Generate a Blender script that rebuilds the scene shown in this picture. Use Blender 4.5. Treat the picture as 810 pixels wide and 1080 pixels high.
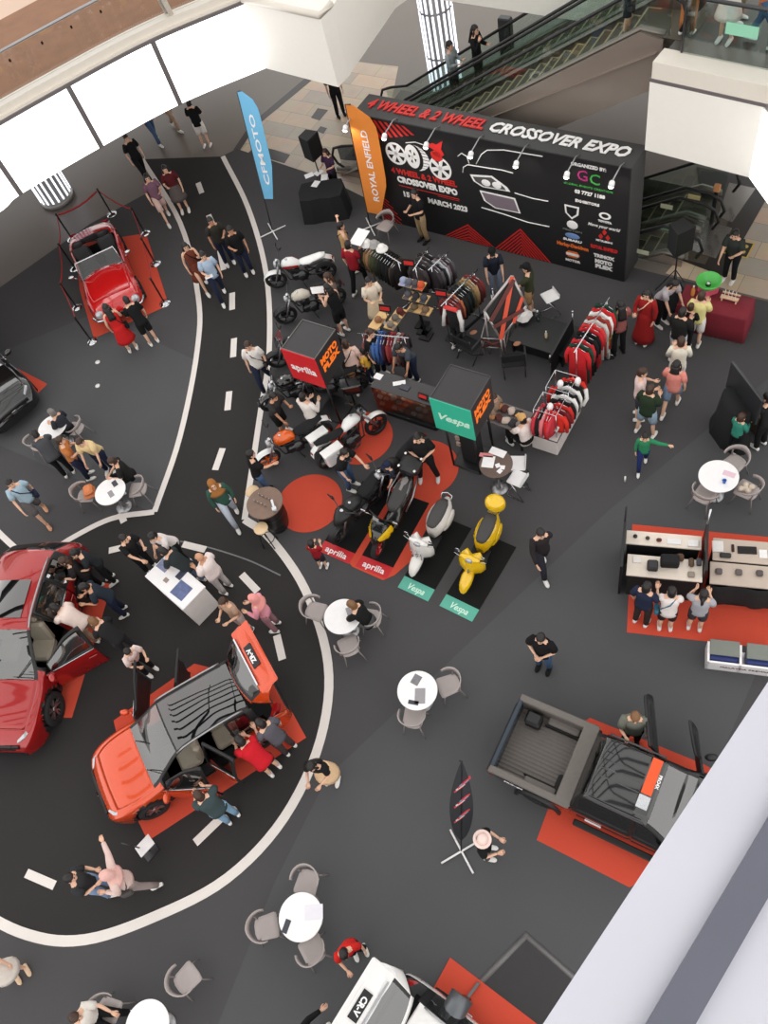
import bpy, bmesh, math, random
import numpy as np
from mathutils import Vector, Matrix
random.seed(7)
PI = math.pi
SC = bpy.context.scene
COL = SC.collection
for o in list(bpy.data.objects): bpy.data.objects.remove(o)

# ---------------- camera (16 m above the exhibition floor) ----------------
CAMH, FPX = 16.0, 880.0
_d = np.array([612 - 405, 1065 - 540, FPX]); _d = _d / np.linalg.norm(_d)
_up = -_d
_Y = np.array([0, 0, 1.0]); _Y = _Y - (_Y @ _d) * _d; _Y /= np.linalg.norm(_Y)
_X = np.cross(_Y, _up)
RC = np.array([_X, _Y, _up])          # camera (right, down, forward) -> world
cam_data = bpy.data.cameras.new('camera')
cam = bpy.data.objects.new('camera', cam_data); COL.objects.link(cam)
m = Matrix(((RC[0][0], -RC[0][1], -RC[0][2], 0), (RC[1][0], -RC[1][1], -RC[1][2], 0),
            (RC[2][0], -RC[2][1], -RC[2][2], CAMH), (0, 0, 0, 1)))
cam.matrix_world = m
cam_data.sensor_fit = 'HORIZONTAL'; cam_data.sensor_width = 36.0
cam_data.lens = FPX / 810 * 36.0
cam_data.clip_start = 0.05; cam_data.clip_end = 200
SC.camera = cam
SC.view_settings.view_transform = 'Standard'; SC.view_settings.look = 'None'
SC.view_settings.gamma = 1; SC.view_settings.use_curve_mapping = False
SC.view_settings.exposure = 0.62

# ---------------- light: bright overcast sky through the atrium roof ----------------
W = bpy.data.worlds.new('sky'); SC.world = W; W.use_nodes = True
bg = W.node_tree.nodes['Background']; bg.inputs[0].default_value = (1.0, 0.985, 0.965, 1); bg.inputs[1].default_value = 1.0
def area(name, loc, rot, sx, sy, power, colr=(1, 1, 1)):
    l = bpy.data.lights.new(name, 'AREA'); l.shape = 'RECTANGLE'; l.size = sx; l.size_y = sy
    l.energy = power; l.color = colr
    o = bpy.data.objects.new(name, l); COL.objects.link(o); o.location = loc; o.rotation_euler = rot
    o['kind'] = 'structure'
    return o

def at(px, py, z=0.0):
    r = RC @ np.array([px - 405.0, py - 540.0, FPX])
    t = (CAMH - z) / -r[2]
    return Vector((r[0] * t, r[1] * t, z))
def fit3(px, local, rz, s=1.0):
    """ground location of a thing whose local point shows at the pixel"""
    p = at(px[0], px[1], local[2] * s); c_, s_ = math.cos(rz), math.sin(rz)
    return (p.x - s * (local[0] * c_ - local[1] * s_), p.y - s * (local[0] * s_ + local[1] * c_), 0)
def hdg(a, b, z=0.0):
    p, q = at(a[0], a[1], z), at(b[0], b[1], z)
    return math.atan2(q.y - p.y, q.x - p.x)

# ---------------- materials ----------------
MATS = {}
def s2l(c):
    return tuple((x / 12.92 if x <= 0.04045 else ((x + 0.055) / 1.055) ** 2.4) for x in c)
def mat(name, rgb, rough=0.6, metal=0.0, var=0.06, scale=8.0, coat=0.0, emit=None, bump=0.0, spec=0.5):
    """rgb 0..255 sRGB"""
    if name in MATS: return MATS[name]
    mt = bpy.data.materials.new(name); mt.use_nodes = True
    nt = mt.node_tree; b = nt.nodes['Principled BSDF']
    c = s2l([x / 255 for x in rgb])
    b.inputs['Roughness'].default_value = rough; b.inputs['Metallic'].default_value = metal
    b.inputs['Specular IOR Level'].default_value = spec
    if coat: b.inputs['Coat Weight'].default_value = coat; b.inputs['Coat Roughness'].default_value = 0.04
    tc = nt.nodes.new('ShaderNodeTexCoord'); nz = nt.nodes.new('ShaderNodeTexNoise')
    nz.inputs['Scale'].default_value = scale; nz.inputs['Detail'].default_value = 3
    nt.links.new(tc.outputs['Object'], nz.inputs['Vector'])
    mx = nt.nodes.new('ShaderNodeMix'); mx.data_type = 'RGBA'
    mx.inputs[6].default_value = (*[x * (1 - var) for x in c], 1)
    mx.inputs[7].default_value = (*[min(1, x * (1 + var)) for x in c], 1)
    nt.links.new(nz.outputs['Fac'], mx.inputs[0]); nt.links.new(mx.outputs[2], b.inputs['Base Color'])
    if bump:
        bp = nt.nodes.new('ShaderNodeBump'); bp.inputs['Strength'].default_value = bump; bp.inputs['Distance'].default_value = 0.01
        nt.links.new(nz.outputs['Fac'], bp.inputs['Height']); nt.links.new(bp.outputs[0], b.inputs['Normal'])
    if emit:
        b.inputs['Emission Color'].default_value = (*s2l([x / 255 for x in emit[0]]), 1); b.inputs['Emission Strength'].default_value = emit[1]
    MATS[name] = mt
    return mt
def glass(name, tint=(0.7, 0.8, 0.78), refl=0.12):
    if name in MATS: return MATS[name]
    mt = bpy.data.materials.new(name); mt.use_nodes = True; nt = mt.node_tree
    nt.nodes.remove(nt.nodes['Principled BSDF']); out = nt.nodes['Material Output']
    t = nt.nodes.new('ShaderNodeBsdfTransparent'); t.inputs[0].default_value = (*tint, 1)
    g = nt.nodes.new('ShaderNodeBsdfGlossy'); g.inputs['Roughness'].default_value = 0.02
    lw = nt.nodes.new('ShaderNodeLayerWeight'); lw.inputs[0].default_value = 0.25
    mr = nt.nodes.new('ShaderNodeMapRange'); mr.inputs[3].default_value = refl; mr.inputs[4].default_value = 0.9
    mx = nt.nodes.new('ShaderNodeMixShader')
    nt.links.new(lw.outputs['Fresnel'], mr.inputs[0]); nt.links.new(mr.outputs[0], mx.inputs[0])
    nt.links.new(t.outputs[0], mx.inputs[1]); nt.links.new(g.outputs[0], mx.inputs[2]); nt.links.new(mx.outputs[0], out.inputs[0])
    MATS[name] = mt
    return mt

# ---------------- mesh builder ----------------
class MB:
    def __init__(s): s.v = []; s.f = []; s.mi = []; s.sm = []; s.cur = 0; s.T = None
    def add(s, vs, fs, smooth=False, T=None):
        n = len(s.v); T = T or s.T
        vs = [Vector(v) for v in vs]
        if T is not None: vs = [T @ v for v in vs]
        s.v += vs
        for f in fs: s.f.append([n + i for i in f]); s.mi.append(s.cur); s.sm.append(smooth)
        return s
    def box(s, c, d, rz=0.0, T=None, bev=0.0, ry=0.0, rx=0.0):
        x, y, z = d[0] / 2, d[1] / 2, d[2] / 2
        R = Matrix.Translation(c) @ Matrix.Rotation(rz, 4, 'Z') @ Matrix.Rotation(ry, 4, 'Y') @ Matrix.Rotation(rx, 4, 'X')
        if bev:
            b = min(bev, x * .9, y * .9, z * .9); vs = []; 
            rings = [(x - b, y - b, -z), (x, y, -z + b), (x, y, z - b), (x - b, y - b, z)]
            for (a, c2, h) in rings:
                k = b if a == x else b * 0.6
                vs += [(a - k, -c2, h), (a, -c2 + k, h), (a, c2 - k, h), (a - k, c2, h), (-a + k, c2, h), (-a, c2 - k, h), (-a, -c2 + k, h), (-a + k, -c2, h)]
            fs = [[7, 6, 5, 4, 3, 2, 1, 0], [24, 25, 26, 27, 28, 29, 30, 31]]
            for r in range(3):
                for i in range(8): j = (i + 1) % 8; fs.append([r * 8 + i, r * 8 + j, r * 8 + 8 + j, r * 8 + 8 + i])
        else:
            vs = [(-x, -y, -z), (x, -y, -z), (x, y, -z), (-x, y, -z), (-x, -y, z), (x, -y, z), (x, y, z), (-x, y, z)]
            fs = [[3, 2, 1, 0], [4, 5, 6, 7], [0, 1, 5, 4], [1, 2, 6, 5], [2, 3, 7, 6], [3, 0, 4, 7]]
        return s.add([R @ Vector(v) for v in vs], fs, False, T)
    def prism(s, poly, z0, z1, T=None):
        n = len(poly)
        vs = [(p[0], p[1], z0) for p in poly] + [(p[0], p[1], z1) for p in poly]
        a = sum(poly[i][0] * poly[(i + 1) % n][1] - poly[(i + 1) % n][0] * poly[i][1] for i in range(n))
        fs = [list(range(n - 1, -1, -1)), list(range(n, 2 * n))] + [[i, (i + 1) % n, n + (i + 1) % n, n + i] for i in range(n)]
        if a < 0: fs = [f[::-1] for f in fs]
        return s.add(vs, fs, False, T)
    def loft(s, rings, cap=True, smooth=True, closed=True, T=None):
        n = len(rings[0]); vs = [p for r in rings for p in r]; fs = []
        for k in range(len(rings) - 1):
            for i in range(n if closed else n - 1):
                j = (i + 1) % n; fs.append([k * n + i, k * n + j, (k + 1) * n + j, (k + 1) * n + i])
        if cap: fs.append(list(range(n - 1, -1, -1))); fs.append([(len(rings) - 1) * n + i for i in range(n)])
        return s.add(vs, fs, smooth, T)
    def tube(s, pts, r, n=8, T=None, side=None, ry=None, cap=True, closed=False):
        """r: radius or list. side: preferred vector for the local x axis, ry radii across"""
        pts = [Vector(p) for p in pts]; m_ = len(pts); rings = []
        rs = r if isinstance(r, (list, tuple)) else [r] * m_
        rys = ry if isinstance(ry, (list, tuple)) else ([ry] * m_ if ry else rs)
        ref = Vector(side) if side is not None else None
        for i, p in enumerate(pts):
            if closed: t = pts[(i + 1) % m_] - pts[i - 1]
            else: t = pts[min(i + 1, m_ - 1)] - pts[max(i - 1, 0)]
            if t.length < 1e-9: t = Vector((0, 0, 1))
            t.normalize()
            if ref is None: ref = t.orthogonal()
            u = ref - t * ref.dot(t)
            if u.length < 1e-6: u = t.orthogonal()
            u.normalize(); w = t.cross(u)
            if side is None: ref = u
            rings.append([p + u * math.cos(a) * rs[i] + w * math.sin(a) * rys[i] for a in (2 * PI * k / n for k in range(n))])
        if closed: rings.append(rings[0]); cap = False
        return s.loft(rings, cap, True, True, T)
    def lathe(s, prof, n=20, T=None, c=(0, 0), cap=True, smooth=True):
        rings = [[(c[0] + r * math.cos(2 * PI * k / n), c[1] + r * math.sin(2 * PI * k / n), z) for k in range(n)] for r, z in prof]
        return s.loft(rings, cap, smooth, True, T)
    def ell(s, c, r, n=12, m_=8, T=None):
        rings = []
        for i in range(m_ + 1):
            a = -PI / 2 + PI * i / m_; q = max(math.cos(a), .02)
            rings.append([(c[0] + r[0] * q * math.cos(2 * PI * k / n), c[1] + r[1] * q * math.sin(2 * PI * k / n), c[2] + r[2] * math.sin(a)) for k in range(n)])
        return s.loft(rings, True, True, True, T)
    def build(s, name, mats, parent=None, **kw):
        me = bpy.data.meshes.new(name); me.from_pydata([tuple(v) for v in s.v], [], s.f)
        ms = mats if isinstance(mats, (list, tuple)) else [mats]
        for q in ms: me.materials.append(q)
        me.polygons.foreach_set('material_index', s.mi); me.polygons.foreach_set('use_smooth', s.sm)
        me.update()
        o = bpy.data.objects.new(name, me); COL.objects.link(o)
        if parent is not None: o.parent = parent
        for k, v in kw.items(): o[k] = v
        return o
def tag(o, label, cat, group=None):
    o['label'] = label; o['category'] = cat
    if group: o['group'] = group
    return o
def thing(name, label, cat, loc=(0, 0, 0), rz=0.0, group=None):
    o = bpy.data.objects.new(name, None); COL.objects.link(o); o.location = loc; o.rotation_euler = (0, 0, rz)
    o.empty_display_size = 0.2
    return tag(o, label, cat, group)
def struct(o): o['kind'] = 'structure'; return o
def dup(root, loc, rz, label=None, group=None):
    r = root.copy(); COL.objects.link(r); r.location = loc; r.rotation_euler = (0, 0, rz)
    if label: r['label'] = label
    if group: r['group'] = group
    for ch in list(root.children):
        c_ = ch.copy(); COL.objects.link(c_); c_.parent = r
        for g in list(ch.children):
            d = g.copy(); COL.objects.link(d); d.parent = c_
    return r
FONT = None
def text_mesh(txt, size, ext=0.004, bold=0.0, shear=0.0, align='CENTER', space=1.0):
    cu = bpy.data.curves.new('t', 'FONT'); cu.body = txt; cu.size = size; cu.extrude = ext; cu.offset = bold
    cu.shear = shear; cu.align_x = align; cu.align_y = 'CENTER'; cu.space_character = space; cu.resolution_u = 2
    ob = bpy.data.objects.new('t', cu); COL.objects.link(ob)
    me = bpy.data.meshes.new_from_object(ob)
    bpy.data.objects.remove(ob); bpy.data.curves.remove(cu)
    return me
def add_text(mb, txt, size, T, width=None, bold=0.0, shear=0.0, align='CENTER', ext=0.004, space=1.0):
    """adds lettering in the xy plane of T; width stretches x to fit"""
    me = text_mesh(txt, size, ext, bold, shear, align, space)
    vs = [v.co.copy() for v in me.vertices]; fs = [list(p.vertices) for p in me.polygons]
    if width:
        x0 = min(v.x for v in vs); x1 = max(v.x for v in vs); k = width / (x1 - x0)
        for v in vs: v.x *= k
    bpy.data.meshes.remove(me)
    mb.add(vs, fs, False, T)
    return mb
def pchip(xs, ys, q):
    xs = np.array(xs, float); ys = np.array(ys, float); q = np.clip(q, xs[0], xs[-1])
    h = np.diff(xs); dl = np.diff(ys) / h; d = np.zeros(len(xs))
    for i in range(1, len(xs) - 1):
        if dl[i - 1] * dl[i] > 0:
            w1 = 2 * h[i] + h[i - 1]; w2 = h[i] + 2 * h[i - 1]; d[i] = (w1 + w2) / (w1 / dl[i - 1] + w2 / dl[i])
    d[0] = dl[0]; d[-1] = dl[-1]
    i = np.clip(np.searchsorted(xs, q, 'right') - 1, 0, len(h) - 1); t = (q - xs[i]) / h[i]
    return ((1 + 2 * t) * (1 - t) ** 2 * ys[i] + t * (1 - t) ** 2 * h[i] * d[i] + t * t * (3 - 2 * t) * ys[i + 1] + t * t * (t - 1) * h[i] * d[i + 1])

# common materials
M_BLACK = mat('black_plastic', (24, 24, 25), .45)
M_DARK = mat('dark_rubber', (18, 18, 19), .75)
M_TYRE = mat('tyre_rubber', (30, 30, 31), .8)
M_CHROME = mat('chrome', (205, 207, 210), .18, 1.0)
M_ALU = mat('brushed_aluminium', (168, 168, 170), .35, 0.9)
M_STEEL = mat('dark_steel', (78, 78, 80), .35, 0.8)
M_WHITE = mat('white_laminate', (238, 236, 236), .35)
M_WPLAIN = mat('white_paint', (232, 229, 226), .6)
M_WFAB = mat('white_fabric', (226, 222, 218), .85)
M_RED = mat('red_paint', (190, 32, 30), .4)
M_BFAB = mat('black_fabric', (24, 24, 26), .95)
M_GLASS = glass('clear_glass', (.96, .97, .965), .03)
M_LENS = mat('headlamp_lens', (190, 192, 195), .08, 0.4)
M_SKIN = {k: mat('skin_' + k, c, .55) for k, c in (('light', (226, 180, 152)), ('tan', (198, 146, 114)), ('brown', (150, 102, 76)))}
# ================= THE SETTING =================
def carpet_mat(name, c1, c2, scale=700, patch=0.0, rough=.95, spec=.2):
    mt = bpy.data.materials.new(name); mt.use_nodes = True; nt = mt.node_tree; b = nt.nodes['Principled BSDF']
    tc = nt.nodes.new('ShaderNodeTexCoord')
    n1 = nt.nodes.new('ShaderNodeTexNoise'); n1.inputs['Scale'].default_value = scale / 8; n1.inputs['Detail'].default_value = 4; n1.inputs['Roughness'].default_value = .8
    n2 = nt.nodes.new('ShaderNodeTexNoise'); n2.inputs['Scale'].default_value = .55; n2.inputs['Detail'].default_value = 3
    nt.links.new(tc.outputs['Object'], n1.inputs['Vector']); nt.links.new(tc.outputs['Object'], n2.inputs['Vector'])
    mx = nt.nodes.new('ShaderNodeMix'); mx.data_type = 'RGBA'
    mx.inputs[6].default_value = (*s2l([x / 255 for x in c1]), 1); mx.inputs[7].default_value = (*s2l([x / 255 for x in c2]), 1)
    ad = nt.nodes.new('ShaderNodeMath'); ad.operation = 'MULTIPLY_ADD'; ad.inputs[1].default_value = .6; 
    s2 = nt.nodes.new('ShaderNodeMath'); s2.operation = 'MULTIPLY'; s2.inputs[1].default_value = .4
    nt.links.new(n2.outputs['Fac'], s2.inputs[0]); nt.links.new(n1.outputs['Fac'], ad.inputs[0]); nt.links.new(s2.outputs[0], ad.inputs[2])
    nt.links.new(ad.outputs[0], mx.inputs[0]); nt.links.new(mx.outputs[2], b.inputs['Base Color'])
    b.inputs['Roughness'].default_value = rough; b.inputs['Specular IOR Level'].default_value = spec
    bp = nt.nodes.new('ShaderNodeBump'); bp.inputs['Strength'].default_value = .25; bp.inputs['Distance'].default_value = .004
    nt.links.new(n1.outputs['Fac'], bp.inputs['Height']); nt.links.new(bp.outputs[0], b.inputs['Normal'])
    MATS[name] = mt
    return mt
M_CARPET = carpet_mat('charcoal_carpet', (66, 65, 66), (86, 85, 86))
M_LANE = carpet_mat('black_lane_carpet', (44, 42, 42), (58, 56, 56))
M_REDCARPET = carpet_mat('red_orange_carpet', (196, 70, 52), (220, 90, 68), 600)
M_TAPE = mat('white_floor_tape', (226, 219, 213), .6, var=.03)
M_TAUPE = mat('taupe_floor_tile', (112, 104, 96), .32, var=.08, scale=.6)
M_TAPE_D = mat('dark_stone_tile', (48, 45, 44), .3, var=.08, scale=2)

def quadfan(mb, left, right, z):
    """ribbon between two point lists"""
    n = len(left)
    mb.add([(p[0], p[1], z) for p in left] + [(p[0], p[1], z) for p in right], [[i, n + i, n + i + 1, i + 1] for i in range(n - 1)])
def slab(name, pix, z, th, m_, **kw):
    mb = MB(); mb.prism([at(*p)[:2] for p in pix], z - th, z)
    return mb.build(name, m_, **kw)
def smooth_path(pix, n=10, z=0):
    """Catmull-Rom through ground points"""
    P = [np.array(at(p[0], p[1], z)[:2]) for p in pix]; P = [2 * P[0] - P[1]] + P + [2 * P[-1] - P[-2]]; out = []
    for i in range(1, len(P) - 2):
        for k in range(n):
            t = k / n; a, b, c_, d = P[i - 1], P[i], P[i + 1], P[i + 2]
            out.append(.5 * ((2 * b) + (-a + c_) * t + (2 * a - 5 * b + 4 * c_ - d) * t * t + (-a + 3 * b - 3 * c_ + d) * t ** 3))
    out.append(P[-2]); return out
def ribbon(path, w, z, mb, th=.004):
    n = len(path); L = []; Rr = []
    for i, p in enumerate(path):
        t = path[min(i + 1, n - 1)] - path[max(i - 1, 0)]; t = t / np.linalg.norm(t); nn = np.array([-t[1], t[0]])
        L.append(p + nn * w / 2); Rr.append(p - nn * w / 2)
    vs = []
    for zz in (z - th, z):
        vs += [(q[0], q[1], zz) for q in L] + [(q[0], q[1], zz) for q in Rr]
    fs = []
    for i in range(n - 1):
        fs += [[2 * n + i, 3 * n + i, 3 * n + i + 1, 2 * n + i + 1], [i, 2 * n + i, 2 * n + i + 1, i + 1], [n + i + 1, 3 * n + i + 1, 3 * n + i, n + i]]
    mb.add(vs, fs)

# ground floor: glossy taupe tile everywhere except the basement escalator well
BA = at(398, 233); _bb = at(655, 300); BEX = (_bb - BA).normalized(); BEY = Vector((-BEX.y, BEX.x, 0)); BANG = math.atan2(BEX.y, BEX.x)
def bl(x, y, z=0.0): return BA + BEX * x + BEY * y + Vector((0, 0, z))
WELL = [(4.6, 1.0), (8.2, 1.0), (8.2, 3.85), (4.6, 3.85)]
def tile_mat():
    mt = bpy.data.materials.new('patterned_floor_tile'); mt.use_nodes = True; nt = mt.node_tree; b = nt.nodes['Principled BSDF']
    tc = nt.nodes.new('ShaderNodeTexCoord'); mp = nt.nodes.new('ShaderNodeMapping')
    mp.inputs['Rotation'].default_value = (0, 0, -hdg((400, 235), (655, 300)))
    br = nt.nodes.new('ShaderNodeTexBrick'); br.inputs['Scale'].default_value = 1.0
    br.inputs['Color1'].default_value = (*s2l((.86, .76, .65)), 1); br.inputs['Color2'].default_value = (*s2l((.72, .68, .63)), 1)
    br.inputs['Mortar'].default_value = (*s2l((.6, .55, .5)), 1); br.inputs['Mortar Size'].default_value = .008
    br.inputs['Brick Width'].default_value = 1.2; br.inputs['Row Height'].default_value = .6
    nz = nt.nodes.new('ShaderNodeTexNoise'); nz.inputs['Scale'].default_value = 2.5; nz.inputs['Detail'].default_value = 4
    mx = nt.nodes.new('ShaderNodeMix'); mx.data_type = 'RGBA'; mx.blend_type = 'MULTIPLY'; mx.inputs[0].default_value = .3
    nt.links.new(tc.outputs['Object'], mp.inputs[0]); nt.links.new(mp.outputs[0], br.inputs['Vector']); nt.links.new(mp.outputs[0], nz.inputs['Vector'])
    nt.links.new(br.outputs[0], mx.inputs[6]); nt.links.new(nz.outputs[1], mx.inputs[7]); nt.links.new(mx.outputs[2], b.inputs['Base Color'])
    b.inputs['Roughness'].default_value = .35
    return mt
M_TILE = tile_mat()
A = [bl(*p) for p in WELL]
# base floor as strips around the well
def floor_with_hole():
    out = [(-45, -12), (45, -12), (45, 70), (-45, 70)]
    bm = bmesh.new()
    ov = [bm.verts.new((x, y, -0.012)) for x, y in out]; hv = [bm.verts.new((p.x, p.y, -0.012)) for p in A]
    es = [bm.edges.new((ov[i], ov[(i + 1) % 4])) for i in range(4)] + [bm.edges.new((hv[i], hv[(i + 1) % len(hv)])) for i in range(len(hv))]
    bmesh.ops.triangle_fill(bm, use_beauty=True, edges=es)
    bmesh.ops.recalc_face_normals(bm, faces=bm.faces)
    for f in bm.faces:
        if f.normal.z < 0: f.normal_flip()
    me = bpy.data.meshes.new('floor'); bm.to_mesh(me); bm.free(); me.materials.append(M_TAUPE)
    o = bpy.data.objects.new('floor', me); COL.objects.link(o); return struct(o)
floor_with_hole()
# exhibition carpet
BD0, BD1 = (398, 233), (655, 300)
CARP = [(-700, 470), (0, 303), (95, 236), (180, 190), (262, 152), (272, 172), (348, 196), (392, 214), (655, 272), (672, 281), (810, 318), (1100, 395), (1500, 1100), (1300, 3000), (-2500, 2400)]
CARP = [(-500, 520), (0, 303), (95, 236), (180, 190), (250, 157), (348, 190), (392, 212), (655, 279), (810, 318), (1100, 390)]
pts = [at(*p)[:2] for p in CARP] + [(22, -9), (-22, -9)]
mb = MB(); mb.prism(pts, -0.008, 0.0); struct(mb.build('floor_exhibition_carpet', M_CARPET))
# tan tiled path between the taupe floor and the carpet, and right of the well
slab('floor_tiled_path', [(250, 158), (268, 132), (352, 62), (420, 70), (392, 214), (348, 192)], -0.006, .005, M_TILE, kind='structure')
slab('floor_tiled_corner', [(702, 288), (716, 272), (735, 277), (768, 283), (800, 222), (816, 196), (900, 190), (900, 345), (810, 316)], -0.006, .005, M_TILE, kind='structure')
for k, pl in enumerate([[(246, 158), (264, 131), (352, 57), (356, 62), (269, 134), (252, 160)], [(268, 155), (286, 157), (306, 163), (300, 172), (282, 167), (262, 161)], [(328, 124), (335, 114), (346, 116), (337, 127)], [(334, 138), (338, 133), (345, 135), (341, 141)]]):
    slab('trim_dark_tile', pl, -0.002, .004, M_TAPE_D, kind='structure')
# carpet seams: slightly different rolls of carpet
M_CARPET2 = carpet_mat('charcoal_carpet_worn', (74, 74, 76), (92, 92, 94))
for pl in ([(272, 700), (410, 640), (560, 640), (560, 560), (810, 560), (1000, 640), (900, 1100), (560, 1080), (420, 860)],
           [(405, 860), (585, 640), (660, 540), (830, 400), (1000, 480), (760, 880), (420, 1100), (250, 1080)],):
    pass
slab('floor_carpet_roll', [(100, 330), (206, 380), (196, 450), (160, 540), (0, 470), (0, 372)], 0.0015, .001, M_CARPET2, kind='structure')
slab('floor_carpet_roll', [(345, 820), (640, 540), (810, 400), (900, 470), (640, 1080), (230, 1080), (290, 930)], 0.0015, .001, M_CARPET2, kind='structure')

# black lane inside the white lines
leftline = [(150, 168), (190, 235), (209, 312), (208, 370), (190, 460), (163, 540)]
rightline = [(235, 165), (262, 220), (281, 290), (284, 370), (274, 440), (258, 548)]
circ = [(258, 548), (285, 568), (322, 622), (346, 700), (338, 780), (300, 862), (240, 926), (165, 966), (90, 991), (30, 986), (-30, 955), (-120, 890)]
lane = [at(*p)[:2] for p in leftline[::-1]]
def lane_pts():
    L = smooth_path(leftline, 6); Rr = smooth_path(rightline, 6); C_ = smooth_path(circ, 6)
    return L, Rr, C_
Lp, Rp, Cp = lane_pts()
mb = MB(); quadfan(mb, Lp, Rp, 0.003)
struct(mb.build('floor_lane', M_LANE))
arc_l = [(163, 540), (110, 553), (62, 575), (30, 600), (-20, 570), (-160, 480)]
poly = [tuple(p) for p in Cp] + [tuple(at(-260, 700)[:2]), tuple(at(-200, 500)[:2])] + [tuple(at(*p)[:2]) for p in [(0, 563), (16, 578), (55, 582), (75, 568), (118, 547), (163, 540)]]
bm = bmesh.new(); vv = [bm.verts.new((p[0], p[1], 0.003)) for p in poly]; es = [bm.edges.new((vv[i], vv[(i + 1) % len(vv)])) for i in range(len(vv))]
bmesh.ops.triangle_fill(bm, use_beauty=True, edges=es)
for f in bm.faces:
    f.normal_update()
    if f.normal.z < 0: f.normal_flip()
me = bpy.data.meshes.new('floor_lane_circle'); bm.to_mesh(me); bm.free(); me.materials.append(M_LANE)
o = bpy.data.objects.new('floor_lane_circle', me); COL.objects.link(o); struct(o)
mb = MB()
ribbon(Lp, .15, .008, mb); ribbon(Rp, .15, .008, mb); ribbon(Cp, .19, .0085, mb)
ribbon(smooth_path([(163, 540), (118, 547), (75, 568), (55, 582)], 6), .15, .009, mb)
ribbon(smooth_path([(-30, 532), (0, 563), (16, 578)], 6), .15, .009, mb)
struct(mb.build('trim_lane_line', M_TAPE))
dashes = [((209, 193), (213, 204)), ((220, 227), (226, 240)), ((232, 264), (236, 285)), ((245, 309), (245, 327)), ((247, 357), (246, 377)), ((242, 413), (240, 433)), ((235, 473), (227, 496)), ((115, 581), (141, 575)), ((193, 574), (217, 580)), ((255, 606), (272, 624)), ((292, 670), (298, 696)), ((206, 889), (234, 862)), ((28, 921), (58, 934)), ((127, 541), (131, 551))]
for a, b in dashes:
    mb = MB(); ribbon([np.array(at(*a)[:2]), np.array(at(*b)[:2])], .17, .0125, mb)
    struct(mb.build('trim_lane_dash', M_TAPE))
# thin seam tape across lane
mb = MB(); ribbon(smooth_path([(190, 571), (222, 578), (262, 591), (296, 607)], 6), .035, .0095, mb); struct(mb.build('trim_seam_tape', mat('grey_tape', (110, 110, 112), .5)))

# ---- upper floors ----
ZB, ZT = 3.8, 5.5        # balcony fascia bottom / top
M_FASCIA = mat('cream_fascia', (236, 230, 222), .5, var=.02)
M_COPING = mat('cream_coping', (230, 222, 210), .4, var=.03)
M_GREYMET = mat('grey_metal_trim', (122, 116, 116), .4, .3)
M_WOOD = mat('brown_wood_floor', (136, 92, 60), .6, var=.25, scale=2.5)
M_LED = mat('lit_white_panel', (250, 250, 250), .5, emit=((255, 255, 255), 1.6))
fb = [(-260, 400), (-120, 296), (-5, 227), (22, 205), (107, 155), (190, 110), (280, 72)]   # lower edge, at z=ZB
fpath = [np.array(at(x, y, ZB)[:2]) for x, y in fb]
def off(path, d):
    out = []
    for i, p in enumerate(path):
        t = path[min(i + 1, len(path) - 1)] - path[max(i - 1, 0)]; t = t / np.linalg.norm(t); out.append(p + np.array([-t[1], t[0]]) * d)
    return out
def wall_strip(mb, path, z0, z1, th):
    n = len(path); ou = off(path, th); vs = []
    for q, zz in ((path, z0), (path, z1), (ou, z1), (ou, z0)): vs += [(p[0], p[1], zz) for p in q]
    fs = []
    for i in range(n - 1):
        for k in range(4): fs.append([k * n + i, k * n + i + 1, ((k + 1) % 4) * n + i + 1, ((k + 1) % 4) * n + i])
    fs.append([0, n, 2 * n, 3 * n]); fs.append([n - 1, 4 * n - 1, 3 * n - 1, 2 * n - 1])
    mb.add(vs, fs)
def resamp(path, n):
    P = [2 * path[0] - path[1]] + list(path) + [2 * path[-1] - path[-2]]; out = []
    for i in range(1, len(P) - 2):
        for k in range(n):
            t = k / n; a, b, c_, d = P[i - 1], P[i], P[i + 1], P[i + 2]
            out.append(.5 * ((2 * b) + (-a + c_) * t + (2 * a - 5 * b + 4 * c_ - d) * t * t + (-a + 3 * b - 3 * c_ + d) * t ** 3))
    out.append(P[-2]); return out
fine = resamp(fpath, 6)
mb = MB(); wall_strip(mb, off(fine, .06), ZB - .02, ZT + .12, .5); struct(mb.build('wall_balcony_fascia', M_COPING))
mb = MB(); wall_strip(mb, off(fine, .01), ZT - .02, ZT + .06, .12); struct(mb.build('trim_fascia_channel', M_GREYMET))
mb = MB(); wall_strip(mb, off(fine, .12), ZT + .06, ZT + .3, .32); struct(mb.build('trim_balcony_kerb', M_COPING))
# lit panels, one per bay, split at the grey posts
for i in range(len(fpath) - 1):
    if i == 0: continue
    seg = fine[i * 6:(i + 1) * 6 + 1]
    mb = MB(); wall_strip(mb, seg, ZB, ZT - .03, .05); o = mb.build('lit_fascia_panel', M_LED); struct(o)
    mb = MB(); p = Vector((*seg[0], 0)); t = seg[1] - seg[0]
    mb.box((p.x, p.y, (ZB + ZT) / 2), (.13, .1, ZT - ZB), math.atan2(t[1], t[0])); struct(mb.build('trim_fascia_post', M_GREYMET))
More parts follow.
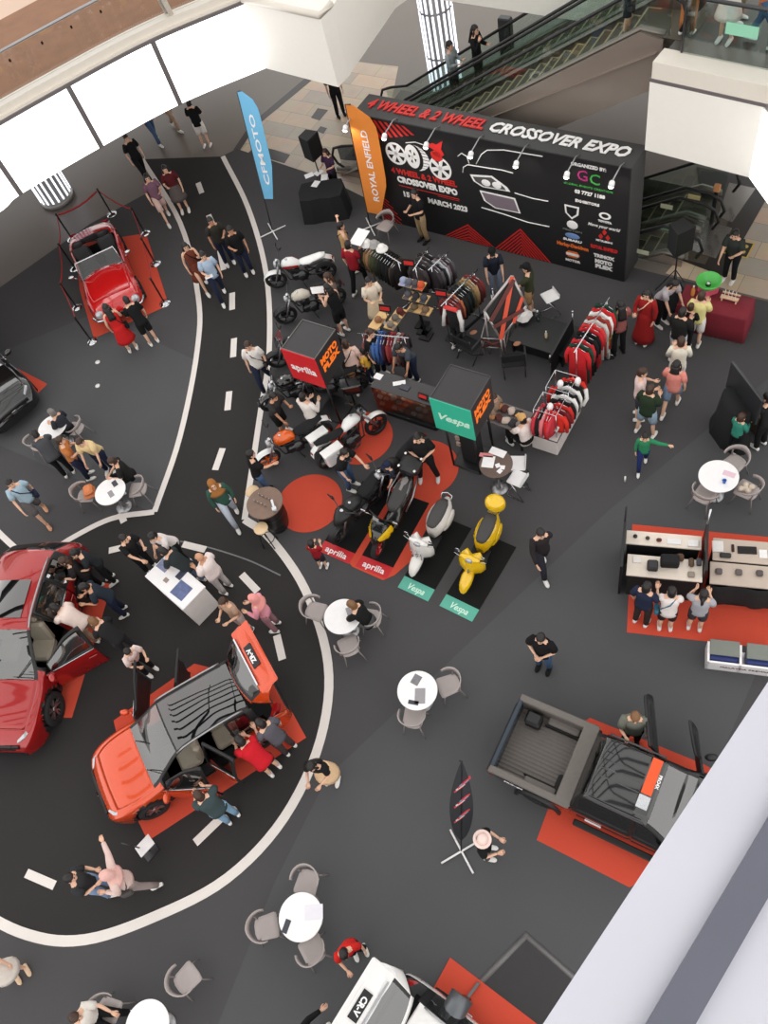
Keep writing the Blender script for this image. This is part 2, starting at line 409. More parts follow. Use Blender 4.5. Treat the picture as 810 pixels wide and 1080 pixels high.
# balcony floor (upper level, brown wood) behind the kerb
back = off(fine, 3.2)
mb = MB(); n = len(fine); o1 = off(fine, .4)
mb.add([(p[0], p[1], ZT + .1) for p in o1] + [(p[0], p[1], ZT + .1) for p in off(fine, 4.7)], [[i, n + i, n + i + 1, i + 1][::-1] for i in range(n - 1)])
mb.add([(p[0], p[1], ZB + .0) for p in o1] + [(p[0], p[1], ZB + .0) for p in off(fine, 12)], [[i, n + i, n + i + 1, i + 1] for i in range(n - 1)])
struct(mb.build('floor_balcony_wood', M_WOOD))
mb = MB(); mb.add([(p[0], p[1], ZT + .1) for p in off(fine, 4.7)] + [(p[0], p[1], ZT + .1) for p in off(fine, 12.0)], [[i, n + i, n + i + 1, i + 1][::-1] for i in range(n - 1)])
struct(mb.build('floor_balcony_tan', mat('tan_stone_floor', (205, 172, 148), .35, var=.06, scale=1)))
mb = MB(); g1 = off(fine, .34); wall_strip(mb, g1, ZT + .3, ZT + 1.2, .015); o = mb.build('balustrade_glass', M_GLASS); struct(o)
mb = MB(); mb.tube([(p[0], p[1], ZT + 1.24) for p in off(fine, .35)], .035, 8); o = mb.build('trim_balustrade_rail', M_ALU); struct(o)
mb = MB()
for i in range(2, n, 2):
    for dz in (.36, .36):
        p = g1[i]; mb.box((p[0], p[1], ZT + .98), (.04, .05, .05))
struct(mb.build('trim_glass_clamp', M_CHROME))

# left unlit box end of the fascia
def boxpoly(name, pix, z0, z1, m_, zt=None):
    mb = MB(); mb.prism([at(x, y, z0)[:2] for x, y in pix], z0, z1); o = mb.build(name, m_); struct(o); return o
M_CREAM = mat('cream_painted_box', (244, 240, 232), .55, var=.02)
cb = [(280, 72), (357, 92), (368, 80), (430, -10), (330, -60)]
boxpoly('wall_cream_box', cb, ZB, ZT + .05, M_CREAM)
mb = MB()
a, b, c_ = at(280, 72, ZB), at(357, 92, ZB), at(368, 80, ZB)
top = [(a.x, a.y), (b.x, b.y), (c_.x, c_.y)]
mb.tube([(p[0], p[1], ZT + .12) for p in top], .09, 6); struct(mb.build('trim_box_coping', M_COPING))
# right cream box / bridge with glass balustrade
rb = [(680, 160), (800, 190), (812, 218), (1000, 330), (1050, 60), (900, -60), (700, -20)]
rb_pix = [(680, 158), (800, 188), (825, 232), (1000, 300), (1000, 60), (683, -8)]
RZB, RZT = 3.4, 5.0
p0 = at(680, 158, RZB); p1 = at(797, 189, RZB)
tdir = (p1 - p0).normalized(); ndir = Vector((-tdir.y, tdir.x, 0))
if ndir.y < 0: ndir = -ndir
p1 = p0 + tdir * 2.35
def q(a, b): return p0 + tdir * a + ndir * b
p2 = at(835, 250, RZB)
mb = MB(); mb.prism([p0[:2], p1[:2], p2[:2], (p2.x + 6, p2.y + 1), q(9, 7)[:2], q(0, 7)[:2]], RZB, RZT); struct(mb.build('wall_bridge_box', M_CREAM))
mb = MB(); mb.prism([q(-.02, .0)[:2], (p1 + Vector((.02, -.02, 0)))[:2], (p2.x + .02, p2.y), (p2.x + 6, p2.y + 1), q(9, 7)[:2], q(-.02, 7)[:2]], RZT, RZT + .07); struct(mb.build('trim_bridge_channel', M_GREYMET))
mb = MB(); mb.prism([q(.02, .04)[:2], q(9, .04)[:2], q(9, 7)[:2], q(.02, 7)[:2]], RZT + .07, RZT + .3); struct(mb.build('floor_bridge', mat('bridge_floor', (74, 72, 68), .3, var=.1, scale=2)))
mb = MB()
mb.prism([q(.02, .02)[:2], q(9, .02)[:2], q(9, .5)[:2], q(.02, .5)[:2]], RZT + .07, RZT + .42); struct(mb.build('trim_bridge_kerb', M_COPING))
M_GGLASS = glass('green_glass', (.88, .94, .92), .05)
mb = MB()
mb.prism([q(.4, .46)[:2], q(9, .46)[:2], q(9, .48)[:2], q(.4, .48)[:2]], RZT + .42, RZT + 1.5)
mb.prism([q(.4, .46)[:2], q(.4, .9)[:2], q(.42, .9)[:2], q(.42, .46)[:2]], RZT + .42, RZT + 1.5); struct(mb.build('bridge_balustrade_glass', M_GGLASS))
mb = MB(); mb.tube([tuple(q(.4, .47)[:2]) + (RZT + 1.52,), tuple(q(9, .47)[:2]) + (RZT + 1.52,)], .04, 8)
mb.box(tuple(q(.4, .47)[:2]) + (RZT + .95,), (.04, .04, 1.1)); struct(mb.build('trim_bridge_rail', M_STEEL))
d_ = (p2 - p1); d_.z = 0; n_ = Vector((d_.y, -d_.x, 0)).normalized()
if n_.x > 0: n_ = -n_
mb = MB(); a_, b_ = p1 + d_ * .03, p1 + d_ * 1.0; mb.prism([a_[:2], b_[:2], (b_ + n_ * .03)[:2], (a_ + n_ * .03)[:2]], RZB + .05, RZT - .02); struct(mb.build('lit_bridge_panel', M_LED))

# ---- far background: floor beyond, ground level walls ----
mb = MB(); a, b = at(352, 62), at(820, 235)
# ---- near ledge below the camera ----
LZ = 14.55
e0, e1 = at(812, 716, LZ), at(570, 1084, LZ); t = (e1 - e0).normalized(); nn = Vector((-t.y, t.x, 0))
if nn.x < 0: nn = -nn
c = at(405, 540, LZ)
if (c - e0).dot(nn) > 0: nn = -nn
M_LEDGE = mat('pale_stone_ledge', (208, 208, 218), .45, var=.04, scale=5)
mb = MB(); mb.prism([(e0 - t * 6)[:2], (e1 + t * 6)[:2], (e1 + t * 6 + nn * 1.6)[:2], (e0 - t * 6 + nn * 1.6)[:2]], LZ - .12, LZ); struct(mb.build('wall_near_ledge', M_LEDGE))
g0, g1_ = at(808, 905, LZ), at(706, 1080, LZ); tt = (g1_ - g0).normalized(); n2 = Vector((-tt.y, tt.x, 0)); w = .026
mb = MB(); mb.prism([(g0 - tt * 3 + n2 * w)[:2], (g1_ + tt * 3 + n2 * w)[:2], (g1_ + tt * 3 - n2 * w)[:2], (g0 - tt * 3 - n2 * w)[:2]], LZ, LZ + .02); struct(mb.build('trim_ledge_channel', mat('ledge_channel_metal', (108, 110, 122), .4, .5)))

# ---- atrium roof: curved steel ribs under open sky, seen only in the cars' reflections ----
M_RIB = mat('roof_steel', (70, 72, 76), .5, .2)
for k in range(-4, 5):
    mb = MB(); y = 12 + k * 3.9
    mb.tube([(x, y + 1.2 * math.sin(x * .12), 27 - .012 * x * x) for x in np.linspace(-22, 22, 16)], .5, 6, side=(0, 1, 0), ry=.5); struct(mb.build('ceiling_rib', M_RIB))
for x in (-9, 0, 9):
    mb = MB(); mb.box((x, 12, 26.4 - .012 * x * x), (.5, 34, .5)); struct(mb.build('ceiling_beam', M_RIB))
# ================= BACKDROP, ESCALATORS, PILLARS =================
M_ESC = mat('escalator_steel', (122, 118, 110), .35, .6)
M_STEP = mat('escalator_step', (84, 78, 66), .6, .2, scale=30, var=.25)
M_STEPEDGE = mat('step_edge_line', (168, 156, 120), .5)
M_SOFFIT = mat('escalator_side_panel', (150, 138, 128), .3, .4, var=.12, scale=.7)
RB = Matrix.Rotation(BANG, 4, 'Z')
def LT(x=0, y=0, z=0): return Matrix.Translation(bl(x, y, z)) @ RB
def escalator(label, x0, x1, z0, z1, y0, y1, vis_side=True, group=None, signs=False):
    """steps rise from (x0,z0) to (x1,z1), between y0 and y1 of the backdrop frame"""
    r = thing('escalator', label, 'escalator', bl(0, 0, 0), BANG, group)
    dx = 1 if x1 > x0 else -1; n = max(3, int(abs(z1 - z0) / .2)); run = (x1 - x0) / n; rise = (z1 - z0) / n; w = y1 - y0
    st = MB(); 
    for k in range(n):
        xa = x0 + run * k; z = z0 + rise * (k + 1)
        st.box((xa + run / 2, (y0 + y1) / 2, z - .16), (abs(run) + .01, w - .5, .32))
    st.box((x0 - dx * .5, (y0 + y1) / 2, z0 - .05), (1.0, w - .5, .12)); st.box((x1 + dx * .5, (y0 + y1) / 2, z1 - .05), (1.0, w - .5, .12)); so = st.build('steps', M_STEP, r)
    ed = MB()
    for k in range(n):
        xa = x0 + run * k; z = z0 + rise * (k + 1); e = .02 * dx if run * rise > 0 else .02
        ed.box((xa + e * 1.2, (y0 + y1) / 2, z + .004), (.035, w - .52, .01))
        for yy in (y0 + .28, y1 - .28): ed.box((xa + run / 2, yy, z + .004), (abs(run), .03, .01))
    ed.build('step_edges', M_STEPEDGE, so)
    tr = MB(); d = .9
    for yy in (y0, y1):
        for y_ in (yy,):
            tr.add([(x0 - dx * .9, y_ - .1, z0 - .12), (x1 + dx * .4, y_ - .1, z1 - .12), (x1 + dx * .4, y_ + .1, z1 - .12), (x0 - dx * .9, y_ + .1, z0 - .12)], [[0, 1, 2, 3]])
    for yy in (y0 + .02, y1 - .02):
        poly = [(x0 - dx * .9, z0 + .06), (x0, z0 + .22), (x1, z1 + .22), (x1 + dx * .5, z1 + .12), (x1 + dx * .5, z1 - d), (x0 + run * 4, z0 - .2 + rise * 0), (x0 - dx * .9, z0 - .2)]
        vs = [(a, yy - .03, b) for a, b in poly] + [(a, yy + .03, b) for a, b in poly]; m = len(poly)
        tr.add(vs, [list(range(m)), list(range(2 * m - 1, m - 1, -1))] + [[i, i + m, (i + 1) % m + m, (i + 1) % m] for i in range(m)])
    tr.build('side_panel', M_SOFFIT, r)
    for yy in (y0 + .12, y1 - .12):
        sk = MB(); sk.tube([(x0 - dx * .9, yy, z0 + .08), (x0, yy, z0 + .26), (x1, yy, z1 + .26), (x1 + dx * .5, yy, z1 + .2)], .09, 6, side=(0, 1, 0), ry=.05); sk.build('skirt', M_ESC, r)
        g = MB(); top = [(x0 - dx * .7, z0 + .85), (x0 + dx * .1, z0 + 1.05), (x1 - dx * .1, z1 + 1.0), (x1 + dx * .6, z1 + .95)]; bot_ = [(x0 - dx * .7, z0 + .1), (x0 + dx * .1, z0 + .25), (x1 - dx * .1, z1 + .22), (x1 + dx * .6, z1 + .15)]
        pl = top + bot_[::-1]; vs = [(a, yy - .006, b) for a, b in pl] + [(a, yy + .006, b) for a, b in pl]; m = len(pl)
        g.add(vs, [list(range(m)), list(range(2 * m - 1, m - 1, -1))] + [[i, i + m, (i + 1) % m + m, (i + 1) % m] for i in range(m)]); g.build('glass_balustrade', M_GGLASS, r)
        h = MB(); pts = [(x0 - dx * .55, yy, z0 + .12), (x0 - dx * .85, yy, z0 + .25), (x0 - dx * .98, yy, z0 + .5), (x0 - dx * .85, yy, z0 + .78), (x0 - dx * .5, yy, z0 + .92), (x0 + dx * .1, yy, z0 + 1.07), (x1 - dx * .1, yy, z1 + 1.02), (x1 + dx * .5, yy, z1 + .98), (x1 + dx * .8, yy, z1 + .85), (x1 + dx * .92, yy, z1 + .55), (x1 + dx * .8, yy, z1 + .28)]
        h.tube(pts, .04, 8); h.build('handrail', M_BLACK, r)
    return r
ZU = RZT + .3
escalator('front ascending escalator rising behind the black backdrop to the bridge', -1.5, 6.9, 0.0, ZU, 1.45, 2.95)
escalator('rear ascending escalator farther behind the backdrop beside the lit pillar', -1.5, 6.9, 0.0, ZU, 3.05, 4.55)
# basement well and escalators going down below the bridge
mb = MB(); mb.box((6.4, 2.4, -3.0), (3.7, 2.95, .1), T=LT()); struct(mb.build('floor_basement', M_TAPE_D))
mb = MB()
for c_, d in (((6.4, .98, -1.5), (3.6, .04, 3)), ((6.4, 3.87, -1.5), (3.6, .04, 3)), ((4.58, 2.4, -1.5), (.04, 2.9, 3))): mb.box(c_, d, T=LT())
struct(mb.build('wall_basement_well', mat('well_wall', (110, 112, 104), .4)))
e1_ = escalator('descending escalator in the basement well nearest the backdrop', 4.4, 8.0, -2.1, 0.0, 1.05, 2.35)
e2_ = escalator('descending escalator in the basement well beside the steel landing plate', 4.4, 8.0, -2.1, 0.0, 2.5, 3.8)
M_PLATE = mat('steel_landing_plate', (150, 148, 146), .22, .75, var=.2, scale=1.2)
slab('trim_landing_surround', [(702, 268), (762, 291), (806, 214), (816, 192), (735, 176), (742, 225), (724, 262)], .004, .02, M_TAPE_D, kind='structure')
slab('floor_landing_plate', [(757, 229), (772, 235), (797, 199), (769, 193)], .012, .006, M_PLATE, kind='structure')
slab('floor_landing_plate', [(722, 262), (755, 273), (772, 241), (737, 230)], .012, .006, M_PLATE, kind='structure')
for k, (px, lb, cl) in enumerate([((732, 208), 'cream notice plate on the upper basement escalator glass', (214, 196, 140)), ((703, 218), 'pale notice plate on the middle basement escalator glass', (190, 190, 160)), ((703, 241), 'pale green notice plate on the lower basement escalator glass', (186, 208, 180)), ((678, 266), 'pale notice plate at the foot of the basement well', (206, 208, 180))]):
    z = .95 if k < 3 else .5; p = at(*px, z); mb = MB(); mb.box((0, 0, 0), (.3, .02, .12)); o = mb.build('notice_plate', mat('notice_%d' % k, cl, .5)); o.location = p; o.rotation_euler = (0, 0, BANG); tag(o, lb, 'sign')
p = at(756, 201, 1.0); mb = MB(); mb.box((0, 0, -.45), (.12, .12, 1.0), bev=.02); b_ = thing('bollard', 'black post with an orange box by the basement escalators', 'post', (p.x, p.y, 0), BANG)
mb = MB(); mb.box((0, 0, .5), (.1, .1, 1.0), bev=.02); mb.build('post', M_BLACK, b_); mb = MB(); mb.box((0, 0, 1.08), (.15, .12, .2), bev=.02); mb.build('orange_box', mat('orange_box', (206, 142, 92), .5), b_)
# foot-print floor sign
a = at(779, 262); fr_ = thing('floor_sign', 'black and yellow floor sign with two footprints', 'sign', (a.x, a.y, .006), BANG)
mb = MB(); mb.box((0, 0, .004), (.62, .56, .006)); mb.build('sign_border', mat('sign_yellow', (206, 178, 88), .5), fr_)
mb = MB(); mb.box((0, 0, .009), (.54, .48, .004)); mb.build('sign_panel', M_BLACK, fr_)
for s in (1, -1):
    mb = MB(); mb.prism([(x * .34, s * .1 + y * .12) for x, y in [(-.55, 0), (-.5, .4), (-.2, .42), (0, .3), (.3, .5), (.55, .4), (.6, 0), (.55, -.4), (.3, -.5), (0, -.3), (-.2, -.42), (-.5, -.4)]], .011, .014); mb.build('footprint', MATS['sign_yellow'], fr_)
# bridge notice
p = q(1.55, .42); mb = MB(); mb.box((0, 0, 0), (.62, .02, .22)); o = mb.build('notice_plate', mat('mint_notice', (150, 214, 182), .5)); o.location = (p.x, p.y, RZT + 1.1); o.rotation_euler = (0, 0, math.atan2(tdir.y, tdir.x)); tag(o, 'mint green notice plate on the bridge glass', 'sign')
# lit pillars
def pillar(cx, cy, rad, H_, nm):
    mb = MB(); mb.lathe([(rad, 0), (rad, .14), (rad * .93, .15), (rad * .93, H_)], 40, T=Matrix.Translation((cx, cy, 0))); struct(mb.build('pillar_core', mat('pillar_grey', (158, 156, 154), .35, .3)))
    mb = MB(); n = 18
    for k in range(n):
        a = 2 * PI * k / n
        for z0_, z1_ in ((.2, 1.25), (1.33, 2.6), (2.68, H_ - .05)):
            if z1_ > z0_: mb.box((cx + rad * .945 * math.cos(a), cy + rad * .945 * math.sin(a), (z0_ + z1_) / 2), (.03, rad * (.1 if nm else .13), z1_ - z0_), a)
    struct(mb.build('lamp_strips', mat('lit_strip', (250, 250, 255), .5, emit=((236, 240, 255), .9))))
p = at(62, 214); pillar(p.x, p.y + .25, .58, 3.8, 1)
p = bl(-1.0, 5.95); pillar(p.x, p.y, .52, 3.9, 0)
mb = MB(); p = bl(.24, 7.74)
r = thing('totem', 'black totem sign standing behind the escalators', 'sign', (p.x, p.y, 0), BANG); mb.box((0, 0, .7), (.42, .22, 1.4), bev=.02); mb.build('totem_body', M_BLACK, r); mb = MB(); mb.box((0, 0, 1.41), (.36, .18, .03)); mb.build('totem_top', M_STEEL, r)
# far fascias
def fascia_line(a, b, z0, z1, nm, m_, th=.5):
    p, q_ = at(*a, z0), at(*b, z0); t = (q_ - p).normalized(); n_ = Vector((-t.y, t.x, 0))
    if n_.y < 0: n_ = -n_
    mb = MB(); mb.prism([p[:2], q_[:2], (q_ + n_ * th)[:2], (p + n_ * th)[:2]], z0, z1); struct(mb.build(nm, m_))
fascia_line((366, 46), (440, -8), 3.8, 6.5, 'wall_far_fascia', M_CREAM, 3)
fascia_line((452, -2), (760, 45), 3.8, 6.8, 'wall_far_fascia_right', M_CREAM, 6)

# ---- the backdrop ----
BW, BH, BDp = 7.42, 3.36, .8
bk = thing('expo_backdrop', 'large black expo backdrop with a motoring logo and lettering', 'backdrop', bl(0, .12), BANG)
M_BKD = mat('backdrop_black', (27, 26, 27), .55, var=.04); M_BKDS = mat('backdrop_side_grey', (62, 62, 62), .6, var=.05)
M_BRED = mat('backdrop_red', (206, 44, 40), .5); M_BWH = mat('backdrop_white', (238, 236, 234), .5)
mb = MB(); mb.box((BW / 2, BDp / 2, BH / 2), (BW, BDp, BH)); mb.build('panel', M_BKDS, bk)
mb = MB(); mb.box((BW / 2, -.012, BH / 2), (BW - .04, .024, BH - .02)); fp = mb.build('front_print', M_BKD, bk)
def FT(x, z, y=-.03): return Matrix.Translation((x, y, z)) @ Matrix.Rotation(PI / 2, 4, 'X')
def ftext(txt, x, z, size, m_, width=None, bold=.0, shear=0, nm='lettering', align='LEFT'):
    mb = MB(); add_text(mb, txt, size, FT(x, z), width=width, bold=bold, shear=shear, align=align); return mb.build(nm, m_, fp)
# header on the top face
def TT2(x, y): return Matrix.Translation((x, y, BH + .03))
mb = MB(); add_text(mb, '4 WHEEL & 2 WHEEL', .47, TT2(.22, .42), width=3.35, bold=.012, shear=.25, align='LEFT', ext=.012); mb.build('header_lettering', M_BRED, bk)
mb = MB(); add_text(mb, 'CROSSOVER EXPO', .47, TT2(3.7, .42), width=3.45, bold=.012, shear=.25, align='LEFT', ext=.012); mb.build('header_lettering', M_BWH, bk)
def fpoly(mb, pts, y=-.03, th=.006):
    vs = [(a, y, b) for a, b in pts] + [(a, y - th, b) for a, b in pts]; m = len(pts)
    mb.add(vs, [list(range(m)), list(range(2 * m - 1, m - 1, -1))] + [[i, i + m, (i + 1) % m + m, (i + 1) % m] for i in range(m)])
def chev(xc, zb, half, hgt, n=8, clip=None, w=.034):
    for k in range(n):
        o_ = k * .105
        a = (xc - half + o_ * 1.0, zb); t_ = (xc, zb + hgt - o_); b_ = (xc + half - o_, zb)
        mb = MB(); fpoly(mb, [a, t_, (t_[0], t_[1] - w * 1.5), (a[0] + w * 1.5, a[1])]); fpoly(mb, [b_, t_, (t_[0], t_[1] - w * 1.5), (b_[0] - w * 1.5, b_[1])]); mb.build('red_chevron', M_BRED, fp)
chev(3.0, .03, .78, .6, 6); chev(4.58, .03, .82, .9, 8)
# slanted red stripes: top left corner and lower left
for k in range(9):
    x = .1 + k * .17; mb = MB(); fpoly(mb, [(x, 3.3), (x + .08, 3.3), (x + .35 - .0, 3.3 - .6 + k * .05), (x + .27, 3.3 - .62 + k * .05)]); mb.build('red_stripe', M_BRED, fp)
for k in range(5):
    z = 2.7 - k * .12; mb = MB(); fpoly(mb, [(.05, z), (.05, z - .05), (.55 - k * .06, z + .45 - k * .05), (.55 - k * .06, z + .5 - k * .05)]); mb.build('red_stripe', M_BRED, fp)
for k in range(12):
    mb = MB(); x1_ = .1 + .13 * k; fpoly(mb, [(.05, 1.5 - k * .115), (x1_ * .75 + .05, 1.5 - k * .115 - x1_ * .5), (x1_ * .75 + .05, 1.47 - k * .115 - x1_ * .5), (.05, 1.47 - k * .115)] if 1.47 - k * .115 - x1_ * .5 > 0 else [(.05, 1.5 - k * .115), (.05 + (1.5 - k * .115) * 1.3, .03), (.05 + (1.47 - k * .115) * 1.3, .03), (.05, 1.47 - k * .115)]); mb.build('red_stripe', M_BRED, fp)
# logo: two spoked wheels, tyre, flames
def fring(cx, cz, r0, r1, sx=1.0, n=28, nm='logo_ring', m_=None, spokes=0, rot=0):
    mb = MB()
    for k in range(n):
        a, b = 2 * PI * k / n, 2 * PI * (k + 1) / n
        fpoly(mb, [(cx + r1 * sx * math.cos(a), cz + r1 * math.sin(a)), (cx + r1 * sx * math.cos(b), cz + r1 * math.sin(b)), (cx + r0 * sx * math.cos(b), cz + r0 * math.sin(b)), (cx + r0 * sx * math.cos(a), cz + r0 * math.sin(a))])
    for k in range(spokes):
        a = 2 * PI * k / spokes + rot; u = (math.cos(a), math.sin(a)); v = (-u[1] * .04, u[0] * .04)
        fpoly(mb, [(cx + v[0] * sx, cz + v[1]), (cx - v[0] * sx, cz - v[1]), (cx + (u[0] * r0 - v[0] * 1.6) * sx, cz + u[1] * r0 - v[1] * 1.6), (cx + (u[0] * r0 + v[0] * 1.6) * sx, cz + u[1] * r0 + v[1] * 1.6)])
    return mb.build(nm, m_ or M_BWH, fp)
fring(1.12, 2.42, .27, .33, .95, spokes=6); fring(1.62, 2.44, .2, .35, .62, spokes=5)
mb = MB()
for k in range(11):
    a = math.radians(-75 + k * 15); fpoly(mb, [(1.7 + .24 * math.cos(a), 2.42 + .38 * math.sin(a)), (1.7 + .42 * math.cos(a), 2.42 + .38 * math.sin(a)), (1.7 + .42 * math.cos(a + .2), 2.42 + .38 * math.sin(a + .2)), (1.7 + .24 * math.cos(a + .2), 2.42 + .38 * math.sin(a + .2))])
mb.build('logo_tyre', M_BWH, fp)
fring(2.42, 2.26, .28, .34, .95, spokes=6, rot=.3)
mb = MB(); mb.tube([(1.5, -.035, 2.82), (1.8, -.035, 2.9), (2.1, -.035, 2.86)], .012, 5); mb.build('logo_stroke', M_BWH, fp)
for pts_ in ([(2.0, 2.86), (2.2, 2.92), (2.3, 2.98), (2.42, 2.96), (2.62, 3.1), (2.54, 2.86), (2.6, 2.7), (2.48, 2.6), (2.3, 2.62), (2.26, 2.72), (2.4, 2.76), (2.22, 2.84)], [(2.2, 2.7), (2.32, 2.78), (2.5, 2.74), (2.54, 2.55), (2.42, 2.46), (2.24, 2.5)]):
    mb = MB(); fpoly(mb, pts_, y=-.036); mb.build('logo_flame', M_BRED, fp)
ftext('4 WHEEL & 2 WHEEL', .85, 1.86, .23, M_BRED, 2.0, .008); ftext('CROSSOVER EXPO', .98, 1.6, .25, M_BWH, 1.85, .014)
mb = MB(); fpoly(mb, [(1.0, 1.42), (2.85, 1.42), (2.85, 1.4), (1.0, 1.4)]); fpoly(mb, [(2.2, 1.36), (2.85, 1.36), (2.85, 1.35), (2.2, 1.35)]); mb.build('red_rule', M_BRED, fp)
ftext('15', 1.05, 1.14, .22, M_BWH, .2, .01); ftext('-', 1.38, 1.14, .22, M_BWH, .1, .01); ftext('MARCH 2023', 1.85, 1.12, .22, M_BWH, 1.2, .01)
# car outline drawing
def fstroke(pts, r_=.014, m_=None):
    mb = MB(); mb.tube([(a, -.036, b) for a, b in pts], r_, 5); mb.build('line_drawing', m_ or M_BWH, fp)
fstroke([(3.0, 2.75), (3.12, 2.86), (3.26, 2.8), (3.3, 2.6)]); fstroke([(3.08, 2.3), (3.12, 2.46), (3.25, 2.56), (3.6, 2.58), (4.2, 2.62), (4.5, 2.6)])
fstroke([(3.5, 2.64), (3.68, 2.95), (3.85, 3.1), (4.3, 3.2), (5.3, 3.24)]); fstroke([(4.5, 2.02), (5.0, 1.98), (5.4, 2.0)]); fstroke([(3.5, 1.32), (4.1, 1.28), (4.8, 1.2), (5.4, 1.22)]); 
mb = MB(); fpoly(mb, [(3.28, 2.28), (3.9, 2.38), (4.3, 2.14), (4.38, 2.02), (3.6, 1.98), (3.36, 2.1)]); mb.build('drawn_headlamp', M_BWH, fp)
mb = MB(); fpoly(mb, [(3.36, 2.24), (3.88, 2.33), (4.22, 2.12), (4.26, 2.05), (3.64, 2.02), (3.42, 2.12)], y=-.038); mb.build('drawn_headlamp_shade', mat('shade_grey', (84, 82, 82), .5), fp)
for x in (3.72, 4.02): mb = MB(); mb.ell((x, -.045, 2.14), (.13, .008, .1), 14, 6); mb.build('drawn_lamp', M_BWH, fp)
mb = MB(); fpoly(mb, [(3.5, 1.86), (4.5, 1.86), (4.62, 1.42), (3.9, 1.4), (3.6, 1.56)]); mb.build('drawn_grille', M_BWH, fp)
mb = MB(); fpoly(mb, [(3.56, 1.82), (4.46, 1.82), (4.57, 1.46), (3.93, 1.44), (3.66, 1.58)], y=-.038); mb.build('drawn_grille_mesh', mat('mesh_mauve', (122, 110, 118), .5), fp)
# exhibitor column
ftext('ORGANIZED BY:', 6.42, 3.2, .12, M_BWH, .85, .004, align='CENTER')
mb = MB(); add_text(mb, 'G', .4, FT(6.28, 2.92), bold=.0); mb.build('monogram', mat('magenta_ink', (170, 44, 110), .5), fp)
mb = MB(); add_text(mb, 'C', .4, FT(6.58, 2.88), bold=.0); mb.build('monogram', mat('green_ink', (70, 176, 78), .5), fp)
M_GRYINK = mat('grey_ink', (120, 124, 120), .5)
ftext('GLOBAL EVENTS CREATION', 6.42, 2.64, .07, MATS['green_ink'], 1.2, 0, align='CENTER'); ftext('03 7727 1188', 6.46, 2.46, .13, M_BWH, .75, .006, align='CENTER'); ftext('EXHIBITORS', 6.4, 2.2, .1, M_BWH, .6, .004, align='CENTER')
# emblem rows (generic renderings of the small marks)
mb = MB(); fpoly(mb, [(5.82, 2.02), (6.2, 2.02), (6.18, 1.78), (6.01, 1.62), (5.84, 1.78)]); mb.build('shield_mark', M_BWH, fp)
mb = MB(); fpoly(mb, [(5.87, 1.98), (6.15, 1.98), (6.13, 1.8), (6.01, 1.69), (5.89, 1.8)], y=-.038); mb.build('shield_mark_inner', M_BKD, fp)
ftext('R', 6.01, 1.84, .2, M_BWH, .14, .008, align='CENTER')
fring(6.85, 1.94, .06, .1, 1.5, 20, 'oval_mark', M_BWH); ftext('TOYOTA', 6.85, 1.76, .08, M_BWH, .34, .004, align='CENTER'); ftext('Move your world', 6.82, 1.6, .12, M_BWH, .82, .002, .3, align='CENTER')
mb = MB(); mb.ell((6.02, -.035, 1.45), (.15, .008, .13), 16, 6); mb.build('round_mark', M_BWH, fp); ftext('PROTON', 6.02, 1.26, .07, M_GRYINK, .5, 0, align='CENTER')
for (dx, dz) in ((0, .09), (-.09, -.06), (.09, -.06)):
    mb = MB(); fpoly(mb, [(6.85 + dx, 1.36 + dz + .09), (6.85 + dx + .06, 1.36 + dz), (6.85 + dx, 1.36 + dz - .09), (6.85 + dx - .06, 1.36 + dz)]); mb.build('diamond_mark', M_BRED, fp)
ftext('MITSUBISHI', 6.85, 1.16, .08, M_BWH, .42, .002, align='CENTER')
mb = MB(); mb.ell((6.02, -.035, 1.1), (.2, .008, .09), 16, 6); mb.build('oval_mark', mat('blue_ink', (110, 140, 190), .5), fp); ftext('SUBARU', 6.02, .95, .09, M_BWH, .5, .004, align='CENTER')
ftext('Harley-Davidson', 6.02, .77, .14, mat('orange_ink', (222, 108, 44), .5), .85, .008, align='CENTER'); ftext('ROYAL ENFIELD', 6.85, .93, .13, M_BRED, .7, .008, align='CENTER')
mb = MB(); fpoly(mb, [(5.82, .5), (5.9, .6), (6.14, .6), (6.22, .5), (6.14, .4), (5.9, .4)]); mb.build('bar_mark', MATS['orange_ink'], fp); mb = MB(); fpoly(mb, [(5.85, .54), (6.19, .54), (6.19, .46), (5.85, .46)], y=-.038); mb.build('bar_mark_inner', M_BWH, fp)
ftext('MOTOR', 6.02, .28, .1, M_BWH, .4, .004, align='CENTER'); ftext('TRIMOX', 6.85, .66, .13, M_BWH, .55, .008, align='CENTER'); ftext('MOTO', 6.85, .48, .15, M_BWH, .46, .012, align='CENTER'); ftext('PLEX', 6.85, .32, .15, M_BWH, .46, .012, align='CENTER')
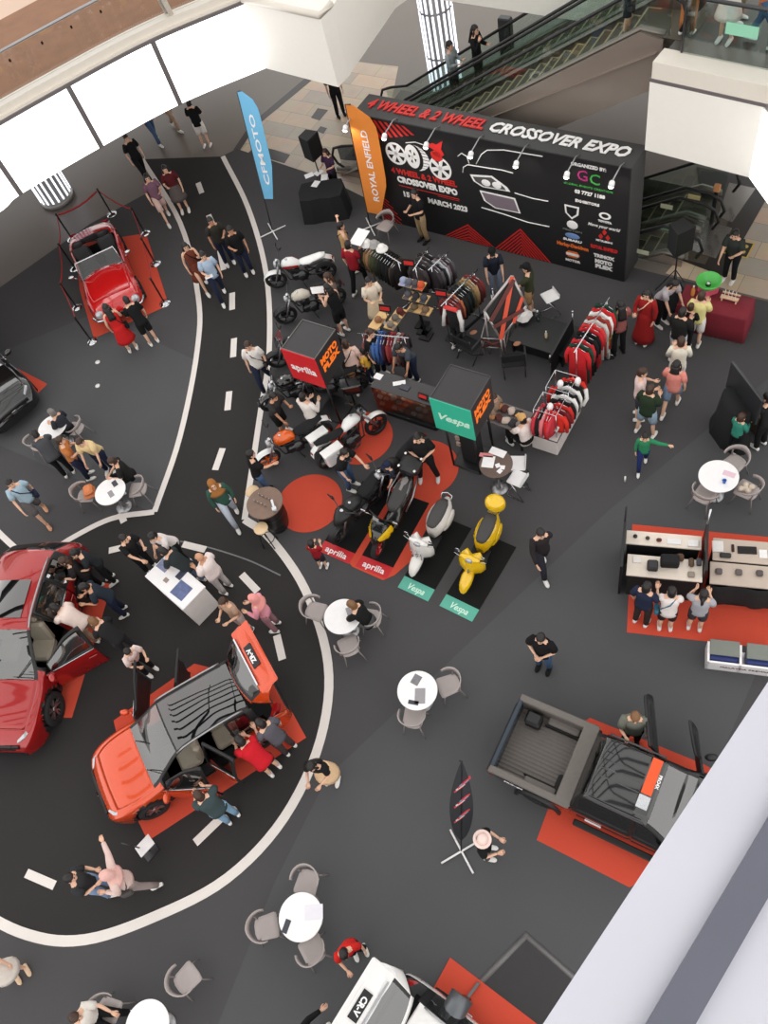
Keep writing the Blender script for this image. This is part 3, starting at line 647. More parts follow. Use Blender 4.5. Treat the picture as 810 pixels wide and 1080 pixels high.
# spotlights on arms
for k, x in enumerate((.12, 1.3, 2.5, 3.72, 4.9, 6.15, 7.2)):
    l_ = thing('arm_spotlight', ['outermost left', 'second from left', 'third from left', 'middle', 'third from right', 'second from right', 'outermost right'][k] + ' of the lit arm spotlights on the backdrop edge', 'spotlight', bl(x, .12, BH), BANG, 'arm spotlights along the backdrop edge')
    mb = MB(); mb.tube([(0, .1, .02), (0, -.1, .1), (0, -.55, .02)], .016, 6); mb.build('arm', M_ALU, l_)
    mb = MB(); T = Matrix.Translation((0, -.56, -.02)) @ Matrix.Rotation(-.7, 4, 'X'); mb.lathe([(.03, .08), (.06, .05), (.07, -.06)], 12, T=T); mb.build('lamp_head', M_WHITE, l_)
    mb = MB(); mb.lathe([(.06, -.05), (.062, -.066)], 12, T=T); mb.ell((0, 0, -.06), (.055, .055, .04), 10, 6, T=T); mb.build('lamp_lens', mat('lit_lamp', (255, 250, 240), .5, emit=((255, 248, 235), 9)), l_)
    ld = bpy.data.lights.new('spot', 'SPOT'); ld.energy = 16; ld.spot_size = 1.7; ld.spot_blend = .8; ld.shadow_soft_size = .05; ld.color = (1, .95, .88)
    lo = bpy.data.objects.new('spot', ld); COL.objects.link(lo); lo.parent = l_; lo.location = (0, -.58, -.1); lo.rotation_euler = (.62, 0, 0)
# escalator riders and bridge people
pr = None
# ================= VEHICLES =================
M_CARGLASS = glass('car_glass', (.34, .37, .38), .22)
M_ROOFGLASS = glass('dark_roof_glass', (.04, .045, .05), .16)
M_TRIM = mat('car_interior_trim', (34, 33, 34), .6)
M_CLAD = mat('black_cladding', (28, 28, 29), .5)
M_TAIL = mat('red_tail_lamp', (150, 18, 22), .15, coat=.6)
M_SEATB = mat('beige_seat_leather', (176, 164, 146), .6)
M_SEATK = mat('dark_seat_leather', (44, 42, 44), .55)
def arr(t, x): a = np.array(t, float); return pchip(a[:, 0], a[:, 1], x)

def wheel_mesh(parent, loc, R_, width, side, style='spoke', name='wheel', rimcol=None, nsp=5):
    tm = MB(); T = Matrix.Translation(loc) @ Matrix.Rotation(PI / 2, 4, 'X')
    h = width / 2
    tm.lathe([(R_ * .64, -h), (R_ * .93, -h), (R_ * .99, -h * .72), (R_, 0), (R_ * .99, h * .72), (R_ * .93, h), (R_ * .64, h), (R_ * .6, h * .5), (R_ * .6, -h * .5), (R_ * .64, -h)], 32, T=T, cap=False)
    o = tm.build(name, M_TYRE, parent)
    rm = MB(); s = -side
    rm.lathe([(R_ * .66, s * h * .95), (R_ * .62, s * h * .6), (R_ * .6, -s * h * .9)], 32, T=T, cap=False)
    for k in range(nsp * 2):
        a = 2 * PI * k / (nsp * 2) + (.12 if k % 2 else -.12)
        rm.box((R_ * .34 * math.cos(a), R_ * .34 * math.sin(a), s * h * .6), (R_ * .56, .032 if R_ > .25 else .02, .03), a, T=T)
    rm.lathe([(R_ * .15, s * h * .45), (R_ * .15, s * h * .8), (.02, s * h * .82)], 12, T=T)
    rm.build('rim', rimcol or M_ALU, o)
    dk = MB(); dk.lathe([(R_ * .58, s * h * .1), (R_ * .58, s * h * .2)], 20, T=T); dk.build('brake_disc', M_STEEL, o)
    return o

def car(name, label, cat, loc, rz, P, paint, open_doors=(), gate=None, group=None):
    """P: tables zs, zb, zc, zr, yr, w ; local x forward. open_doors: {('front',1): angle}"""
    root = thing(name, label, cat, loc, rz, group)
    L2 = P['L'] / 2; Wd = P['W']; wx = P['wheels']; Rw = P['Rw']; Ra = Rw + .06
    keys = sorted(set([round(k, 3) for k in P['keys']]))
    xs = set(np.round(np.arange(-L2, L2 + .001, .11), 3)) | set(keys)
    for c_ in wx: xs |= set(np.round(np.arange(c_ - Ra - .12, c_ + Ra + .13, .06), 3))
    xs |= {round(L2 - d, 3) for d in (.02, .05, .1, .16, .24)} | {round(-L2 + d, 3) for d in (.02, .05, .1, .16, .24)} | {round(L2, 3), round(-L2, 3)}
    xs = sorted(x for x in xs if -L2 - 1e-6 <= x <= L2 + 1e-6)
    out = [xs[0]]
    for x in xs[1:]:
        if x - out[-1] < .018:
            if x in keys or x == xs[-1]: out[-1] = x if out[-1] not in keys else out[-1]
            continue
        out.append(x)
    xs = np.array(out)
    tA = np.array([0, .05, .13, .22, .32, .42, .52, .62, .72, .82, .9, .96, 1.0]); tB = np.array([.12, .37, .63, .88, 1.0]); tC = np.array([.1, .22, .4, .6, .8, 1.0])
    pA = np.interp(tA, [0, .05, .13, .42, .72, .9, 1.0], P.get('prof', [.93, .96, .975, 1.0, .995, .98, .95]))
    nA, nB, nC = len(tA), len(tB), len(tC); nh = nA + nB + nC
    zs, zb, zc, zr, yr, wf = (arr(P[k], xs) for k in ('zs', 'zb', 'zc', 'zr', 'yr', 'w'))
    V = []
    for i, x in enumerate(xs):
        half = []
        wy = Wd * wf[i]
        for t, p in zip(tA, pA): half.append([x, wy * p, zs[i] + (zb[i] - zs[i]) * t])
        yb, zbb = half[-1][1], half[-1][2]
        for t in tB: half.append([x, yb + (yr[i] * wf[i] - yb) * t + .02 * math.sin(PI * t), zbb + (zr[i] - zbb) * t])
        for t in tC:
            half.append([x, yr[i] * wf[i] * (1 - t), zr[i] + (zc[i] - zr[i]) * (1 - (1 - t) ** 2)])
        # wheel arch snapping
        for k in range(nA - 1):
            for c_ in wx:
                dx, dz = half[k][0] - c_, half[k][2] - Rw
                d = math.hypot(dx, dz)
                if abs(d - Ra) < .045 and d > 0: half[k][0] = c_ + dx / d * Ra; half[k][2] = max(Rw + dz / d * Ra, zs[i] - .0)
        V.append(half + [[p[0], -p[1], p[2]] for p in half[-2::-1]])
    n = len(V[0]); parts = {}
    def put(key, quad):
        parts.setdefault(key, []).append(quad)
    D = P['doors']
    for i in range(len(xs) - 1):
        xm = (xs[i] + xs[i + 1]) / 2
        for j in range(n - 1):
            side = 1 if j < nh - 1 else -1
            jj = j if side == 1 else n - 2 - j          # index within half
            q = [V[i][j], V[i][j + 1], V[i + 1][j + 1], V[i + 1][j]]
            seg = 'A' if jj < nA - 1 else ('B' if jj < nA + nB - 1 else 'C')
            t = (tA[jj] + tA[jj + 1]) / 2 if seg == 'A' else ((([0] + list(tB))[jj - nA + 1] + tB[jj - nA + 1]) / 2 if seg == 'B' else (([0] + list(tC))[jj - nA - nB + 1] + tC[jj - nA - nB + 1]) / 2)
            zc_ = sum(p[2] for p in q) / 4
            m_ = 'paint'
            if seg == 'A':
                dd = min(math.hypot(sum(p[0] for p in q) / 4 - c_, zc_ - Rw) for c_ in wx)
                if dd < Ra - .008: continue
                if P.get('clad', True) and (dd < Ra + .055 or t < .09): m_ = 'clad'
            part = 'body'
            for dn, (x0, x1) in D.items():
                if x0 <= xm <= x1 and ((seg == 'A' and t > .09) or (seg == 'B' and xm < P['ax'])) : part = (dn, side)
            if P.get('bed') and P['bed'][0] <= xm <= P['bed'][1] and seg in 'BC': continue
            if P.get('cockpit') and P['cockpit'][0] <= xm <= P['cockpit'][1] and seg in 'BC': continue
            if seg == 'B' and P['win'][0] <= xm <= P['win'][1]:
                m_ = 'paint' if P.get('paintframe') else 'black'
                inwin = any(a <= xm <= b for a, b in P['winx'])
                if inwin and .1 < t < .9: m_ = 'glass%d' % [i_ for i_, (a, b) in enumerate(P['winx']) if a <= xm <= b][0]
            if seg == 'C':
                a, b = P['shield']
                if a <= xm <= b: m_ = 'shield' if t > .1 else 'black'
                a, b = P['roof']
                if a <= xm <= b and P.get('glassroof'): m_ = 'roofglass' if (t > .1 and xm < b - .06) else 'black'
                if P.get('rearglass') and P['rearglass'][0] <= xm <= P['rearglass'][1]:
                    m_ = 'rear' if t > .15 else 'black'
                if xm > P['hood'][0] and xm < P['hood'][1] and t > .04: part = 'hood'
                if gate is not None and xm < P['gatex']: part = 'gate'
                if xm < -L2 + .22 and m_ == 'paint' and gate is not None: part = 'gate'
            if gate is not None and seg == 'B' and xm < P['gatex'] - .05: part = 'gate' 
            put((part, m_), q)
    names = {'body': 'body_shell', 'hood': 'bonnet', 'gate': 'tailgate'}
    mm = {'paint': paint, 'clad': M_CLAD, 'black': M_BLACK, 'glass0': M_CARGLASS, 'glass1': M_CARGLASS, 'glass2': M_CARGLASS, 'shield': M_CARGLASS, 'roofglass': M_ROOFGLASS if P.get('glassroof') != 'clear' else M_CARGLASS, 'rear': M_CARGLASS}
    gl = {'glass0': 'window_glass', 'glass1': 'window_glass', 'glass2': 'window_glass', 'shield': 'windscreen', 'roofglass': 'glass_roof', 'rear': 'rear_window'}
    made = {}
    hinges = {}
    for part in sorted(set(k[0] for k in parts), key=str):
        T = Matrix.Identity(4)
        isdoor = isinstance(part, tuple)
        if isdoor and part in dict(open_doors):
            ang = dict(open_doors)[part]; x0, x1 = D[part[0]]
            H = Vector((x1, part[1] * Wd * .96, 0))
            T = Matrix.Translation(H) @ Matrix.Rotation(part[1] * -ang, 4, 'Z') @ Matrix.Translation(-H)
        if part == 'gate' and gate:
            H = Vector((P['gatex'], 0, float(arr(P['zc'], np.array([P['gatex']]))[0])))
            T = Matrix.Translation(H) @ Matrix.Rotation(gate, 4, 'Y') @ Matrix.Translation(-H)
        hinges[part] = T
        sol = [k for k in parts if k[0] == part and k[1] not in gl]
        bm = bmesh.new(); vd = {}
        def gv(p):
            k = (round(p[0], 4), round(p[1], 4), round(p[2], 4))
            if k not in vd: vd[k] = bm.verts.new(T @ Vector(p))
            return vd[k]
        msl = []
        for k in sol:
            if mm[k[1]] not in msl: msl.append(mm[k[1]])
            for q in parts[k]:
                vs = []
                for p in q:
                    v = gv(p)
                    if v not in vs: vs.append(v)
                if len(vs) < 3: continue
                try: f = bm.faces.new(vs); f.smooth = True; f.material_index = msl.index(mm[k[1]])
                except ValueError: pass
        if part == 'body':
            for e in (0, -1):
                ring = V[e]; 
                vs = []
                for p in ring:
                    v = gv(p)
                    if v not in vs: vs.append(v)
                try: f = bm.faces.new(vs if e else vs[::-1]); f.material_index = 0
                except ValueError: pass
        bmesh.ops.recalc_face_normals(bm, faces=bm.faces) if not isdoor and part == 'body' else None
        nm = names.get(part, 'door') if not isdoor else 'door'
        me = bpy.data.meshes.new(nm); bm.to_mesh(me); bm.free()
        nm_mats = len(msl)
        for q in msl: me.materials.append(q)
        for q in msl: me.materials.append(M_TRIM)
        o = bpy.data.objects.new(nm, me); COL.objects.link(o); o.parent = root
        sd = o.modifiers.new('thickness', 'SOLIDIFY'); sd.thickness = .05 if (isdoor or part == 'gate') else .025; sd.offset = -1; sd.material_offset = nm_mats; sd.use_rim = True; sd.material_offset_rim = nm_mats
        # make sure normals point away from the car centre
        cen = Vector((0, 0, .6)); ps = me.polygons; s_ = 0
        inv = T.inverted()
        for p in ps:
            c0 = inv @ p.center; nn = inv.to_3x3() @ p.normal; s_ += nn.dot(c0 - Vector((c0.x * .8, 0, .5))) * p.area
        if s_ < 0: me.flip_normals()
        made[part] = o
        for k in [k for k in parts if k[0] == part and k[1] in gl]:
            mb = MB()
            vd2 = {}
            vs = []; fs = []
            for q in parts[k]:
                f = []
                for p in q:
                    kk = (round(p[0], 4), round(p[1], 4), round(p[2], 4))
                    if kk not in vd2: vd2[kk] = len(vs); vs.append(p)
                    if vd2[kk] not in f: f.append(vd2[kk])
                fs.append(f)
            mb.add(vs, fs, True, T); g = mb.build(gl[k[1]], mm[k[1]], o if (isdoor or part == 'gate') else root)
    # arches, underbody, wheels
    mb = MB()
    for c_ in wx:
        for s in (1, -1):
            mb.loft([[(c_ + (Ra - .005) * math.cos(a), y, Rw + (Ra - .005) * math.sin(a)) for a in np.linspace(-.35, PI + .35, 18)] for y in (s * Wd * .93, s * (Wd - .34))], False, True, False)
            mb.box((c_, s * (Wd - .35), Rw + .1), (Ra * 2, .02, Ra * 1.6))
    zf = P.get('zf', .3)
    mb.box((0, 0, zf), (P['L'] - .7, Wd * 1.3, .06)); mb.box(((wx[0] + wx[1]) / 2, 0, zf), (abs(wx[0] - wx[1]) - 2 * Ra, Wd * 1.82, .06))
    mb.build('underbody', M_DARK, root)
    for c_ in wx:
        for s in (1, -1): wheel_mesh(root, (c_, s * (Wd - .115), Rw), Rw, .22, s, rimcol=P.get('rim'))
    return root, made, hinges, T

def interior(root, W_, seatm, dash_x, rows=(.15, -.75), rhd=True, zf=.33):
    mb = MB()
    mb.loft([[(dash_x + .28, y, zf + .55), (dash_x - .05, y, zf + .57), (dash_x - .12, y, zf + .45), (dash_x - .02, y, zf + .2), (dash_x + .28, y, zf + .1)] for y in (-W_ * .84, W_ * .84)], True, False)
    mb.box((dash_x - .35, 0, zf + .15), (.8, .22, .28), bev=.03)
    mb.build('dashboard', M_TRIM, root)
    s = -1 if rhd else 1
    sw = MB(); T = Matrix.Translation((dash_x - .22, s * .36, zf + .5)) @ Matrix.Rotation(math.radians(-68), 4, 'Y')
    sw.tube([(.18 * math.cos(a), .18 * math.sin(a), 0) for a in np.linspace(0, 2 * PI, 17)[:-1]], .016, 6, T=T, closed=True); sw.box((0, 0, 0), (.34, .04, .02), T=T); sw.box((0, -.05, -.0), (.05, .12, .03), T=T)
    sw.build('steering_wheel', M_BLACK, root)
    for r_i, xr in enumerate(rows):
        for y in ((-.37, .37) if r_i == 0 else (-.4, 0, .4)):
            mb = MB(); wd = .5 if r_i == 0 else .42
            mb.box((xr, y, zf + .2), (.5, wd, .2), bev=.05); mb.box((xr - .3, y, zf + .5), (.16, wd * .95, .6), bev=.05, ry=-.22)
            mb.box((xr - .4, y, zf + .88), (.1, .26, .16), bev=.04)
            mb.build('seat', seatm, root)

SUV = dict(L=4.5, W=.9, Rw=.35, wheels=(-1.32, 1.34), prof=[.93, .96, .97, .985, 1.0, .985, .96],
    zs=[(-2.25, .32), (-2.0, .24), (-1.0, .2), (1.0, .2), (2.0, .22), (2.25, .3)],
    zb=[(-2.25, .62), (-2.2, .74), (-2.08, .9), (-1.8, 1.0), (-1.2, .99), (-.3, .95), (.6, .92), (1.0, .9), (1.6, .84), (1.95, .76), (2.15, .64), (2.25, .5)],
    zr=[(-2.25, .68), (-2.2, .84), (-2.1, 1.0), (-1.92, 1.18), (-1.72, 1.36), (-1.5, 1.44), (-.9, 1.5), (-.2, 1.52), (.1, 1.46), (.5, 1.22), (.95, .97), (1.2, .94), (1.6, .9), (1.95, .8), (2.15, .66), (2.25, .51)],
    zc=[(-2.25, .7), (-2.2, .88), (-2.1, 1.06), (-1.92, 1.28), (-1.72, 1.48), (-1.5, 1.54), (-.9, 1.6), (-.2, 1.6), (.1, 1.53), (.5, 1.3), (.95, 1.03), (1.2, 1.0), (1.6, .96), (1.95, .86), (2.15, .7), (2.25, .53)],
    yr=[(-2.25, .74), (-2.1, .74), (-1.9, .68), (-1.7, .62), (-1.4, .6), (-.2, .62), (.1, .64), (.5, .69), (.95, .76), (1.2, .76), (1.6, .74), (2.0, .68), (2.25, .66)],
    w=[(-2.25, .8), (-2.15, .9), (-1.95, .955), (-1.6, .985), (-1.3, 1.0), (-.9, .985), (.9, .985), (1.34, 1.0), (1.7, .975), (1.95, .91), (2.15, .78), (2.25, .62)],
    keys=[-1.72, -1.62, -1.22, -1.02, -.96, -.3, -.24, -.18, .1, .7, .78, .86, .95, 1.0, -1.5, 1.9, .02, -.08],
    doors={'front': (-.24, .86), 'rear': (-1.02, -.24)}, ax=.72,
    win=(-1.72, .78), winx=[(-1.5, -1.1), (-.96, -.3), (-.18, .7)], shield=(.1, .95), roof=(-1.62, .1), hood=(.95, 1.9),
    rearglass=(-2.1, -1.72), gatex=-1.62)

def suv_details(root, made, hinges, T0, P, paint, plate=None, hidden_gate=False, lights=True):
    L2 = P['L'] / 2; Wd = P['W']
    mb = MB()       # grille
    for k in range(6): mb.box((L2 - .03 - .004 * k * k * .3, 0, .42 + .05 * k), (.05, .95 - .05 * k, .018))
    mb.box((L2 - .06, 0, .52), (.04, 1.0, .3)); mb.build('grille', M_BLACK, root)
    mb = MB(); mb.box((L2 + .0, 0, .6), (.02, .13, .11), bev=.02); mb.build('badge', M_CHROME, root)
    for s in (1, -1):
        mb = MB(); mb.loft([[(L2 - .13, s * .5, .66), (L2 - .12, s * .5, .72), (L2 - .17, s * .5, .74)], [(L2 - .22, s * .66, .68), (L2 - .21, s * .66, .77), (L2 - .28, s * .64, .8)], [(L2 - .42, s * .80, .72), (L2 - .43, s * .80, .79), (L2 - .46, s * .76, .82)]], True, False)
        mb.build('headlamp', M_LENS, root)
        mb = MB(); mb.box((L2 - .17, s * .6, .37), (.06, .2, .06), rz=-s * .5, bev=.02); mb.build('fog_lamp', M_LENS, root)
        # mirror
        T = hinges.get(('front', s), Matrix.Identity(4))
        mb = MB(); mb.ell((.7, s * (Wd + .12), 1.0), (.07, .12, .085), 10, 6, T=T); mb.tube([(.72, s * (Wd - .04), .95), (.7, s * (Wd + .06), .97)], .025, 6, T=T)
        mb.build('wing_mirror', paint, root)
        # roof rail
        mb = MB(); rx = np.linspace(-1.5, .08, 10)
        mb.tube([(x, s * (float(arr(P['yr'], np.array([x]))[0]) * .985 + .0), float(arr(P['zr'], np.array([x]))[0]) + .045) for x in rx], .02, 6); mb.build('roof_rail', M_ALU, root)
        # window waist strip
        for (nm, x0, x1) in (('front', -.22, .78), ('rear', -1.0, -.26)):
            mb = MB()
            T = hinges.get((nm, s), Matrix.Identity(4))
            mb.tube([(x, s * (Wd * .955 * float(arr(P['w'], np.array([x]))[0]) + .008), float(arr(P['zb'], np.array([x]))[0]) + .01) for x in np.linspace(x0, x1, 5)], .012, 5, T=T)
            mb.build('chrome_waist_strip', M_CHROME, made[(nm, s)])
        for (nm, x0) in (('front', -.1), ('rear', -.88)):
            T = hinges.get((nm, s), Matrix.Identity(4)); d = made.get((nm, s))
            mb = MB(); mb.box((x0, s * (Wd * .985 + .02), .8), (.18, .025, .03), bev=.01, T=T); mb.build('door_handle', paint, d)
        # tail lamp
        mb = MB(); mb.loft([[(-L2 + .06, s * .58, .8), (-L2 + .1, s * .58, .92), (-L2 + .2, s * .56, .93)], [(-L2 + .14, s * .72, .82), (-L2 + .2, s * .74, .95), (-L2 + .3, s * .7, .96)], [(-L2 + .36, s * .86, .84), (-L2 + .4, s * .865, .92), (-L2 + .42, s * .84, .95)]], True, False)
        mb.build('tail_lamp', M_TAIL, root)
    for k in (-.35, .35):
        mb = MB(); mb.tube([(.93, k, 1.04), (.62, k + .33, 1.23)], .01, 5); mb.build('wiper', M_BLACK, root)

M_ORANGE = mat('metallic_orange_paint', (214, 72, 22), .22, .25, coat=1.0, var=.03)
M_CARRED = mat('metallic_red_paint', (160, 20, 22), .2, .3, coat=1.0, var=.03)
M_CARWHITE = mat('pearl_white_paint', (232, 230, 228), .2, coat=1.0, var=.02)
M_CARBLACK = mat('gloss_black_paint', (20, 20, 21), .12, coat=1.0)
M_CLASSIC = mat('solid_red_paint', (196, 24, 26), .15, coat=1.0)

def place_by(ptpx, local, rz):
    """world location so that local point lands at the ground pixel"""
    p = at(*ptpx); c_, s_ = math.cos(rz), math.sin(rz)
    return (p.x - (local[0] * c_ - local[1] * s_), p.y - (local[0] * s_ + local[1] * c_), 0)

# carpets under the cars
def carpet(label, pix, z=.006, m_=None, name='red_carpet_mat'):
    mb = MB(); mb.prism([at(*p)[:2] for p in pix], 0.0035, z); o = mb.build(name, m_ or M_REDCARPET); tag(o, label, 'carpet'); return o
carpet('red-orange carpet under the orange SUV', [(144, 862), (156, 888), (322, 778), (292, 724), (198, 690), (60, 770)][:0] + [(142, 858), (156, 887), (323, 778), (292, 722), (205, 700), (120, 760)])
carpet('red-orange carpet under the red SUV', [(118, 616), (76, 757), (-90, 757), (-30, 590)])
carpet('red-orange carpet under the black pickup truck', [(566, 886), (664, 936), (820, 850), (742, 806), (622, 757), (610, 766)])
carpet('red-orange carpet under the red classic roadster', [(154, 246), (178, 322), (99, 357), (84, 305), (80, 258)])
carpet('red-orange carpet by the black car at the left edge', [(-40, 362), (0, 379), (50, 405), (37, 418), (-60, 400)])
carpet('red-orange carpet under the white SUV with its tailgate up', [(475, 1010), (462, 1034), (430, 1090), (600, 1180), (640, 1136)], z=.03)

# --- orange SUV
rz = math.radians(-168)
P = dict(SUV); P['glassroof'] = 'dark'
rt, md, hg, _ = car('orange_suv', 'orange SUV with black glass roof, open doors and raised tailgate', 'car', fit3((170, 858), (1.34, .9, 0), rz, .9), rz, P, M_ORANGE,
    open_doors={('front', 1): .5, ('rear', 1): 1.0, ('front', -1): 1.1, ('rear', -1): 1.1}.items(), gate=math.radians(88))
rt.scale = (.89, .95, .98)
suv_details(rt, md, hg, None, P, M_ORANGE); interior(rt, .9, M_SEATB, .75)
def gate_extras(md, hg, P, txt, chrome=True):
    T = hg['gate']; g = md['gate']
    mb = MB(); X = -P['L'] / 2 + .02
    # placard on the gate's outer face (plane facing rearward)
    TT = T @ Matrix.Translation((-P['L'] / 2 - .035 + .02, 0, .80)) @ Matrix.Rotation(-PI / 2, 4, 'Z') @ Matrix.Rotation(PI / 2 - .18, 4, 'X')
    return TT, g
TT, g = gate_extras(md, hg, P, 'ZR-V')
def local_on_gate(z):    # point of the outer gate surface at height z, via the centre-line table
    t = np.array(P['zc']); return float(np.interp(z, t[:4, 1], t[:4, 0]))
def gate_placard(T, g, txt):
    a, b = Vector((-2.25, 0, .70)), Vector((-2.1, 0, 1.06)); d = (b - a).normalized()
    ynew = d; xnew = Vector((0, -1, 0)); zn = xnew.cross(ynew)
    F = Matrix(((xnew.x, ynew.x, zn.x, 0), (xnew.y, ynew.y, zn.y, 0), (xnew.z, ynew.z, zn.z, 0), (0, 0, 0, 1)))
    B = T @ Matrix.Translation(a.lerp(b, .42) + zn * .03) @ F
    mb = MB(); mb.box((0, 0, 0), (.52, .19, .02), T=B); pl = mb.build('name_placard', mat('placard_black', (18, 18, 22), .4), g)
    mb = MB(); add_text(mb, txt, .15, B @ Matrix.Translation((0, 0, .014)), width=.34, bold=.006); mb.build('placard_lettering', M_WHITE, pl)
    mb = MB(); mb.box((0, .2, -.005), (1.15, .035, .03), T=B); mb.build('chrome_bar', M_CHROME, g)
    mb = MB(); mb.box((0, .0, -.06), (1.5, .5, .06), T=B, bev=.03); mb.build('gate_panel', M_CARWHITE if txt == 'CR-V' else M_ORANGE, g)
gate_placard(hg['gate'], g, 'ZR-V')
# --- red SUV
rz = math.radians(-111.5)
P = dict(SUV); P['glassroof'] = None
P['roof'] = (-1.62, .1)
rt, md, hg, _ = car('red_suv', 'metallic red SUV with sunroof and open front door at the left edge', 'car', fit3((69, 753), (1.34, .9, 0), rz, 1.06), rz, P, M_CARRED, open_doors={('front', 1): 1.05}.items())
rt.scale = (1.06, 1.06, 1.06)
suv_details(rt, md, hg, None, P, M_CARRED); interior(rt, .9, M_SEATB, .75)
mb = MB(); mb.loft([[(x, y, float(arr(P['zc'], np.array([x]))[0]) + .008 - .05 * (abs(y) / .6) ** 2) for y in np.linspace(-.42, .42, 7)] for x in np.linspace(-.95, -.12, 6)], False, True, False); mb.build('sunroof_glass', M_ROOFGLASS, rt)
# --- white SUV (tailgate up)
P = dict(SUV); P['glassroof'] = None
rz = hdg((475, 1010), (565, 1080))
rt, md, hg, _ = car('white_suv', 'white SUV at the bottom edge with its tailgate raised', 'car', fit3((440, 1030), (-2.1, .8, 0), rz, .87), rz, P, M_CARWHITE, gate=math.radians(80))
rt.scale = (.87, .87, .87)
suv_details(rt, md, hg, None, P, M_CARWHITE); interior(rt, .9, M_SEATK, .75)
gate_placard(hg['gate'], md['gate'], 'CR-V')
# --- black car at the left edge
P = dict(SUV); P['glassroof'] = 'dark'
rz = hdg((0, 379), (50, 405)) - PI / 2 + .55
rz = hdg((-60, 372), (20, 447))
rt, md, hg, _ = car('black_suv', 'black car showing only its nose at the left edge', 'car', place_by((26, 446), (2.1, 0), rz), rz, P, M_CARBLACK)
suv_details(rt, md, hg, None, P, M_CARBLACK); interior(rt, .9, M_SEATK, .75)

# --- pickup truck
TR = dict(L=5.25, W=.93, Rw=.38, wheels=(-1.52, 1.62), prof=[.93, .96, .97, .985, 1.0, .985, .955],
    zs=[(-2.62, .46), (-2.3, .42), (-1.0, .36), (1.0, .36), (2.3, .36), (2.62, .42)],
    zb=[(-2.62, 1.08), (-2.0, 1.1), (-.9, 1.12), (-.7, 1.1), (.6, 1.08), (1.0, 1.08), (1.8, 1.06), (2.3, 1.0), (2.5, .86), (2.62, .66)],
    zr=[(-2.62, 1.1), (-1.2, 1.12), (-.84, 1.14), (-.72, 1.5), (-.6, 1.68), (-.2, 1.74), (.4, 1.74), (.66, 1.66), (.95, 1.42), (1.28, 1.16), (1.6, 1.13), (2.2, 1.06), (2.45, .95), (2.62, .7)],
    zc=[(-2.62, 1.12), (-1.2, 1.14), (-.84, 1.16), (-.72, 1.54), (-.6, 1.76), (-.2, 1.82), (.4, 1.82), (.66, 1.74), (.95, 1.5), (1.28, 1.22), (1.6, 1.19), (2.2, 1.12), (2.45, 1.0), (2.62, .72)],
    yr=[(-2.62, .86), (-.9, .86), (-.7, .72), (-.5, .68), (.5, .68), (.9, .73), (1.28, .82), (2.0, .8), (2.62, .72)],
    w=[(-2.62, .95), (-2.5, .985), (-1.52, 1.0), (-.9, .975), (.9, .975), (1.62, 1.0), (2.2, .96), (2.45, .88), (2.62, .72)],
    keys=[-.86, -.84, -.78, -.66, -.6, .39, .45, .51, 1.02, 1.1, 1.28, 2.3, .66, -.5, 1.36],
    doors={'front': (.45, 1.36), 'rear': (-.78, .45)}, ax=1.06, win=(-.84, 1.1), winx=[(-.66, .39), (.51, 1.02)],
    shield=(.66, 1.28), roof=(-.6, .66), hood=(1.28, 2.3), rearglass=(-.84, -.6), gatex=-9, bed=(-2.63, -.84), zf=.5, rim=M_STEEL)
rz = math.radians(-46.3); TS = .83
rt, md, hg, _ = car('black_pickup_truck', 'black double cab pickup truck with empty cargo bed and open front doors', 'truck', fit3((550.5, 735), (-2.6, .86, 1.12), rz, TS), rz, TR, M_CARBLACK,
    open_doors={('rear', 1): 1.15, ('front', 1): 1.15}.items())
rt.scale = (TS, TS, TS); interior(rt, .9, M_SEATK, 1.05, rows=(.45, -.28), zf=.52)
M_LINER = mat('grey_bed_liner', (104, 98, 93), .55, var=.12, scale=14)
mb = MB()      # bed: ribbed floor, inner walls, wheel boxes, front bulkhead, tailgate
mb.box((-1.72, 0, .66), (1.78, 1.5, .04))
for k in range(15): mb.box((-1.72, -.62 + k * .0886, .69), (1.66, .045, .025), bev=.008)
for s in (1, -1):
    mb.box((-1.73, s * .79, .88), (1.8, .05, .48)); mb.box((-1.55, s * .7, .78), (.72, .18, .2), bev=.03)
mb.box((-.86, 0, .9), (.06, 1.6, .5))
mb.build('cargo_bed_liner', M_LINER, rt)
mb = MB()
for s in (1, -1): mb.box((-1.73, s * .85, 1.125), (1.8, .16, .05), bev=.02)
mb.box((-.98, 0, 1.13), (.34, 1.76, .05), bev=.02); mb.build('bed_rail_cap', M_LINER, rt)
mb = MB(); mb.box((-2.58, 0, .86), (.07, 1.62, .5), bev=.02); mb.box((-2.585, 0, 1.115), (.11, 1.7, .05), bev=.02); mb.build('tailgate', mat('dark_grey_tailgate', (58, 66, 76), .25, .4), rt)
mb = MB(); mb.box((-2.66, 0, .55), (.2, 1.7, .16), bev=.04); mb.build('rear_bumper', M_STEEL, rt)
for s in (1, -1):
    mb = MB(); mb.box((-2.59, s * .85, .92), (.12, .13, .34), bev=.03); mb.build('tail_lamp', M_TAIL, rt)
    mb = MB(); mb.box((.3, s * .98, .38), (2.0, .14, .05), bev=.02); mb.build('side_step', M_BLACK, rt)
    mb = MB(); T = hg.get(('front', s), Matrix.Identity(4)); mb.ell((1.05, s * 1.06, 1.17), (.08, .14, .1), 10, 6, T=T); mb.build('wing_mirror', M_BLACK, rt)
    mb = MB(); mb.tube([(x, s * .69, 1.8) for x in np.linspace(-.55, .6, 6)], .025, 6); mb.build('roof_rail', M_STEEL, rt)
    for c_ in TR['wheels']:
        mb = MB(); mb.loft([[(c_ + r * math.cos(a), s * y, .38 + r * math.sin(a)) for a in np.linspace(-.1, PI + .1, 20)] for r, y in ((.44, .95), (.455, .99), (.53, .985), (.535, .92))], False, True, False); mb.build('fender_flare', M_CLAD, rt)
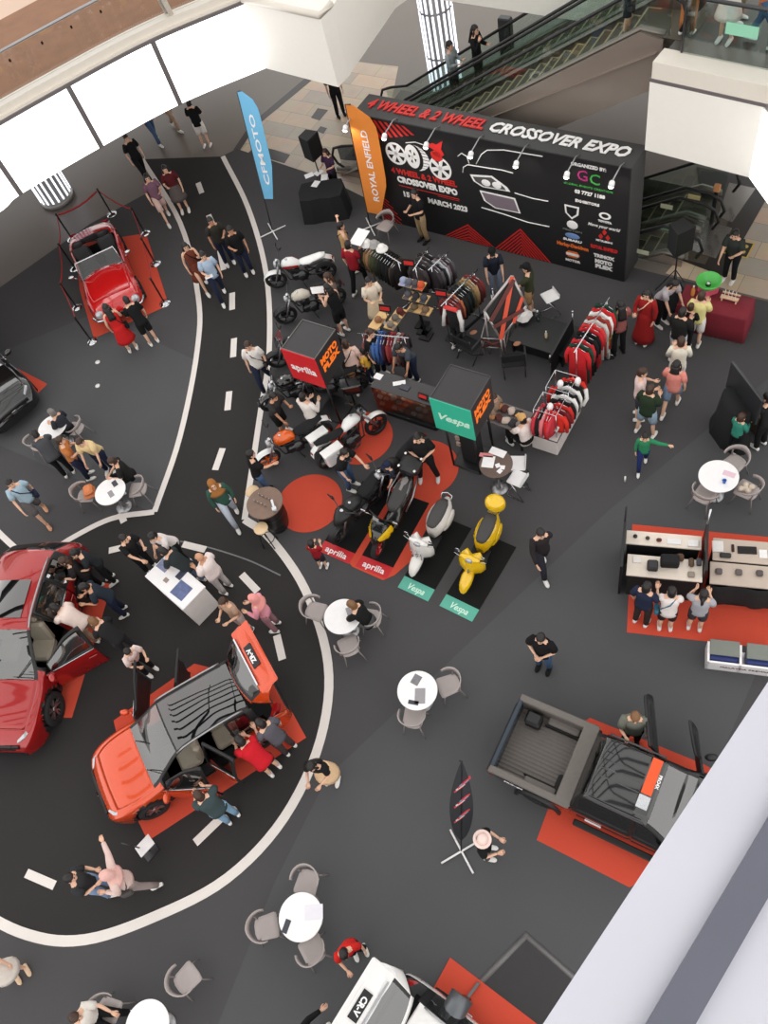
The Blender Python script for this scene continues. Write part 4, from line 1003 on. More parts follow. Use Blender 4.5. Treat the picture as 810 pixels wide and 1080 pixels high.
# roof ribs and orange roof light pod
mb = MB()
for k in range(-3, 4): mb.box((-.05, k * .17, 1.815 - .0009 * k * k * 10), (.85, .035, .02), bev=.01)
mb.build('roof_rib', M_CARBLACK, rt)
mb = MB(); mb.box((.5, 0, 1.86), (.32, 1.2, .1), bev=.04); mb.box((.62, 0, 1.84), (.12, 1.2, .05), bev=.02); pod = mb.build('roof_display_panel', M_CARBLACK, rt)
M_ORSIGN = mat('orange_sticker', (226, 84, 34), .35)
mb = MB(); mb.box((.47, .2, 1.915), (.2, .74, .012)); mb.build('orange_sticker', M_ORSIGN, pod)
mb = MB(); mb.box((.47, -.33, 1.915), (.22, .26, .012)); mb.build('chrome_sticker', M_CHROME, pod)
mb = MB(); add_text(mb, 'PRO4X', .09, Matrix.Translation((.61, .15, 1.915)) @ Matrix.Rotation(-PI / 2, 4, 'Z'), bold=.003); mb.build('white_lettering', M_WHITE, pod)
mb = MB(); mb.box((-.3, -.92, .78), (.34, .012, .14)); mb.build('registration_plate', M_WHITE, rt); 
mb = MB(); add_text(mb, 'PRO-4X', .12, Matrix.Translation((-2.05, -.945, .98)) @ Matrix.Rotation(PI / 2, 4, 'X'), bold=.004, shear=.2)
mb.build('side_lettering', M_WHITE, rt)
mb = MB()
for s in (1, -1): mb.box((2.5, s * .66, .92), (.2, .32, .14), bev=.04)
mb.build('headlamp', M_LENS, rt)
mb = MB(); mb.box((2.6, 0, .8), (.06, .9, .3), bev=.03); mb.build('grille', M_CHROME, rt)
mb = MB(); mb.box((-2.2, .55, .86), (.36, .3, .3), bev=.04); mb.box((-2.2, .55, 1.03), (.3, .24, .05), bev=.02); o = mb.build('storage_box', M_BLACK)
tag(o, 'small black storage box in the pickup cargo bed corner', 'box'); o.location = rt.location; o.rotation_euler = rt.rotation_euler; o.scale = rt.scale
mb = MB(); mb.box((-1.02 - .12, -.52, .78), (.28, .5, .16), bev=.04); o = mb.build('folded_cover', M_DARK)
tag(o, 'folded black cover lying in the pickup bed behind the cab', 'cover'); o.location = rt.location; o.rotation_euler = rt.rotation_euler; o.scale = rt.scale

# --- red classic roadster
RD = dict(L=3.9, W=.76, Rw=.3, wheels=(-1.12, 1.14), prof=[.86, .92, .95, 1.0, .98, .93, .86], clad=False,
    zs=[(-1.95, .36), (-1.7, .26), (0, .2), (1.7, .26), (1.95, .36)],
    zb=[(-1.95, .5), (-1.85, .58), (-1.6, .68), (-1.1, .76), (-.5, .74), (.4, .76), (1.14, .76), (1.6, .7), (1.85, .62), (1.95, .52)],
    zr=[(-1.95, .52), (-1.85, .62), (-1.6, .74), (-1.1, .82), (-.5, .8), (.4, .82), (1.14, .82), (1.6, .74), (1.85, .65), (1.95, .54)],
    zc=[(-1.95, .54), (-1.85, .66), (-1.6, .79), (-1.1, .86), (-.5, .86), (.4, .92), (1.14, .88), (1.6, .78), (1.85, .68), (1.95, .56)],
    yr=[(-1.95, .5), (-1.6, .56), (-1.1, .6), (.4, .62), (1.14, .58), (1.6, .54), (1.95, .46)],
    w=[(-1.95, .66), (-1.85, .82), (-1.6, .93), (-1.12, 1.0), (-.4, .94), (.4, .93), (1.14, 1.0), (1.6, .93), (1.85, .8), (1.95, .66)],
    keys=[-.95, .48, -.3, .4, .5, 1.5, -.25], doors={'front': (-.3, .4)}, ax=-5, win=(9, 10), winx=[], shield=(9, 10), roof=(9, 10), hood=(.5, 1.5),
    cockpit=(-.95, .48), gatex=-9, zf=.24)
rz = math.radians(-84.5)
rt, md, hg, _ = car('classic_roadster', 'shiny red open-top classic roadster with chrome bumpers', 'car', fit3((124, 324), (1.86, 0, .6), rz, 1.05), rz, RD, M_CLASSIC)
rt.scale = (1.05, 1.05, 1.05)
interior(rt, .74, M_SEATK, .42, rows=(-.35,), zf=.16)
mb = MB()
fr = [(.52, y, .84) for y in (-.62, .62)]; tp = [(.3, y, 1.24) for y in (-.56, .56)]
mb.tube([fr[0], tp[0], tp[1], fr[1]], .022, 6); mb.tube([fr[0], fr[1]], .02, 6); f_ = mb.build('windscreen_frame', M_CHROME, rt)
mb = MB(); mb.add([fr[0], fr[1], tp[1], tp[0]], [[0, 1, 2, 3]]); mb.build('windscreen_glass', glass('pale_windscreen', (.8, .88, .9), .05), f_)
mb = MB(); mb.loft([[(x, y, .88 + .06 * math.sin((x + 1.15) * 8) - .05 * (abs(y) / .55) ** 2) for y in np.linspace(-.56, .56, 9)] for x in np.linspace(-1.2, -.86, 6)], False, True, False); mb.build('folded_soft_top', M_BFAB, rt)
for s in (1, -1):
    mb = MB(); T = Matrix.Translation((1.86, s * .52, .6)) @ Matrix.Rotation(PI / 2 - .35, 4, 'Y'); mb.lathe([(.11, -.12), (.115, 0), (.09, .03), (.02, .045)], 16, T=T); mb.build('headlamp', M_LENS, rt)
    mb = MB(); mb.tube([(1.84, s * .12, .42), (1.97, s * .34, .44), (1.9, s * .64, .46), (1.7, s * .74, .46)], .035, 6); mb.build('front_bumper', M_CHROME, rt)
    mb = MB(); mb.ell((.34, s * .84, .92), (.05, .09, .07), 8, 6); mb.tube([(.36, s * .7, .8), (.34, s * .8, .9)], .012, 5); mb.build('wing_mirror', M_CHROME, rt)
    mb = MB(); mb.box((-1.92, s * .5, .58), (.06, .2, .1), bev=.02); mb.build('tail_lamp', M_TAIL, rt)
mb = MB(); mb.tube([(-1.97, y, .46) for y in np.linspace(-.62, .62, 6)], .04, 6); mb.build('rear_bumper', M_CHROME, rt)
mb = MB(); mb.loft([[(1.93, y, .46), (1.96, y, .5), (1.93, y, .56)] for y in (-.3, .3)], True, False); mb.build('grille', M_CHROME, rt)
mb = MB(); mb.box((1.99, 0, .46), (.02, .42, .1)); mb.build('registration_plate', M_BLACK, rt)
# ================= MOTORCYCLES AND SCOOTERS =================
def bike_wheel(root, x, R_, w_, rim=M_BLACK, nsp=5, name='wheel'):
    mb = MB(); T = Matrix.Translation((x, 0, R_)) @ Matrix.Rotation(PI / 2, 4, 'X'); h = w_ / 2
    mb.lathe([(R_ * .74, -h * .8), (R_ * .9, -h), (R_ * .97, -h * .6), (R_, 0), (R_ * .97, h * .6), (R_ * .9, h), (R_ * .74, h * .8), (R_ * .72, 0), (R_ * .74, -h * .8)], 28, T=T, cap=False)
    o = mb.build(name, M_TYRE, root)
    rm = MB(); rm.lathe([(R_ * .76, -h * .7), (R_ * .7, -h * .6), (R_ * .7, h * .6), (R_ * .76, h * .7)], 28, T=T, cap=False)
    for k in range(nsp): a = 2 * PI * k / nsp; rm.box((R_ * .38 * math.cos(a), R_ * .38 * math.sin(a), 0), (R_ * .7, .028, .03), a, T=T)
    rm.lathe([(.01, -h * 1.1), (.04, -h), (.04, h), (.01, h * 1.1)], 10, T=T); rm.build('rim', rim, o)
    dk = MB(); dk.lathe([(R_ * .45, h * .85), (R_ * .45, h * .95)], 18, T=T); dk.build('brake_disc', M_STEEL, o)
def moto(label, loc, rz, tank=M_CARBLACK, seat=M_BFAB, fender=M_BLACK, rim=M_BLACK, stripe=None, panniers=None, windshield=False, fairing=None, exh=M_STEEL, lean=.12, cruiser=False, big=1.0, group=None):
    r = thing('motorcycle', label, 'motorcycle', loc, rz, group); r.rotation_euler = (-lean, 0, rz); r.scale = (big,) * 3
    Rw = .31; wb = .71
    bike_wheel(r, wb, Rw, .11, rim); bike_wheel(r, -wb, Rw * .97, .16, rim)
    mb = MB()   # frame + swingarm
    for s in (1, -1):
        mb.tube([(.48, s * .06, .86), (.2, s * .13, .72), (-.15, s * .14, .62), (-.3, s * .13, .36)], .02, 6)
        mb.tube([(-.25, s * .12, .4), (-wb, s * .11, .3)], .028, 6); mb.tube([(-.2, s * .12, .66), (-.75, s * .1, .8)], .016, 6)
        mb.tube([(.42, s * .05, .8), (.3, s * .12, .35), (-.2, s * .14, .25)], .02, 6)
    mb.build('frame', M_BLACK, r)
    mb = MB(); mb.box((.0, 0, .38), (.46, .3, .3), bev=.06); mb.box((.1, 0, .6), (.2, .2, .26), bev=.04, ry=.35)
    for k in range(5): mb.box((.12, 0, .5 + k * .045), (.24, .24, .014), ry=.3)
    mb.lathe([(.1, -.18), (.12, -.16), (.12, .16), (.1, .18)], 16, T=Matrix.Translation((-.06, 0, .36)) @ Matrix.Rotation(PI / 2, 4, 'X')); mb.build('engine', M_STEEL, r)
    mb = MB(); xs = [(.42, .05, .82, .05), (.36, .12, .86, .1), (.22, .16, .88, .13), (.06, .16, .86, .12), (-.06, .11, .8, .08), (-.12, .07, .77, .04)]
    mb.loft([[(x, w_ * math.cos(a), z + h_ * math.sin(a) * (1 if math.sin(a) > 0 else .9)) for a in np.linspace(0, 2 * PI, 17)[:-1]] for x, w_, z, h_ in xs]); tk = mb.build('fuel_tank', tank, r)
    mb = MB(); mb.lathe([(.035, .0), (.035, .015), (.01, .02)], 10, T=Matrix.Translation((.22, 0, 1.005))); mb.build('filler_cap', M_CHROME, tk)
    if stripe:
        for s in (1, -1):
            mb = MB(); mb.loft([[(x, s * w_ * 1.04, z - .05), (x, s * w_ * 1.06, z + .03)] for x, w_, z, h_ in xs[1:5]], False, True, False); mb.build('tank_stripe', stripe, tk)
    mb = MB(); sx = [(-.1, .08, .82), (-.2, .13, .81), (-.38, .15, .82), (-.5, .13, .86), (-.68, .12, .9), (-.84, .07, .92)]
    mb.loft([[(x, w_ * math.cos(a), z + .045 * math.sin(a)) for a in np.linspace(0, 2 * PI, 13)[:-1]] for x, w_, z in sx]); mb.build('seat', seat, r)
    mb = MB(); mb.loft([[(x, y, z + .03 * math.cos(y / .08)) for y in (-.08, -.04, 0, .04, .08)] for x, z in ((-.55, .82), (-.8, .84), (-.98, .74), (-1.03, .6))], False, True, False); mb.build('rear_mudguard', fender, r)
    mb = MB(); mb.loft([[(wb + (Rw + .035) * math.cos(a), y, Rw + (Rw + .035 - abs(y) * .3) * math.sin(a)) for y in (-.08, -.04, 0, .04, .08)] for a in np.linspace(.3, 2.2, 8)], False, True, False); mb.build('front_mudguard', fender, r)
    mb = MB()
    for s in (1, -1): mb.tube([(.46, s * .1, .95), (wb, s * .1, Rw)], [.03, .024], 8)
    mb.box((.47, 0, .9), (.08, .24, .03)); mb.build('front_fork', M_ALU, r)
    mb = MB(); mb.tube([(.34, .4, 1.05), (.4, .26, 1.09), (.47, .08, 1.0), (.47, -.08, 1.0), (.4, -.26, 1.09), (.34, -.4, 1.05)], .014, 6); hb = mb.build('handlebar', M_STEEL, r)
    for s in (1, -1):
        mb = MB(); mb.tube([(.34, s * .4, 1.05), (.38, s * .3, 1.08)], .022, 6); mb.build('grip', M_DARK, hb)
        mb = MB(); mb.tube([(.4, s * .28, 1.08), (.43, s * .34, 1.22)], .008, 5); mb.ell((.42, s * .36, 1.26), (.015, .07, .045), 8, 5); mb.build('mirror', M_BLACK, hb)
    mb = MB(); T = Matrix.Translation((.56, 0, .92)) @ Matrix.Rotation(PI / 2, 4, 'Y'); mb.lathe([(.03, -.1), (.08, -.06), (.09, .0), (.085, .02), (.03, .04)], 14, T=T); mb.build('headlamp', M_LENS, r)
    mb = MB(); mb.lathe([(.04, 0), (.045, .05), (.01, .055)], 10, T=Matrix.Translation((.48, .0, 1.02))); mb.build('gauge', M_CHROME, r)
    mb = MB(); mb.tube([(.2, -.1, .4), (.1, -.16, .22), (-.25, -.18, .22), (-.5, -.19, .32)], [.022, .024, .03, .045], 8); mb.tube([(-.5, -.19, .32), (-.95, -.2, .44)], [.05, .055], 10); mb.build('exhaust', exh, r)
    mb = MB(); mb.tube([(0, .12, .3), (-.1, .26, .02)], .012, 5); mb.build('side_stand', M_BLACK, r)
    mb = MB(); mb.box((-1.0, 0, .72), (.04, .1, .05), bev=.015); mb.build('tail_lamp', M_TAIL, r)
    if windshield:
        mb = MB(); mb.loft([[(.6 - .12 * k, y, .98 + .13 * k - 0 * abs(y)) for y in (-.17, -.09, 0, .09, .17)] for k in range(3)], False, True, False); mb.build('windshield', M_CARGLASS, r)
    if fairing:
        mb = MB(); mb.loft([[(x, w_ * math.cos(a), z + h_ * math.sin(a)) for a in np.linspace(0, 2 * PI, 13)[:-1]] for x, w_, z, h_ in ((.34, .2, .84, .12), (.5, .2, .9, .14), (.66, .13, .86, .11), (.78, .04, .8, .04))]); mb.build('fairing', fairing, r)
    if panniers:
        for s in (1, -1):
            mb = MB(); mb.box((-.62, s * .34, .62), (.5, .26, .4), bev=.05); p = mb.build('pannier', panniers, r)
            mb = MB(); mb.box((-.62, s * .34, .82), (.52, .28, .03), bev=.012); mb.build('pannier_lid', panniers, p)
    return r
M_REARWHITE = mat('white_gloss_plastic', (236, 236, 234), .25, coat=.6)
M_BIKEORANGE = mat('orange_gloss_paint', (228, 98, 22), .2, coat=.8)
M_YEL = mat('yellow_gloss_paint', (236, 190, 12), .2, coat=1.0)
M_SCW = mat('white_gloss_scooter_paint', (226, 222, 218), .2, coat=1.0)
M_REDP = mat('red_gloss_plastic', (186, 28, 30), .25, coat=.6)

def vespa(label, loc, rz, paint, topcase=False, frontrack=False, sc=1.0):
    r = thing('scooter', label, 'scooter', loc, rz); r.rotation_euler = (-.09, 0, rz); r.scale = (sc,) * 3
    bike_wheel(r, .66, .24, .1, M_ALU); bike_wheel(r, -.6, .24, .11, M_ALU)
    def ring(x, w_, z, h_, n=14): return [(x, w_ * math.cos(a), z + h_ * math.sin(a)) for a in np.linspace(0, 2 * PI, n + 1)[:-1]]
    mb = MB(); mb.loft([ring(.46, .06, .46, .05), ring(.54, .12, .48, .1), ring(.68, .14, .46, .12), ring(.84, .125, .4, .11), ring(.95, .08, .32, .08), ring(.99, .03, .28, .03)]); mb.build('front_mudguard', paint, r)
    mb = MB()   # leg shield
    pts = [(.40, .16, 1.02), (.46, .25, .92), (.50, .31, .76), (.52, .32, .58), (.48, .29, .4), (.40, .22, .28)]
    sh = []
    for x, w_, z in pts:
        sh.append([(x - .12, -w_, z), (x - .03, -w_ * .8, z), (x + .04, -w_ * .4, z), (x + .08, 0, z), (x + .04, w_ * .4, z), (x - .03, w_ * .8, z), (x - .12, w_, z), (x - .15, w_ * .9, z), (x - .05, 0, z), (x - .15, -w_ * .9, z)])
    mb.loft(sh); mb.build('leg_shield', paint, r)
    mb = MB(); mb.tube([(.48, 0, 1.0), (.5, 0, .5)], .05, 10); mb.tube([(.52, 0, .6), (.66, 0, .24)], .03, 8); mb.build('steering_column', paint, r)
    mb = MB(); mb.loft([[(x, y, .25 + .02 * (abs(y) > .15)) for y in (-.2, -.1, .1, .2)] + [(x, y, .2) for y in (.2, .1, -.1, -.2)] for x in (.32, .0, -.2)]); mb.build('floorboard', M_DARK, r)
    mb = MB(); mb.loft([ring(-.08, .1, .38, .16), ring(-.16, .18, .46, .24), ring(-.35, .25, .5, .26), ring(-.6, .25, .5, .24), ring(-.82, .18, .52, .2), ring(-.98, .08, .54, .12), ring(-1.02, .03, .54, .05)]); mb.build('rear_body', paint, r)
    for s in (1, -1):
        mb = MB(); mb.ell((-.55, s * .2, .42), (.3, .09, .17), 14, 8); mb.build('side_cowl', paint, r)
    mb = MB(); mb.loft([ring(-.06, .07, .78, .03), ring(-.12, .12, .78, .06), ring(-.3, .155, .77, .065), ring(-.5, .16, .78, .065), ring(-.72, .14, .79, .06), ring(-.84, .08, .78, .03)]); mb.build('seat', mat('grey_scooter_seat', (62, 60, 60), .6), r)
    mb = MB(); mb.tube([(-.86, -.13, .74), (-.96, -.12, .8), (-1.0, 0, .81), (-.96, .12, .8), (-.86, .13, .74)], .015, 6); mb.build('grab_rail', M_CHROME, r)
    mb = MB(); mb.loft([[(x, y, z + .05 * math.sin(a)) for (x, y, z, a) in [(.47 + .07 * math.cos(a) * k, yy, 1.03, a) for a in np.linspace(0, 2 * PI, 11)[:-1]]] for yy, k in ((-.22, .5), (-.12, .9), (0, 1.2), (.12, .9), (.22, .5))]); hs = mb.build('handlebar_cover', paint, r)
    mb = MB(); mb.lathe([(.075, 0), (.08, .04), (.03, .06)], 14, T=Matrix.Translation((.52, 0, 1.04)) @ Matrix.Rotation(PI / 2, 4, 'Y')); mb.build('headlamp', M_LENS, hs)
    for s in (1, -1):
        mb = MB(); mb.tube([(.46, s * .2, 1.04), (.4, s * .36, 1.03)], .022, 8); mb.build('grip', M_DARK, hs)
        mb = MB(); mb.tube([(.5, s * .22, 1.04), (.47, s * .36, 1.06)], .008, 5); mb.build('brake_lever', M_CHROME, hs)
        mb = MB(); mb.tube([(.46, s * .2, 1.05), (.46, s * .27, 1.2)], .007, 5); mb.ell((.46, s * .29, 1.23), (.014, .055, .05), 10, 6); mb.build('mirror', M_CHROME, hs)
    mb = MB(); mb.tube([(.6, 0, .55), (.62, 0, .72)], .02, 6); mb.box((.515, 0, .72), (.03, .1, .3), bev=.012); mb.build('horn_cover', mat('grey_vent', (120, 120, 124), .4), r)
    mb = MB(); mb.box((-1.03, 0, .6), (.03, .12, .08), bev=.012); mb.build('tail_lamp', M_TAIL, r)
    mb = MB(); mb.tube([(-.3, -.18, .2), (-.6, -.22, .2), (-.85, -.22, .26)], [.03, .05, .05], 8); mb.build('exhaust', M_STEEL, r)
    if topcase:
        mb = MB(); mb.loft([[(-.98 + .19 * math.cos(a) * k, .23 * math.sin(a) * k, z) for a in np.linspace(0, 2 * PI, 17)[:-1]] for z, k in ((.86, .7), (.88, .95), (.96, 1.03), (1.06, 1.0), (1.13, .82), (1.16, .45))]); mb.build('top_case', paint, r)
        mb = MB(); mb.box((-.93, 0, .84), (.3, .2, .03)); mb.build('rack', M_CHROME, r)
    if frontrack:
        mb = MB()
        for k in range(4): mb.tube([(.62, -.13 + 0, .55 + k * .1), (.66, 0, .55 + k * .1), (.62, .13, .55 + k * .1)], .009, 5)
        for y in (-.11, 0, .11): mb.tube([(.64 + (.02 if y == 0 else 0), y, .52), (.64 + (.02 if y == 0 else 0), y, .88)], .009, 5)
        mb.build('front_rack', M_CHROME, r)
    return r
def maxi(label, loc, rz):
    r = thing('scooter', label, 'scooter', loc, rz); r.rotation_euler = (-.1, 0, rz)
    bike_wheel(r, .72, .28, .12, M_REDP, 6); bike_wheel(r, -.66, .28, .14, M_REDP, 6)
    def ring(x, w_, z, h_, n=14): return [(x, w_ * math.cos(a), z + h_ * math.sin(a)) for a in np.linspace(0, 2 * PI, n + 1)[:-1]]
    mb = MB(); mb.loft([ring(.24, .14, .4, .12), ring(.36, .24, .62, .26), ring(.5, .25, .72, .26), ring(.64, .2, .74, .18), ring(.8, .09, .66, .09), ring(.86, .03, .62, .03)]); mb.build('front_fairing', M_CARBLACK, r)
    for s in (1, -1):
        mb = MB(); mb.loft([[(.4, s * .24, .62), (.4, s * .27, .8), (.4, s * .22, .92)], [(.58, s * .22, .62), (.58, s * .245, .8), (.58, s * .18, .92)], [(.78, s * .09, .66), (.78, s * .12, .74), (.78, s * .07, .78)]], False, True, False); mb.build('yellow_panel', M_YEL, r)
        mb = MB(); mb.tube([(.52, s * .1, .5), (.72, s * .09, .28)], .028, 6); mb.build('front_fork', M_BLACK, r)
    mb = MB(); mb.loft([ring(.2, .2, .3, .08), ring(-.1, .2, .32, .12), ring(-.2, .18, .45, .22), ring(-.5, .22, .58, .2), ring(-.8, .17, .68, .14), ring(-1.0, .07, .76, .06)]); mb.build('rear_body', M_CARBLACK, r)
    mb = MB(); mb.loft([ring(.02, .07, .72, .03), ring(-.08, .14, .74, .07), ring(-.28, .17, .76, .07), ring(-.42, .17, .8, .07), ring(-.6, .15, .84, .06), ring(-.8, .09, .86, .03)]); s_ = mb.build('seat', mat('charcoal_vinyl', (52, 50, 50), .55), r)
    mb = MB(); mb.loft([[(x, y * w_, z + .055 * (1 - abs(y)) + .01) for y in (-1.04, -.6, 0, .6, 1.04)] for x, w_, z in ((-.46, .165, .82), (-.62, .14, .85), (-.8, .08, .86))], False, True, False); mb.build('grey_seat_cover', mat('light_grey_vinyl', (128, 124, 122), .5), s_)
    mb = MB(); mb.tube([(.3, .34, 1.0), (.38, .18, 1.04), (.42, 0, 1.0), (.38, -.18, 1.04), (.3, -.34, 1.0)], .018, 6); hb = mb.build('handlebar', M_BLACK, r)
    for s in (1, -1): mb = MB(); mb.tube([(.4, s * .2, 1.04), (.46, s * .36, 1.2)], .01, 5); mb.ell((.46, s * .38, 1.22), (.02, .08, .05), 8, 5); mb.build('mirror', M_CHROME, hb)
    mb = MB(); mb.loft([[(.66 - .1 * k, y, .9 + .14 * k) for y in (-.14, 0, .14)] for k in range(3)], False, True, False); mb.build('windshield', M_CARGLASS, r)
    mb = MB(); mb.tube([(-.2, .24, .5), (-.5, .28, .7), (-.95, .2, .86)], .018, 6); mb.tube([(-.2, -.24, .5), (-.5, -.28, .7), (-.95, -.2, .86)], .018, 6); mb.build('grab_rail', M_ALU, r)
    mb = MB(); mb.box((-1.02, 0, 1.06), (.42, .46, .3), bev=.08); tc = mb.build('top_case', M_BLACK, r)
    for dx, dy in ((.17, .19), (.17, -.19), (-.17, .19), (-.17, -.19)): mb = MB(); mb.ell((-1.02 + dx, dy, 1.2), (.035, .03, .02), 8, 4); mb.build('reflector', M_WHITE, tc)
    mb = MB(); mb.box((-.92, 0, .88), (.3, .2, .04)); mb.build('rack', M_BLACK, r)
    return r

# red dots and display mats
def disc(label, cx, cy, R_):
    p = at(cx, cy); mb = MB(); mb.lathe([(R_, .002), (R_, .008)], 56, smooth=False); o = mb.build('round_red_carpet', M_REDCARPET); o.location = p; tag(o, label, 'carpet', 'round red carpets under the motorcycles')
disc('round red carpet beside the barrel table', 326.5, 530.5, .79)
disc('round red carpet left of the glass counter, behind the white touring motorcycle', 381.5, 462, .77)
disc('round red carpet under the standing man in black', 448, 494, .79)
M_BMAT = carpet_mat('black_display_mat', (22, 22, 22), (32, 32, 32))
M_TEAL = mat('teal_mat', (92, 176, 156), .7); M_TEALBOX = mat('teal_sign', (52, 182, 150), .45)
M_MINT = mat('mint_lettering', (206, 240, 222), .5)
def mat_with_sign(label, f0, f1, back, strip, txt, msign, mtxt, italic=0, z=.012, matcol=None, group=None):
    """f0,f1 front corners (left,right in the picture); back: a rear corner on f1's side; strip: depth of the lettered strip"""
    a, b, c_ = at(*f0), at(*f1), at(*back); ex = (b - a).normalized(); w_ = (b - a).length; ey = Vector((-ex.y, ex.x, 0)); L = (c_ - b).dot(ey)
    rzz = math.atan2(ex.y, ex.x); r = thing('display_mat', label, 'mat', a, rzz, group)
    mb = MB(); mb.prism([(0, strip), (w_, strip), (w_, L), (0, L)], .004, z); mb.build('black_mat', matcol or M_BMAT, r)
    mb = MB(); mb.prism([(0, 0), (w_, 0), (w_, strip), (0, strip)], .004, z + .001); sg = mb.build('lettered_strip', msign, r)
    mb = MB(); add_text(mb, txt, .2, Matrix.Translation((w_ / 2, strip / 2 - .02, z + .004)), width=w_ * (.68 if txt == 'aprilia' else .52), bold=.004, shear=italic, ext=.002); mb.build('lettering', mtxt, sg)
    return r
M_APR = mat('red_logo_sign', (200, 30, 38), .5)
slab('red_display_carpet', [(346, 568), (382, 510), (460, 470), (470, 560), (416, 607), (404, 612), (372, 598)], .0095, .006, M_REDCARPET, label='red carpet between and beneath the two black mats', category='carpet')
mat_with_sign('black mat with red logo strip beneath the black naked motorcycle', (336, 581), (368, 595), (410, 518), .28, 'aprilia', M_APR, M_WHITE)
mat_with_sign('black mat with red logo strip beneath the black and yellow scooter', (375, 597.5), (408, 611), (453, 531), .3, 'aprilia', M_APR, M_WHITE)
mat_with_sign('black mat with teal strip beneath the white scooter', (419.5, 619.5), (451.5, 634.5), (496, 557), .3, 'Vespa', M_TEAL, M_MINT, .3)
mat_with_sign('black mat with teal strip beneath the yellow scooter', (463.5, 639), (498, 656), (539, 575), .3, 'Vespa', M_TEAL, M_MINT, .3)

rv = hdg((539, 575), (498, 656))
vespa('yellow scooter with yellow top case parked on a black mat', fit3((492, 617), (.66, 0, 0), rv, .96), rv + .06, M_YEL, topcase=True, sc=.96)
vespa('white scooter with chrome front rack parked on a black mat', fit3((441, 600), (.66, 0, 0), rv, .96), rv + .02, M_SCW, frontrack=True, sc=.96)
maxi('black and yellow scooter with red wheels and black top box', fit3((400, 582), (.72, 0, 0), rv), rv + .02)
rb = hdg((395, 522), (358, 566))
moto('black naked motorcycle with silver engine parked above a red logo strip', fit3((361, 568), (.71, 0, 0), rb), rb, tank=M_BLACK, exh=M_CHROME, fairing=M_BLACK)
moto('dark motorcycle with crash bars behind the black naked motorcycle', fit3((398, 527), (.71, 0, 0), rb - .1), rb - .1, tank=M_BLACK, exh=M_STEEL, panniers=None)
moto('white and red roadster motorcycle near the white lane line', fit3((295, 301), (.71, 0, 0), hdg((358, 292), (295, 301))), hdg((358, 288), (295, 301)), tank=M_REARWHITE, stripe=M_REDP, fender=M_REARWHITE, seat=M_REARWHITE)
moto('black motorcycle with cream tank beside the white lane line', fit3((305, 340), (.71, 0, 0), hdg((352, 322), (305, 340))), hdg((352, 322), (305, 340)), tank=mat('cream_gloss_paint', (210, 202, 186), .3, coat=.5))
moto('dark motorcycle half hidden under the red logo box sign', fit3((297, 386), (.71, 0, 0), PI - .1), PI - .1, tank=M_BLACK, windshield=True)
moto('black custom motorcycle beside the man in the patterned shirt', fit3((290, 432), (.71, 0, 0), PI + .15), PI + .1, tank=M_CARBLACK, fender=M_CARBLACK, exh=M_CHROME)
moto('black touring motorcycle with saddle cases behind the red box sign', fit3((322, 420), (.71, 0, 0), PI - .25), PI - .25, tank=M_CARBLACK, fender=M_CARBLACK, panniers=M_CARBLACK)
moto('black and orange motorcycle beside the man leaning in black', fit3((287, 490), (.71, 0, 0), PI + .12), PI + .12, tank=M_BIKEORANGE, stripe=M_BIKEORANGE, fender=M_REARWHITE, rim=M_BIKEORANGE)
moto('white touring motorcycle with two white cases over the red dot', fit3((400, 456), (.71, 0, 0), .3), .3, tank=M_REARWHITE, fender=M_REARWHITE, panniers=M_REARWHITE, windshield=True)
# ================= PEOPLE =================
def head_mesh():
    """head: centre at origin, facing +y, skin only"""
    mb = MB(); n = 16; prof = [(-.125, .035, .045, .035), (-.11, .05, .062, .03), (-.08, .062, .078, .018), (-.045, .07, .088, .008), (0, .076, .096, 0), (.045, .077, .098, -.004), (.085, .066, .085, -.006), (.112, .042, .055, -.006), (.122, .012, .016, -.006)]
    rings = []
    for z, rx, ry, oy in prof:
        ring = []
        for k in range(n):
            a = 2 * PI * k / n; x, y = rx * math.cos(a), oy + ry * math.sin(a)
            if k == 4: y += {-.08: .006, -.045: .018, 0: .012}.get(z, 0)
            if k in (3, 5) and z == 0: y -= .008
            ring.append((x, y, z))
        rings.append(ring)
    mb.loft(rings)
    for s in (1, -1): mb.ell((s * .078, -.004, -.012), (.012, .022, .032), 8, 6)
    mb.tube([(0, -.012, -.2), (0, -.008, -.09)], [.056, .052], 10)
    mb.cur = 1
    for s in (1, -1): mb.ell((s * .03, .087, .008), (.012, .008, .007), 8, 5)
    for s in (1, -1): mb.box((s * .03, .093, .032), (.03, .008, .006))
    mb.cur = 2; mb.ell((0, .09, -.07), (.024, .01, .007), 8, 5); mb.cur = 0
    return mb
HEAD = head_mesh()
